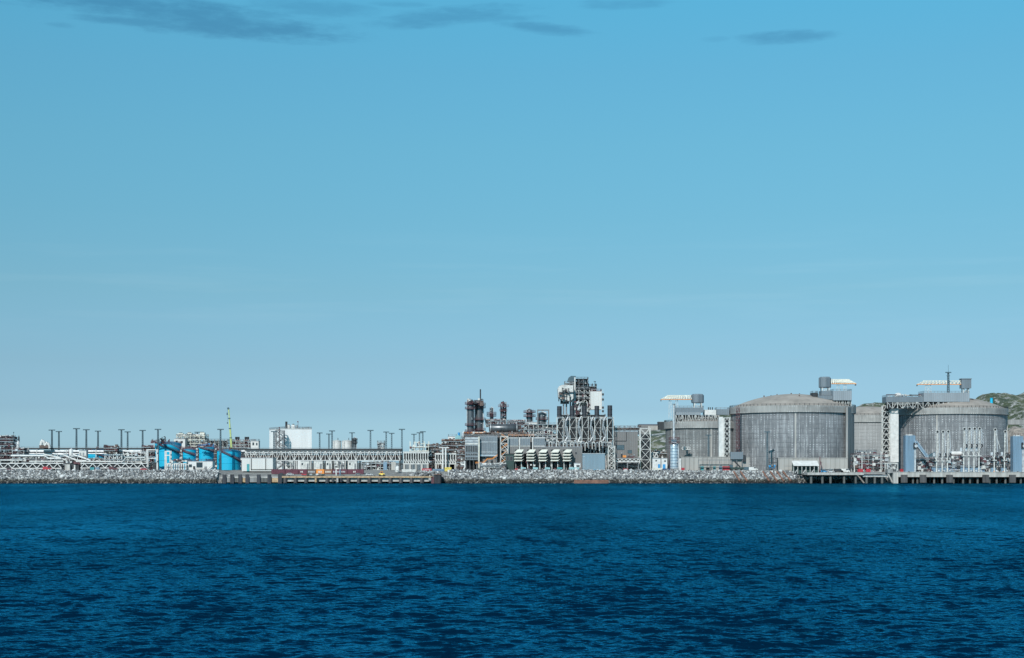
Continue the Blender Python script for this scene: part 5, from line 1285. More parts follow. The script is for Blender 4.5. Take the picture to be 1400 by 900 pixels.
# twin dark columns and the skyline vessels
column_vessel('process_column', 'left one of the twin tall dark columns with red platforms', 643.2, 547, 597, 4.6, 962, 'vessel', (552.5, 559, 581.5, 590), side=-1)
column_vessel('process_column', 'right one of the twin tall dark columns, carrying a thin black stack', 655, 550, 597, 6.0, 966, 'vessel', (553.5, 557.5, 574, 588), stack=532.3, side=1)
t = thing('valve_platform', 'cluster of red railed valves joining the tops of the twin dark columns', 'platform', (X(649, 964), 964, Z(556, 964)))
MB().box(X(639, 960), X(661, 960), 958.2, 959.8, Z(551.6, 960), Z(551, 960)).build('deck', 'maroon', t); MB().rail([(X(639, 960), 958.2, Z(551, 960)), (X(661, 960), 958.2, Z(551, 960))], 1.3, 1.6, .18).build('railing', 'maroon', t)
clutter(t, X(640, 960), X(661, 960), 958, 962, Z(551, 960), Z(546, 960), 26, ('maroon', 'dark', 'white2', 'brown'), 6, .15, .35)
pbox(MB(), 656, 661, 549, 555, 958, 3).build('valve_box', 'brown', t)
column_vessel('process_column', 'thin dark column with red cross platforms right of the twin columns', 672, 557.5, 582, 2.1, 968, 'vessel', (566, 569), side=1, pr=2.2)
module('piping_block', 'white and red piping block carrying the thin dark column', 664, 692, 573.5, 584, 966, 8, [575.5, 580], 4, ('white2', 'maroon', 'dark', 'insul'), 40, 83, 'process module', 'white2', 'maroon')
t = lattice_tower('flare_tower', 'dark tapering lattice tower with red platforms between columns and drum', 'lattice tower', 684, 692.5, 553, 968, 4.4, 5, .5, 'x', 'dark', zb=Z(584, 968), floors='maroon')
for py, w_ in ((556.5, 4.2), (562.5, 3.0), (569, 1.8)):
    p_ = MB().box(X(688.2-w_*1.7, 966), X(688.2+w_*1.7, 966), 965.8, 967.8, Z(py, 966), Z(py-.6, 966)).build('platform', 'maroon', t); MB().rail([(X(688.2-w_*1.7, 966), 965.8, Z(py-.6, 966)), (X(688.2+w_*1.7, 966), 965.8, Z(py-.6, 966))], 1.2, 1.6, .18).build('railing', 'maroon', p_)
clutter(t, X(685, 968), X(692, 968), 968, 971, Z(577, 968), Z(551, 968), 30, ('dark', 'dark', 'maroon', 'galv'), 7, .2, .45); MB().tube((X(688, 970), 970, Z(553, 970)), (X(688, 970), 970, Z(548.5, 970)), .5, 8).build('vent_tip', 'mastc', t)
drum('process_drum', 'big dark horizontal drum above the clad buildings', 668.5, 709, 586, 6.2, 955, 'vessel', zb=Z(595, 955))
module('pipe_deck', 'red railed deck with pipes behind right end of the dark horizontal drum', 694, 718, 574.5, 595, 962, 8, [576.5, 581, 587], 4, ('maroon', 'white2', 'dark', 'brown', 'insul'), 44, 85, 'process module', 'brown', 'maroon')
module('pipe_deck', 'low dark equipment deck carrying the drum and twin columns', 634, 716, 591, 598, 950, 16, [594.6], 12, ('dark', 'white2', 'brown', 'maroon', 'insul', 'orange'), 130, 86, 'process module', 'brown', 'brown', equip=True)
column_vessel('process_column', 'dark upright vessel with side platforms, left of two above the white frame', 724, 559.5, 580, 4.2, 966, 'vessel', (564, 569.5), side=-1, pr=2.0)
column_vessel('process_column', 'shiny domed grey vessel inside a hoop frame, right of two above white frame', 741, 563.5, 580, 5.8, 966, 'vessel', (573.5,), side=1, pr=1.4)
portal('dark hoop frame around the shiny domed vessel', 734.5, 751, 560, 960, 8, 'grey', .7)
for o in (bpy.data.objects[n.name] for n in COL.objects if n.name.startswith('portal_frame') and 'hoop' in n.get('label', '')):
    o.location.z = Z(580, 960); 
    for c in o.children:
        if c.name.startswith('post'):
            for v in c.data.vertices: v.co.z = max(v.co.z, Z(580, 960) - GZ)
            for v in c.data.vertices: v.co.z -= Z(580, 960) - GZ
        else:
            for v in c.data.vertices: v.co.z -= Z(580, 960) - GZ
module('process_module', 'white framed two-storey pipe module under the two skyline vessels', 716, 762, 580, None, 958, 12, [580.2, 587.5, 595, 604], 7, ('white2', 'dark', 'insul', 'brown', 'white', 'maroon'), 90, 87, frame='white2', rail='grey', top=False, w=.36)
building('white_unit', 'flat white housing on the white framed module, left of the shiny vessel', 717, 736, 577.8, 580.1, 962, 6, 'white', 'equipment unit', windows=[(719, 723, 578.5, 579.7)], winm='galv')
module('low_piping', 'dark green pipe deck with a curved top left of the exhaust frames', 744, 762, 600.5, None, 945, 8, [603, 612, 620], 3, ('dark', 'green', 'white2', 'insul'), 50, 88, 'pipe cluster', 'white2', None)

building('rear_hall', 'long dark grey hall wall behind the clad buildings and drum', 638, 764, 599, None, 953, 10, 'greyclad')
# louvre units
def louvre(px, label):
    Y = 928; w_ = 12.4; t = thing('louvre_unit', label, 'air intake', (X(px+6, Y), Y+2, GZ), 'cream louvre hoods in a row')
    xa, xb = X(px, Y), X(px+w_, Y); z0, z1 = Z(630.5, Y), Z(614.8, Y)
    MB().box(xa+.5, xb-.2, Y+2.4, Y+8, z0, z1).build('housing', 'dark', t)
    hs = [(614.6, 618.6, 2.1), (620.2, 622.3, .4), (624.2, 626.2, .4), (628, 630, .4)]
    for (a, b, sk) in hs:
        za, zb = Z(a, Y), Z(b, Y); g = MB(); k = sk
        g.add([(xa, Y, zb), (xb-.9, Y, zb), (xb+.3, Y+2.4, za), (xa+.2+k, Y+2.4, za), (xa, Y, zb-.16), (xb-.9, Y, zb-.16), (xb+.3, Y+2.4, za-.16), (xa+.2+k, Y+2.4, za-.16)],
              [(0,1,2,3),(7,6,5,4),(0,4,5,1),(1,5,6,2),(2,6,7,3),(3,7,4,0)]); g.build('hood', 'cream', t)
        if sk < 1: MB().box(xa, xb-.9, Y-.1, Y-.001, zb-.3, zb+.22).build('hood_lip', 'cream', t)
    for x in (xa+.9, xb-1.2):
        for y in (Y+2.6, Y+7.5): MB().box(x-.25, x+.25, y-.25, y+.25, GZ-.2, z0).build('leg', 'white2', t)
    MB().box(xa+.4, xb-.3, Y+5, Y+8, GZ, z0-.6).build('undercroft_shade', 'shadeback', t)  # near-black box put in as shade below the hoods
    MB().box(xa, xb, Y+1.6, Y+2.1, z0-.5, z0-.02).build('sill', 'brown', t)
    clutter(t, xa+.3, xb-.3, Y+2.5, Y+5, GZ, z0-.6, 18, ('maroon', 'dark', 'dark', 'white2'), int(px), .12, .3)
    return t
GC = []
ORD = ['leftmost of the five cream louvre hood stacks', 'second cream louvre hood stack from the clad buildings', 'middle one of the five cream louvre hood stacks', 'fourth cream louvre hood stack, next to the one nearest the blue shed', 'last cream louvre hood stack, nearest the blue-grey shed']
GLAB = ['pale teal skid below the leftmost cream louvre stack', 'pale teal skid below the second cream louvre stack', 'pale teal skid below the middle cream louvre stack', 'green tinged teal skid below the fourth cream louvre stack', 'long pale teal skid between last louvre stack and blue shed']
for i in range(5):
    px = 703 + i*16.6; louvre(px, ORD[i]); Y = 923; a = px + 8.5; b = a + (9 if i < 4 else 14)
    t = thing('pump_skid', GLAB[i], 'pump skid', (X((a+b)/2, Y), Y, GZ), 'teal pump skids below the louvre hoods'); m = ('paleteal', 'paleteal', 'paleteal', 'teal', 'paleteal')[i]
    pbox(MB(), a, b, 642, 644, Y, 2.2).build('base', 'dark', t)
    if i < 4: MB().tube((X(a+1, Y), Y+1, Z(640.6, Y)), (X(b-1.5, Y), Y+1, Z(641, Y)), .75, 12).build('motor', m, t); pbox(MB(), a+.5, a+4.5, 639, 641.9, Y+.3, 1.5).build('casing', m, t)
    else: pbox(MB(), a, b, 639.3, 641.9, Y+.2, 2).build('casing', m, t); pbox(MB(), a+2, a+5, 638.5, 639.28, Y+.5, 1).build('motor', 'insul', t)
building('turbine_hall', 'long grey-brown hall behind the five cream louvre stacks', 731, 796, 611.5, None, 937, 9, 'greyclad', windows=[(741, 746, 613, 616), (786, 789, 618, 621)], winm='dark')
building('control_cabin', 'small white cabin left of the blue-grey shed', 785, 793.5, 633.8, 639.3, 924, 2.4, 'white', 'cabin', windows=[(788, 792.5, 636, 638.6)], winm='dark', zb=Z(639.2, 924))
building('blue_shed', 'square blue-grey ribbed shed right of the louvre stacks', 796.5, 827, 620.6, None, 927, 10, 'shed', 'shed', trim='insul', windows=[(796.8, 799.6, 624, 640)], winm='shed', framem='insul', doors=[(811, 824.5, 642, 'blueroof')])

# exhaust stacks in their white lattice cages
for i, (a, b, y0, lab) in enumerate(((761.3, 770.5, 555.3, 'leftmost black exhaust stack in a white lattice cage'), (778.6, 788.2, 554.8, 'second black exhaust stack from the left in a white lattice cage'), (795.6, 804.8, 554.8, 'middle black exhaust stack in a white lattice cage'), (812.8, 821.8, 554.8, 'fourth black exhaust stack, just below the big white box'), (829.8, 839.4, 554.2, 'rightmost black exhaust stack, standing clear against the sky'))):
    Y = 948; t = lattice_tower('exhaust_stack', lab, 'exhaust stack', a, b, 570.3, Y, 6, 5, .28, 'z', 'white2', zb=GZ-.2, group='black exhaust stacks in white cages', floors=None)
    cx = X((a+b)/2 - (.9 if i < 4 else .4), Y); r = S(3.25, Y)
    MB().lathe(cx, Y+3, [(r-.25, Z(y0, Y)-1.2), (r-.25, Z(y0, Y)), (r, Z(y0, Y)), (r, Z(571, Y))], 28).build('stack', 'black', t)
    for z in (Z(560, Y), Z(567, Y)): MB().lathe(cx, Y+3, [(r+.003, z), (r+.12, z), (r+.12, z+.25), (r+.003, z+.25)], 28).build('stack_band', 'dark', t)
    MB().box(X(a, Y)+.8, X(b, Y)-.8, Y+2.2, Y+4.8, GZ, Z(572, Y)).build('exhaust_duct', 'shadeback', t)  # duct below the stack, coloured near black to shade the cage inside
for i, (a, lab) in enumerate(((774.3, 'silver insulated duct winding between first and second exhaust cages'), (792, 'silver insulated duct winding between second and middle exhaust cages'), (808.8, 'silver insulated duct winding between middle and fourth exhaust cages'), (825.6, 'silver insulated duct winding between fourth and last exhaust cages'))):
    Y = 950; x = X(a, Y); t = thing('exhaust_duct', lab, 'duct', (x, Y, GZ), 'silver ducts between the exhaust cages')
    P = [(x-.8, Y, GZ), (x-.8, Y, Z(604, Y)), (x+.9, Y+.6, Z(597, Y)), (x-.7, Y, Z(585+i, Y)), (x-.2, Y, Z(576, Y)), (x+1.2, Y+1, Z(570.5, Y))]
    MB().path(P, .78, 12).build('duct', 'galv', t); MB().path([(x+1.2, Y-.6, GZ), (x+1.2, Y-.6, Z(592, Y)), (x+.2, Y-.6, Z(583, Y))], .3, 8).build('drain_pipe', 'insul', t)
    for p in P[1:-1]: MB().lathe(p[0], p[1], [(.8, p[2]-.3), (1.0, p[2]-.2), (1.0, p[2]+.2), (.8, p[2]+.3)], 12).build('joint', 'galv', t)
    MB().box(x-2.2, x+2.2, Y+5.2, Y+6, GZ, Z(574, Y)).build('shade_panel', 'shadeback', t)  # near-black sheet added for the shade between the cages
    clutter(t, x-1.6, x+1.6, Y+2, Y+5, GZ+4, Z(572, Y), 30, ('white2', 'dark', 'insul'), 90+i, .12, .3)
t = thing('pipe_manifold', 'row of white inverted-U pipes below the exhaust cages', 'manifold', (X(790, 941), 941, GZ))
for k in range(17):
    px = 746 + k*4.9; x = X(px, 941); zz = Z(603.5 + (k % 3)*.8, 941); zl = Z(613+(k%4)*1.2, 941); MB().path([(x, 941, zl), (x, 941, zz-.8), (x+.5, 941, zz), (x+1.3, 941, zz), (x+1.7, 941, zz-.9), (x+1.7, 942, zz-3)], .3, 8).build('pipe', 'white2' if k % 2 else 'galv', t)
for py in (606.5, 610): MB().box(X(744, 942), X(829, 942), 942, 942.6, Z(py, 942), Z(py-.8, 942)).build('pipe_tray', 'galv' if py < 608 else 'brown', t)
MB().box(X(746, 947), X(837, 947), 946.6, 947.4, Z(612, 947), Z(604.5, 947)).build('shade_panel', 'shadeback', t)  # near-black strip painted in as shade behind the bent pipes
clutter(t, X(748, 943), X(836, 943), 942.5, 946.5, Z(612, 943), Z(603, 943), 120, ('white2', 'insul', 'dark', 'brown'), 15, .12, .3, .12)

# cold box tower
Y = 985; t = module('process_tower', 'tall tangled white process tower, highest structure of the plant', 783.5, 806.5, 531.5, None, Y, 16, [532, 538.5, 545.5, 552.5, 560, 567.5, 577, 588, 600], 3, ('dark', 'white2', 'brown', 'insul', 'dark', 'maroon'), 54, 91, 'process tower', 'white2', 'galv', top=False, deckm='dark')
tw = WL[t.name]
MB().box(X(785, Y), X(805.5, Y), Y+9, Y+14, GZ, Z(532, Y)).build('shade_core', 'shadeback', t)  # near-black fill added to give the open tower a shaded inside
MB().box(X(784.5, Y)+.3, X(784.5, Y)+1.1, Y-.7, Y-.05, GZ, Z(516, Y)).build('column', 'white', t)
module('machinery_deck', 'dark railed machinery deck on the very top of the tall process tower', 785, 804, 517.3, 531.8, 987, 12, [518, 524.5, 530.5], 3, ('dark', 'dark', 'brown', 'white2'), 44, 92, 'machinery deck', 'grey', 'dark', top=False, deckm='dark')
t2 = thing('tower_hood', 'dark slanted hood at the top left of the tall process tower', 'hood', (X(782, 986), 986, Z(524, 986)))
MB().prism([(X(775.5, 986), Z(522, 986)), (X(785, 986), Z(522, 986)), (X(787.5, 986), Z(514.4, 986)), (X(781, 986), Z(514, 986)), (X(777.5, 986), Z(516.5, 986))], 985, 992).build('hood', 'mastc', t2); MB().box(X(779, 985)-.6, X(785, 985), 985.5, 986.5, Z(526, 985), Z(522, 985)-.003).build('support', 'dark', t2)
module('tower_wing', 'dark pipework wing below the hood on left of the process tower', 772.5, 784, 522.5, 529.4, 984, 10, [523.5, 527], 2, ('dark', 'white2', 'brown'), 36, 93, 'process module', 'white2', 'grey', top=False)
t3 = thing('white_vessel_house', 'bulky white hopper-shaped housing with tapering foot on left of the process tower', 'housing', (X(773, 980), 980, Z(560, 980)))
MB().prism([(X(a, 978), Z(b, 978)) for a, b in ((762.6, 531), (764.5, 528.2), (767, 526.8), (771, 526), (783.8, 527.5), (783.8, 545), (778, 549.5), (770.5, 549.5), (766.5, 545.5), (763.5, 543))], 978, 990).build('housing', 'white2', t3)
clutter(t3, X(764, 977), X(783, 977), 975.5, 977.9, Z(549, 977), Z(531, 977), 22, ('dark', 'grey', 'dark', 'brown'), 19, .14, .4, .3)
MB().box(X(764.5, 976), X(783.5, 976), 976.6, 977.9, Z(536.6, 976), Z(536, 976)).build('platform', 'grey', t3); MB().rail([(X(764.5, 976), 976.6, Z(536, 976)), (X(783.5, 976), 976.6, Z(536, 976))], 1.2, 1.6, .16).build('railing', 'white2', t3)
for px in (770.5, 774.5, 780): MB().box(X(px, 980)-.5, X(px, 980)+.5, 981, 982, Z(575, 980), Z(549.6, 980)).build('leg', 'grey', t3)
pbox(MB(), 766.5, 778, 545.2, 552, 982, 6).build('lower_chamber', 'dark', t3)
building('cold_box', 'tall plain cream box high on right side of the process tower', 807.2, 822.6, 535, 560, 980, 10, 'whiteclad', 'cold box', trim='maroon', roofrail='maroon')
t = thing('ladder_cage', 'thin dark ladder down right edge of the tall cream box', 'ladder', (X(824, 979), 979, Z(565, 979)))
for dx in (-.4, .4): MB().box(X(823.7, 979)+dx-.1, X(823.7, 979)+dx+.1, 979, 979.3, Z(566, 979), Z(533, 979)).build('rail', 'white2', t)
for k, py in enumerate((540, 547, 558, 563)): MB().box(X(823, 979), X(825.6, 979), 978.3, 979.6, Z(py, 979)-.4, Z(py, 979)+1.0).build('ladder_stage', 'dark', t)
module('tower_wing', 'dark pipework behind top of the cream box with thin posts', 804.5, 815.5, 524.5, 535, 990, 8, [528, 532], 2, ('dark', 'white2', 'maroon'), 26, 95, 'process module', 'dark', 'dark', top=False)
for a, y0, lab in ((803.7, 521.5, 'thin post on the top deck of the process tower'), (813.5, 522, 'thin post behind the top of the cream box')): one('lamp_post', MB().tube((X(a, 990), 990, Z(530, 990)), (X(a, 990), 990, Z(y0, 990)), .2, 8).box(X(a, 990)-.9, X(a, 990)+.6, 989.6, 990.4, Z(y0, 990), Z(y0-.7, 990)), 'dark', lab, 'lamp')
t = thing('tower_vessel', 'dark green round vessel between the process tower and the middle exhaust stack', 'vessel', (X(797, 976), 976, Z(571, 976)))
MB().lathe(X(797, 976), 976, [(.02, Z(549, 976)), (S(4.2, 976), Z(549.6, 976)), (S(4.2, 976), Z(556, 976)), (S(3, 976), Z(559, 976)), (S(1.2, 976), Z(564, 976)), (S(1.2, 976), Z(580, 976))], 24).build('shell', 'green', t)
clutter(t, X(786, 974), X(808, 974), 972, 976, Z(570, 974), Z(550, 974), 56, ('white2', 'maroon', 'dark', 'insul'), 29, .15, .4, .25)
module('process_module', 'dark lower trunk of the process tower behind the black stacks', 765, 828, 566, None, 975, 8, [567, 575, 584, 594], 6, ('dark', 'white2', 'dark', 'insul'), 60, 97, 'process module', 'grey', None, brace=False)

# right of the power block
t = building('compressor_house', 'tall brown-grey ribbed building right of the exhaust cages', 840, 872, 590.5, None, 955, 12, 'greyclad', windows=[(843, 853.5, 608.5, 615.3), (858, 864, 615.5, 620)], winm='mastc', framem='dark', doors=[(841, 846, 620, 'grey')])
MB().box(X(856, 954.7), X(856.6, 954.7), 954.7, 954.99, Z(603, 954.7), Z(591, 954.7)).build('downpipe', 'dark', t); MB().box(X(841, 954.7), X(856, 954.7), 954.7, 954.99, Z(603.3, 954.7), Z(602.7, 954.7)).build('downpipe', 'dark', t)
module('roof_plant', 'rusty brown roof equipment on the tall ribbed building', 840, 876, 582.8, 590.2, 962, 10, [584.5, 588], 5, ('brown', 'maroon', 'white2', 'dark', 'insul'), 60, 98, 'roof plant', 'brown', 'brown')
building('far_hall', 'far dark-roofed hall with pale wall seen past the lattice stair tower', 874, 903, 580.5, 594, 1450, 18, 'greyclad', windows=[(886, 899, 583, 588)], winm='conc', framem='white2', trim='navy')
building('far_hall', 'dark blue-grey box building touching the left smaller tank', 900.5, 910.5, 577, 596, 1440, 14, 'dark')
lattice_tower('lattice_tower', 'narrow white lattice tower between blue shed and ribbed building', 'lattice tower', 831.8, 841, 609.8, 933, 4, 5, .36, 'x', 'white2', floors=None)
t = lattice_tower('lattice_tower', 'tall cross-braced white lattice tower left of the green hillside', 'lattice tower', 875, 889.7, 585.5, 944, 6, 4, .48, 'x', 'white2', floors=None)
MB().box(X(877, 947), X(888.5, 947), 947, 949, GZ, Z(594, 947)).build('cable_riser', 'dark', t)
truss('pipe_bridge', 'short white truss platform between the two lattice towers', 'truss bridge', 842, 875.2, 626.7, 632, 938, 4, 6, 'w', .5, 'white', 'brown', False, (844, 858, 873), legm='grey', shade_core=True)
t = thing('orange_machine', 'orange machine on the short white truss platform', 'machine', (X(853, 940), 940, Z(626, 940)))
pbox(MB(), 851.5, 856, 622.6, 625.6, 939.5, 2).build('body', 'orange', t); pbox(MB(), 849, 851.4, 620.5, 625.6, 940, 1.2).build('hood', 'dark', t); MB().tube((X(850, 940), 940.3, Z(621, 940)), (X(850, 940), 940.3, Z(618.6, 940)), .2, 8).build('exhaust', 'insul', t)
clutter(t, X(857, 940), X(868, 940), 939, 941, Z(625.8, 940), Z(621.5, 940), 16, ('maroon', 'brown', 'galv'), 8)
module('low_piping', 'low grey machinery below the short white truss platform', 843, 875, 633.5, None, 945, 5, [637], 5, ('grey', 'dark', 'concg', 'maroon', 'white2'), 44, 99, 'pipe cluster', 'grey', None, w=.3)
one('pipe_gantry', MB().bar((X(889, 946), 946, Z(595, 946)), (X(909, 957), 957, Z(592.6, 957)), .9).bar((X(889, 946), 946, Z(596.4, 946)), (X(909, 957), 957, Z(594, 957)), .3), 'white2', 'white pipe gantry reaching from the lattice tower to the left tank', 'gantry')
truss('pipe_bridge', 'stub of white truss sticking out right of the tall lattice tower', 'truss bridge', 890, 900, 618.5, 626, 950, 3, 2, 'w', .5, 'white', None, False, (899,))
module('low_piping', 'brown rubble-like pipe heap behind the white two-bay building', 891, 912, 616, None, 962, 5, [620, 628], 3, ('brown', 'white2', 'concg', 'dark'), 44, 101, 'pipe cluster', 'brown', None, w=.3)
building('two_bay_house', 'left half of the white two-bay house with blue doors', 892.3, 903.2, 627.2, None, 930, 6, 'white', windows=[(896, 898.2, 629, 631)], winm='dark', doors=[(899.5, 902.5, 634.8, 'blue')])
building('two_bay_house', 'right half of the white two-bay house with blue doors, next to silver column', 904.3, 912.2, 627.2, None, 930, 6, 'white', windows=[(908, 910.5, 629.5, 631.5)], winm='dark', doors=[(906, 909.8, 634.8, 'blue')])
# silver column with pale stack
t = column_vessel('silver_column', 'slim bright silver column with red platforms and a tall pale stack', 921.7, 606.2, 641, 5.7, 929, 'steelclad', (605.5, 600.5), pr=.8, zb=GZ)
x = X(921.3, 929); MB().tube((x, 929, Z(607, 929)), (x, 929, Z(553, 929)), S(1.55, 929), 14).build('stack', 'insul', t); MB().tube((x, 929, Z(553, 929)), (x, 929, Z(552.2, 929)), S(2.2, 929), 14).build('stack_rim', 'galv', t); pbox(MB(), 918.4, 925, 599.8, 606, 927.5, 3).build('head_box', 'steelclad', t)
for k in range(8): z = Z(638-k*4, 929); MB().lathe(X(921.7, 929), 929, [(S(5.7, 929)+.003, z), (S(5.7, 929)+.09, z), (S(5.7, 929)+.09, z+.3), (S(5.7, 929)+.003, z+.3)], 28).build('band', 'tower', t)
one('white_cabinet', MB().box(X(928.6, 927), X(931.2, 927), 927, 928.6, GZ-.2, Z(627, 927)).box(X(928.6, 927)+.2, X(931.2, 927)-.2, 926.9, 926.999, GZ, Z(628, 927)), 'white', 'narrow white upright cabinet right of the slim silver column', 'cabinet')
t = thing('railing_loop', 'small white oval railing loop on the face of the left dark tank', 'railing', (X(938, 958), 957, Z(615, 957)))
zt = Z(611.6, 957); zb = Z(615, 957); g = MB(); g.path([(X(932.3, 957), 957.6, (zt+zb)/2), (X(933.4, 957), 957.3, zt), (X(942.6, 957), 957.3, zt), (X(943.8, 957), 957.6, (zt+zb)/2), (X(942.6, 957), 957.3, zb), (X(933.4, 957), 957.3, zb), (X(932.3, 957), 957.6, (zt+zb)/2)], .26, 8); g.build('rail', 'white', t)
for px in (936.2, 940.2): MB().box(X(px, 957)-.4, X(px, 957)+.4, 957.2, 957.5, zb, zt).build('post', 'white2', t)
MB().box(X(933, 957), X(943, 957), 957.6, 960.5, zb-.3, zb).build('platform', 'dark', t)
# ================================================================= small quay (left of centre)
t = thing('quay', 'low concrete quay with timber edge and dark piles left of centre', 'quay', (X(450, 906), 906, 0))
zq = 4.1
MB().box(QX0, QX1-4, 899.2, 916.5, zq-.75, zq).build('deck', 'conc', t)
MB().box(X(384, 899), QX1-5, 898.6, 899.19, zq-.62, zq+.35).build('timber_edge', 'timber', t)
MB().box(X(384, 899), QX1-4.5, 900.2, 901, zq-3.0, zq-.753).build('front_beam', 'conc', t)
for i in range(16):
    px = 389.5 + i*14.4
    if px > 590: break
    x = X(px, 899); MB().box(x-1.05, x+1.05, 898.9, 900.19, -1.5, zq-.64).build('pile', 'pile', t)
    MB().box(x-.5, x+.5, 898.4, 898.89, .4, zq-.7).build('rubbing_strip', 'rubber', t)
for px in (307, 317.5, 328.5, 338.2, 353.8, 368.4, 382.8):
    x = X(px, 899); MB().box(x-1.15, x+1.15, 898.3, 899.15, -1.5, Z(648.8, 899)).build('fender_pile', 'pile', t)
for i, (a, b) in enumerate(((309, 316), (319.5, 327), (330, 337), (340, 352.5), (356, 367), (370.5, 381.5))):
    MB().box(X(a, 899)+.2, X(b, 899)-.2, 899.3, 901, zq-3.4, zq-.76).build('front_beam', ('concg', 'concw', 'timber')[i % 3], t)
for px in (395, 428, 470, 512, 560):
    x = X(px, 900); g = MB().lathe(x, 900.6, [(.28, zq), (.28, zq+.5), (.5, zq+.55), (.5, zq+.75), (.02, zq+.8)], 12); g.build('bollard', 'pile', t)
for px, m in ((432, 'timber'), (455, 'rubber'), (461.5, 'conc'), (466.5, 'pile')): MB().tube((X(px, 898), 898, .8), (X(px, 898), 898, zq-.9), .75, 12).build('tyre_fender', m, t)
t = thing('sheet_pile_corner', 'dark steel sheet pile corner with a rusty end at right end of the small quay', 'sheet piling', (X(597, 903), 903, 0))
g = MB(); x0, x1 = X(593.5, 899), X(602.6, 899)
for k in range(10): a = x0+(x1-x0)*k/10; g.box(a, x0+(x1-x0)*(k+1)/10, 898.2+.35*(k % 2), 913, -1.5, Z(649.3, 899))
g.build('sheet_piling', 'pile', t); MB().box(x0-.15, x1+.15, 898.0, 913.1, Z(649.3, 899)+.003, Z(648.7, 899)).build('capping', 'rust', t)
MB().box(X(589.5, 899), X(593.4, 899), 898.6, 900, -.2, Z(652, 899)).build('rusty_panel', 'maroon', t); MB().box(X(586, 899), X(589.3, 899), 898.7, 900, 1.8, Z(651, 899)).build('pile_end', 'conc', t)

# containers on the quay, in a row
CT = [(371, 389.5, 'wine', 'maroon shipping container at the left end of the container row', None), (390, 408, 'wine', 'plain maroon container, second in the quay row', None), (408.4, 419.8, 'wine', 'maroon container with a white smudge, left of the brown lettered one', [(411, 414, 'white')]),
      (420.2, 431.8, 'brown', 'brown shipping container with pale lettering', [(421.5, 430, 'insul')]), (432.2, 443.2, 'orange', 'orange shipping container in the middle of the quay row', [(435, 439, 'white')]), (443.6, 454, 'rust', 'rusty orange container right of the bright orange one', [(445, 452, 'cream')]),
      (454.4, 475, 'wine', 'long purple container with a row of pale letters', [(455.5, 471, 'insul')]), (475.4, 497, 'wine', 'wine red container at the right end of the container row', [(483, 485, 'white')])]
for a, b, m, lab, mk in CT: container('shipping_container', lab, a, b, 927, m, h=3.05, group='shipping containers in a row on the small quay', marks=mk)
bpy.data.objects[[o.name for o in COL.objects if o.name.startswith('shipping_container')][5]]
for px, m, lab in ((385, 'dark', 'dark car parked left in front of the maroon containers'), (396.5, 'insul', 'silver car parked in front of the maroon containers'), (437.5, 'white', 'white car in front of the orange container'), (490, 'grey', 'grey car in front of the wine red end container'), (505, 'insul', 'pale car right of the container row'), (417, 'red', 'red car in front of the brown lettered container')):
    car('parked_car', lab, px, 919 + R.uniform(0, 3), m, group='cars parked on the small quay')
t = thing('road_roller', 'yellow construction machine standing on the small quay', 'machine', (X(522, 917), 917, ground_h(X(522, 917), 917)))
zg = WL[t.name].z; x = X(522, 917)
MB().box(x-1.9, x+1.7, 917.2, 919, zg+.7, zg+1.7).build('body', 'yellow', t); MB().box(x-1.0, x+.6, 917.3, 918.9, zg+1.703, zg+3.0).build('cab', 'orange', t); MB().box(x-.8, x+.4, 917.2, 917.299, zg+2, zg+2.8).build('window', 'glass', t)
for a in (-1.3, 1.2): MB().tube((x+a, 917, zg+.62), (x+a, 919.2, zg+.62), .62, 16).build('wheel', 'tyre', t)
t = thing('green_float', 'long low green-grey stack of gear lying on the quay below the orange container', 'gear', (X(430, 916), 916, 4.2))
for i in range(6): a = 419+i*4.2; pbox(MB(), a, a+3.6, 648.2-.4*(i % 2), 649.6, 916.6, 1.6).build('crate', ('green', 'galv', 'green', 'white2', 'concw', 'green')[i], t)
column_vessel('small_silo', 'small white silo behind the quay, right end', 543.5, 637.5, 645.5, 2.6, 932, 'white', (), cat='silo', side=-1)
for px, m, lab in ((459.7, 'white', 'short white post before the long purple container'), (465, 'tower', 'short blue-grey post before the long purple container')): one('bollard_post', MB().tube((X(px, 920), 920, ground_h(X(px, 920), 920)), (X(px, 920), 920, Z(642, 920)), .42, 10), m, lab, 'post')

# hoardings on the crest right of the quay
def hoarding(label, x0, x1, y0, y1, m, letters=None, lm='letter', rows=1, cat='banner'):
    Y = 918.5; t = thing('hoarding', label, cat, (X((x0+x1)/2, Y), Y, ground_h(X(x0, Y), Y)))
    pbox(MB(), x0, x1, y0, y1, Y, .25).build('panel', m, t)
    n = max(2, int((x1-x0)/5))
    for k in range(n+1):
        x = X(x0, Y)+.1+(X(x1, Y)-X(x0, Y)-.2)*k/n; MB().box(x-.1, x+.1, Y+.26, Y+.45, WL[t.name].z-.6, Z(y0, Y)).build('post', 'galv', t)
    if letters:
        h = S((y1-y0)/(rows*2+1), Y)
        for r_ in range(rows):
            g = MB(); u = letters[0]; zc = Z(y0+(y1-y0)*(r_*2+1.5)/(rows*2+1), Y); q = random.Random(int(x0)+r_)
            while u < letters[1]:
                w_ = q.uniform(.5, 1.1); g.box(X(u, Y), X(u+w_, Y), Y-.03, Y-.002, zc-h*.42, zc+h*.42); u += w_ + q.choice((.25, .3, .8))
            g.build('lettering', lm, t)
    return t
hoarding('white site fence right of the small quay', 549.5, 568.5, 641.8, 645.4, 'white2', cat='fence')
hoarding('red banner with pale lettering above the loose rock heap', 577, 590, 640.6, 644.3, 'red', (579, 588), 'insul')
hoarding('light blue banner with dark blue lettering left of the yellow sign', 591.5, 607.6, 641.3, 644.8, 'tower', (594, 606.5), 'navy')
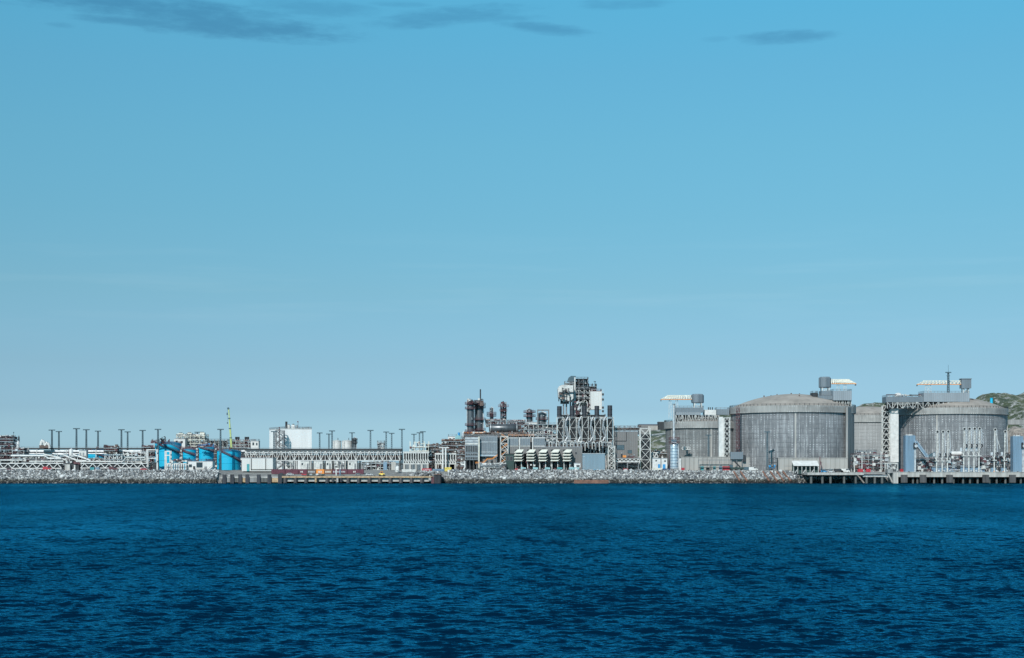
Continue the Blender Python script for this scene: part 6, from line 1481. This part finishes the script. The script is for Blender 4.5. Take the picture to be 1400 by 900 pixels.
hoarding('bright yellow sign with two lines of dark lettering', 608, 617.2, 639.3, 644.4, 'yellow', (609, 616.3), 'letter', 2, 'sign')
hoarding('dark blue banner right of the yellow sign', 618.3, 624.5, 641.8, 645, 'navy')

# cars and boxes along the left crest
for px, m, lab, van in ((12.5, 'maroon', 'dark red car half hidden by rubble under the far left bridge', False), (64.5, 'red', 'bright red van half hidden by rubble below left truss bridge', True), (154.5, 'maroon', 'maroon van half hidden by rubble below second truss bridge', True), (196.5, 'red', 'small red car near the right end of the second truss bridge', False)):
    car('parked_car', lab, px, 921.5, m, van=van)
for a, b, m, lab in ((123, 128.5, 'teal', 'teal box behind the rubble, left of a pale blue one'), (130.5, 135.5, 'tower', 'pale blue box behind the rubble, right of a teal one')): container('storage_box', lab, a, b, 921, m, h=1.9, d=2)
for a, b, m, h, lab in ((704, 707.8, 'red', 1.5, 'small red box at the crest below the leftmost louvre stack'), (891.5, 905.6, 'cream', 1.7, 'flat beige container before the white two-bay house'), (906.2, 915.5, 'navy', 1.4, 'flat dark blue container left of the silver column foot'), (852.5, 858.5, 'red', 1.4, 'bright red skip behind the rubble below the short truss platform'), (932, 936, 'red', 1.9, 'red box at the foot of the block wall right of silver column'),
      (958.2, 962.4, 'teal', 2.8, 'leftmost teal container in front of the pale block wall'), (975.5, 978.6, 'teal', 2.8, 'narrow teal container in the middle of the block wall'), (983.5, 987.2, 'tower', 2.8, 'pale blue container left of the orange-red one'), (988.2, 997.5, 'red', 2.9, 'orange-red container before the pale block wall'), (966, 970, 'dark', 2.2, 'dark container between two teal ones'), (1072.5, 1083, 'blue', 2.7, 'light blue container left of the open white shed')):
    container('storage_container', lab, a, b, 921.5, m, h=h, d=2.2, zb=GZ-.3 if px < 2000 and a < 1060 else ground_h(X(a, 921.5), 922), group=None)
t = thing('flat_canopy', 'thin dark flat canopy over the containers before the pale block wall', 'canopy', (X(977, 921), 923, GZ))
MB().box(X(956, 921), X(998.5, 921), 920.6, 924.6, Z(639.8, 921), Z(639.2, 921)).build('roof', 'dark', t)
for px in (956.8, 972.5, 998): MB().box(X(px, 921)-.12, X(px, 921)+.12, 921, 921.25, GZ-.4, Z(639.8, 921)-.003).build('post', 'dark', t)
# dark mobile machines between the tanks' walls
t = thing('mobile_machine', 'dark machine with a tilted boom at the foot of the domed tank', 'machine', (X(1008, 922), 923, GZ)); x = X(1006, 922)
MB().box(x-4, x+5, 922, 924.4, GZ+.6, GZ+1.9).build('chassis', 'green', t); MB().box(x-4, x-1.8, 922, 924.4, GZ+1.903, GZ+3.4).build('cab', 'mastc', t); MB().bar((x+3, 923, GZ+2), (x-1, 923, GZ+6), .8).build('boom', 'dark', t)
for a in (-3, 0, 3.6): MB().tube((x+a, 921.7, GZ+.5), (x+a, 924.6, GZ+.5), .55, 12).build('wheel', 'tyre', t)
car('parked_truck', 'dark van parked right of the dark boom machine', 1023, 921.5, 'mastc', cat='van', van=True, zb=GZ-.2)
car('parked_truck', 'white van parked at the left edge of the pale plinth wall gap', 1030, 921.2, 'white', cat='van', van=True, zb=GZ-.2)

# open white shed by the jetty
Y = 912; t = thing('open_shed', 'open shed with white pitched roof and green sides at the jetty head', 'shed', (X(1102, Y), Y+4, 6.6))
x0, x1 = X(1084.5, Y), X(1119.5, Y); zr0, zr1 = Z(636.6, Y), Z(630, Y)
MB().add([(x0, Y-.6, zr0), (x1, Y-.6, zr0), (x1, Y+5, zr1), (x0, Y+5, zr1), (x0, Y-.6, zr0-.25), (x1, Y-.6, zr0-.25), (x1, Y+5, zr1-.25), (x0, Y+5, zr1-.25)], [(0,1,2,3),(7,6,5,4),(0,4,5,1),(1,5,6,2),(2,6,7,3),(3,7,4,0)]).build('roof', 'white', t)
MB().box(x0+.1, x1-.1, Y+4, Y+4.3, 6.6, zr1-1.4).build('back_wall', 'green', t)
for k in range(7): x = x0+.3+(x1-x0-.6)*k/6; MB().box(x-.15, x+.15, Y, Y+.3, 5.8, zr0-.2).build('post', 'white2', t)
for k in range(6):
    x = x0+.8+(x1-x0-.6)*k/6; MB().box(x, x+1.9, Y+.05, Y+.2, 5.8, 8.1).build('side_panel', 'green' if k % 2 else 'dark', t)
    if k % 2 == 0: MB().bar((x+.2, Y-.1, 6.3), (x+1.7, Y-.1, 8.4), .3).build('strut', 'white', t)
one('red_davit', MB().box(X(1121, 914)-.2, X(1121, 914)+.25, 914, 914.5, 6.4, Z(624.5, 914)).bar((X(1121, 914), 914.2, Z(629, 914)), (X(1124.5, 914), 914.2, Z(641, 914)), .35).bar((X(1121, 914), 914.2, Z(636, 914)), (X(1124, 914), 914.2, Z(632, 914)), .25), 'maroon', 'thin dark red davit right of the open white shed', 'davit')
for px, m, lab, van in ((1127, 'blue', 'blue car right of the open white shed', False), (1136, 'insul', 'silver car on the jetty head, right of a blue one', False), (1147, 'dark', 'dark van on the jetty head below the pale plinth', True), (1156, 'white', 'white van on the jetty head, the last before the shaded shaft', True)):
    car('parked_car', lab, px, 917, m, van=van, zb=6.65)
module('jetty_manifold', 'low blue-grey pipe cluster on the jetty head by the shaded tank shaft', 1122, 1160, 640.5, None, 921, 2.5, [641.2], 6, ('dark', 'navy', 'white2', 'galv'), 40, 110, 'pipe cluster', 'grey', None, w=.25, zb=6.6, equip=False)

# rusty pipes lying on the bank
for i, (a, b, lab) in enumerate(((1003, 1012, 'leftmost rusty pipe lying down the rubble bank'), (1012.5, 1022, 'second rusty pipe lying down the rubble bank'), (1043, 1052, 'rusty pipe on the bank below the dark mast'), (1053, 1063, 'rusty pipe on the bank right of the dark mast'), (1062, 1072, 'rusty pipe on the bank, last but one to the right'), (1070, 1082, 'rightmost rusty pipe on the bank, beside the light blue container'))):
    A = (X(a, 915), 914.6, ground_h(X(a, 915), 914.6)+1.1); B = (X(b, 905), 905.5, ground_h(X(b, 905), 905.5)+1.15)
    one('rusty_pipe', MB().tube(A, B, .55, 12).tube(Vector(B)+(Vector(A)-Vector(B))*.0, Vector(B)+(Vector(A)-Vector(B))*.02, .68, 12), 'rust', lab, 'pipe', 'rusty pipes lying on the rubble bank')
one('slipway_wall', MB().box(X(785, 899), X(832, 899), 898.6, 902.5, -1.2, Z(657.4, 899)).box(X(785, 899), X(832, 899), 899.5, 905, Z(657.4, 899)+.003, Z(656.4, 899)), 'rust', 'low reddish brown wall at the waterline below the blue-grey shed', 'wall')

# ================================================================= loading jetty (right)
zj = Z(646.3, 897)
t = thing('jetty', 'long concrete loading jetty on piles running out of the right edge', 'jetty', (X(1320, 905), 908, 0))
XE = X(1520, 897)
MB().box(X(1228.5, 897), XE, 897, 923.4, Z(652.3, 897), zj).build('deck', 'conc', t)
MB().box(X(1228.5, 897)-.1, XE, 896.8, 897.6, zj+.003, zj+.45).build('kerb', 'conc', t)
MB().box(X(1104, 900), X(1181, 900), 900, 922, Z(649.6, 900), zj-.05).build('approach_deck', 'conc', t)
MB().box(X(1181.2, 906), X(1214, 906), 906, 922, Z(648.5, 906), zj-.06).build('link_deck', 'concg', t)
for px in (1236, 1261.8, 1298, 1347.5, 1384, 1420): 
    x = X(px, 896); MB().box(x-1.95, x+1.95, 895.2, 896.4, .5, Z(649.2, 896)).build('fender_panel', 'rubber', t); MB().box(x-1.2, x+1.2, 896.41, 896.99, 1.0, Z(650, 896)).build('fender_mount', 'pile', t)
i = 0
for px in (1224, 1248.5, 1254.5, 1266, 1277.5, 1288.5, 1304, 1317, 1326.5, 1337, 1353, 1363, 1375, 1396, 1408, 1425, 1445):
    for yy in (899.5, 909):
        MB().tube((X(px, 899), yy, -2), (X(px, 899), yy, Z(652.3, 897)-.02), .7, 12).build('pile', 'concw', t)
for px in (1109, 1124.5, 1135.5, 1154, 1170, 1185, 1196, 1206): 
    MB().tube((X(px, 902), 902, -2), (X(px, 902), 902, Z(650.6, 902)), .8, 12).build('pile', 'concw', t)
MB().box(X(1106, 905), XE, 921.2, 921.8, 0, 3.5).build('back_beam', 'pile', t)
for px in (1243, 1290, 1330, 1372, 1392): x = X(px, 898); MB().lathe(x, 898.6, [(.3, zj+.01), (.3, zj+.5), (.55, zj+.55), (.55, zj+.8), (.02, zj+.85)], 12).build('bollard', 'orange' if px == 1372 else 'pile', t)
t = truss('access_walkway', 'thin white access walkway low over the water left of the jetty deck', 'walkway', 1180, 1214, 650.2, 652.2, 901, 1.6, 8, 'w', .28, 'white2', 'galv', True, ())
t = thing('jetty_pier', 'pale stepped pier block carrying white trestles at the jetty start', 'pier', (X(1221, 899), 902, 0))
MB().box(X(1221.5, 898), X(1228, 898), 898, 906, -2, Z(646, 898)).build('pier', 'conc', t); MB().box(X(1214, 899), X(1221, 899), 899.4, 906, Z(646.8, 899), Z(641.5, 899)).build('block', 'concg', t)
MB().bar((X(1214.5, 899), 900.5, Z(647, 899)), (X(1221, 899), 900.5, .5), .8).build('brace', 'conc', t)
portal('white trestle frame under the tall plain duct by the right tank', 1212.5, 1228, 633, 908, 5, 'white2', .5)
o = bpy.data.objects[[n.name for n in COL.objects if n.name.startswith('portal_frame')][-1]]; o['label'] = 'white trestle frame on the jetty pier below the tallest duct'
clutter(o, X(1214, 908), X(1227, 908), 908.5, 912, 7, Z(634, 908), 24, ('white2', 'dark', 'insul'), 88)

# pipe yard between the tanks
module('pipe_yard', 'dense red and white pipe yard between the domed tank and the white duct', 1168.5, 1213, 621.5, None, 932, 10, [622.5, 628, 633.5, 638.5], 7, ('maroon', 'dark', 'white2', 'dark', 'insul', 'brown'), 230, 111, 'pipe yard', 'white2', 'maroon', zb=6.9, w=.28, rm=.45)
module('pipe_yard', 'pale tangle of valves on top of the red and white pipe yard', 1172, 1198, 616, 622.3, 934, 6, [617, 619.8], 4, ('white2', 'insul', 'grey', 'maroon', 'dark'), 110, 112, 'valve tangle', 'grey', 'grey', w=.25, rm=.4)
for a, b, lab in ((1173.5, 1180, 'red box at the foot of the pipe yard, the left of two close together'), (1184.5, 1190.5, 'red box at the foot of the pipe yard, the right of two close together'), (1231.5, 1236.4, 'red box between the white trestle and the blue-grey gangway tower')): container('red_box', lab, a, b, 916, 'red', h=2.0, d=2, zb=6.9)
for px, y0, lab in ((1168, 626, 'thin white post at left end of the pipe yard'), (1178.5, 622.5, 'thicker white post in the pipe yard above a red box'), (1204.5, 618, 'tall pale post at right side of the pipe yard')): one('lamp_post', MB().tube((X(px, 918), 918, 6.9), (X(px, 918), 918, Z(y0, 918)), .3, 8).box(X(px, 918)-.45, X(px, 918)+.45, 917.7, 918.3, Z(y0, 918), Z(y0, 918)+.25), 'white2', lab, 'post')

# gangway towers
def gangway(label, x0, x1, y0, sign=1):
    Y = 905; t = thing('gangway_tower', label, 'gangway tower', (X((x0+x1)/2, Y), Y+3, zj), 'gangway towers on the jetty'); xa, xb = X(x0, Y), X(x1, Y)
    MB().box(xa, xb, Y, Y+5, zj, Z(y0+1.5, Y)).build('shaft', 'tower', t); MB().lathe((xa+xb)/2, Y+2.5, [(S(5.6, Y), Z(y0+1.5, Y)+.003), (S(5.6, Y), Z(y0+.5, Y)), (S(4.5, Y), Z(y0-.3, Y)), (.02, Z(y0-.5, Y))], 16).build('cap', 'white', t)
    MB().rail([(xa, Y+.1, Z(y0+1.5, Y)), (xb, Y+.1, Z(y0+1.5, Y))], 1.6, 1.4, .15).build('railing', 'brown', t)
    p0 = Vector((xb-.3, Y-.6, Z(603.5, Y))); p1 = Vector((X(x1+14.5, Y), Y-.6, Z(623.8, Y)))
    MB().bar(p0, p1, 2.4, 2.1).build('gangway', 'tower', t); g = MB(); g.bar(p0+Vector((.6, -1.25, .4)), p1+Vector((.3, -1.25, .4)), .25).bar(p0+Vector((-.6, -1.25, -.7)), p1+Vector((-.6, -1.25, -.7)), .25); g.build('gangway_rail', 'insul', t)
    MB().box(p1.x-.3, p1.x+1.2, Y-1.6, Y+.6, p1.z-.7, p1.z+.5).build('gangway_tip', 'steelclad', t)
    MB().box(xb-1.3, xb+.9, Y-1.9, Y-.01, Z(613.5, Y), Z(606, Y)).build('winch_house', 'dark', t); MB().tube((xb-.2, Y-1.2, Z(606, Y)), (xb-.2, Y-1.2, Z(603, Y)), .5, 10).build('winch_head', 'white', t); MB().tube((xb-.1, Y-2.2, Z(610, Y)), (xb-.1, Y-1.91, Z(610, Y)), 1.0, 14).build('winch_drum', 'insul', t)
    MB().box(xb-.9, xb+.1, Y-1.0, Y-.2, zj, Z(613.5, Y)-.003).build('mast', 'insul', t)
    return t
gangway('blue-grey gangway tower with tilted gangway at left end of the jetty', 1238, 1251.5, 594)
gangway('blue-grey gangway tower cut by the right picture edge', 1385, 1399, 595)
t = thing('dark_awning', 'dark triangular awning between gangway tip and the three slim loading arms', 'awning', (X(1275, 912), 912, zj))
MB().prism([(X(1267, 911), Z(624.5, 911)), (X(1279, 911), Z(624.5, 911)), (X(1279, 911), Z(618.2, 911))], 911, 915).build('awning', 'mastc', t); MB().box(X(1278, 911), X(1279, 911), 911.5, 912.2, zj, Z(624.6, 911)).build('post', 'grey', t)

# loading arms
def loading_arm(label, px, y0, ybase, Y, zz=False, thick=.42, lean=0, group=None, fold=2.6):
    x = X(px, Y); zt = Z(y0, Y); zb = Z(ybase, Y); t = thing('loading_arm', label, 'loading arm', (x, Y, zj), group)
    MB().lathe(x, Y, [(.95, zj), (.95, zj+.4), (.44, zj+.5), (.44, zb)], 14).build('riser', 'white2', t)
    MB().box(x-1.3, x+1.3, Y-1.2, Y+1.2, zb, zb+.5).build('slew_head', 'white2', t)
    a = MB(); a.bar((x-.1, Y, zb+.5), (x+lean, Y, zt), thick*1.12, thick*1.12); a.build('inboard_arm', 'white2', t)
    b = MB(); b.bar((x+.95, Y-.2, zb+5), (x+lean+.5, Y-.2, zt-.3), .2)
    n = 7
    for k in range(n):
        f = k/n; g_ = (k+1)/n; b.bar((x+.2+(lean)*f, Y-.1, zb+2+(zt-zb-3)*f), (x+.9+(lean-.3)*g_, Y-.1, zb+2+(zt-zb-3)*g_), .16)
    b.build('stay_lattice', 'white2', t)
    s = MB().tube((x+lean+.2, Y-.5, zt), (x+lean+.2, Y-.25, zt), 1.05, 18); s.build('apex_sheave', 'white2', t); MB().tube((x+lean+.2, Y-.58, zt), (x+lean+.2, Y-.5, zt), .75, 16).build('sheave_hub', 'dark', t)
    ln = (zt-zb)*(.55 if zz else .72)
    o = MB(); o.bar((x+lean+1.0, Y-.7, zt-.2), (x+lean+fold*.6, Y-.7, zt-ln), thick, thick)
    if zz:
        for k in range(5): o.bar((x+lean+1.0+.25*k, Y-.7, zt-ln*k/5), (x+lean+fold+.1*k, Y-.7, zt-ln*(k+.6)/5), .26); o.bar((x+lean+fold+.1*k, Y-.7, zt-ln*(k+.6)/5), (x+lean+1.1+.25*k, Y-.7, zt-ln*(k+1)/5), .22)
    o.build('outboard_arm', 'insul', t)
    c = MB().path([(x+lean+fold*.6, Y-.7, zt-ln), (x+lean+fold*.6+.5, Y-.7, zt-ln-1.4), (x+lean+fold*.5, Y-.7, zt-ln-2.4)], .4, 8); c.build('coupler', 'dark', t)
    cw = MB().bar((x-.2, Y+.4, zb+1), (x-1.6, Y+.4, zb+4.2), .35); cw.build('balance_beam', 'white2', t); MB().box(x-2.3, x-.9, Y-.1, Y+.9, zb+3.2, zb+5.4).build('counterweight', 'insul', t)
    MB().box(x-1.5, x+1.5, Y+1.3, Y+3, zj, zj+2.9).build('hydraulic_unit', 'tower', t); MB().tube((x+.9, Y-1.6, zj+1.2), (x+.9, Y-1.2, zj+1.2), .55, 12).build('valve_wheel', 'insul', t)
    MB().path([(x, Y, zj+1.6), (x, Y+3.4, zj+1.6), (x, Y+3.4, zj+.6)], .38, 8).build('supply_pipe', 'insul', t)
    return t
GA = 'loading arms on the jetty'
for px, y0, lab in ((1280.6, 590.5, 'left one of the three slim white loading arms'), (1288.2, 590.3, 'middle one of the three slim white loading arms'), (1295.3, 590.2, 'right one of the three slim white loading arms')): loading_arm(lab, px, y0, 631, 906, False, .40, .2, GA)
for px, y0, lab in ((1317.6, 586.6, 'first from the left of the four lattice loading arms standing close'), (1324.6, 586.3, 'second of the four close lattice loading arms'), (1331.6, 586.2, 'third of the four close lattice loading arms'), (1338.4, 586.2, 'rightmost of the four close lattice loading arms')): loading_arm(lab, px, y0, 624, 906, True, .42, .1, GA, 2.3)
loading_arm('white loading arm standing alone with a long slanting stay', 1359.4, 587.6, 630, 906, False, .5, .2, GA)
loading_arm('white loading arm in front of the right limb of the right tank', 1373.4, 590.3, 630, 907, False, .45, .1, GA)
t = bpy.data.objects[[n.name for n in COL.objects if n.name.startswith('loading_arm')][7]]; MB().bar((X(1360, 906), 905, Z(589, 906)), (X(1366.5, 906), 905, Z(614, 906)), .3).build('slanting_stay', 'white2', t)
for a, b, y0, n, seed, lab in ((1256, 1281, 627, 100, 121, 'red and grey pipework left of the three slim loading arms'), (1297, 1316, 623.5, 80, 122, 'red and grey pipework between slim and lattice loading arms'), (1341, 1357, 625, 70, 123, 'red and grey pipework right of the four lattice loading arms'), (1362, 1372, 622, 50, 124, 'grey pipework between the two single loading arms'), (1376, 1385, 620, 44, 125, 'pale pipework between last loading arm and cut gangway tower')):
    module('jetty_manifold', lab, a, b, y0, None, 912, 6, [y0+1, y0+7, y0+13], 3, ('maroon', 'dark', 'white2', 'grey', 'insul', 'dark'), int(n*2.4), seed, 'jetty manifold', 'grey', 'maroon', zb=zj, w=.28, rm=.42)
t = module('jetty_manifold', 'low row of blue-grey valve boxes along the jetty under the loading arms', 1275, 1346, 637.5, None, 908.5, 3, [637.6], 14, ('tower', 'dark', 'insul', 'white2', 'navy'), 200, 126, 'jetty manifold', 'grey', None, zb=zj, w=.22, rm=.45, brace=False)
one('white_pipe', MB().tube((X(1299, 917), 917, Z(620.3, 917)), (X(1314, 917), 917, Z(620.3, 917)), 1.45, 20).tube((X(1305, 917), 917, 6.9), (X(1305, 917), 917, Z(621, 917)), .4, 10).tube((X(1311, 917), 917, 6.9), (X(1311, 917), 917, Z(621, 917)), .4, 10), 'white', 'thick plain white horizontal cylinder between the loading arm groups', 'vessel')
one('orange_cone', MB().lathe(X(1359, 899), 899, [(.75, zj), (.75, zj+.1), (.5, zj+.12), (.12, zj+1.1), (.02, zj+1.12)], 16), 'orange', 'orange cone-shaped marker on the jetty edge below the lone loading arm', 'marker')

# pipe field filling the ground between the far left racks and bridges
for a, b, y0, Y, seed, lab in ((30, 72, 622, 948, 131, 'low dense pipe field behind the left half of the left truss bridge'), (72, 112, 623, 950, 132, 'low dense pipe field behind the right half of the left truss bridge'), (112, 146, 625.5, 945, 133, 'low dense pipe field in front of the small bright blue tank')):
    module('pipe_field', lab, a, b, y0, None, Y, 8, [y0+1, y0+5.5, y0+10], 5, ('dark', 'white2', 'dark', 'maroon', 'white', 'brown'), 170, seed, 'pipe field', 'dark', None, w=.35)
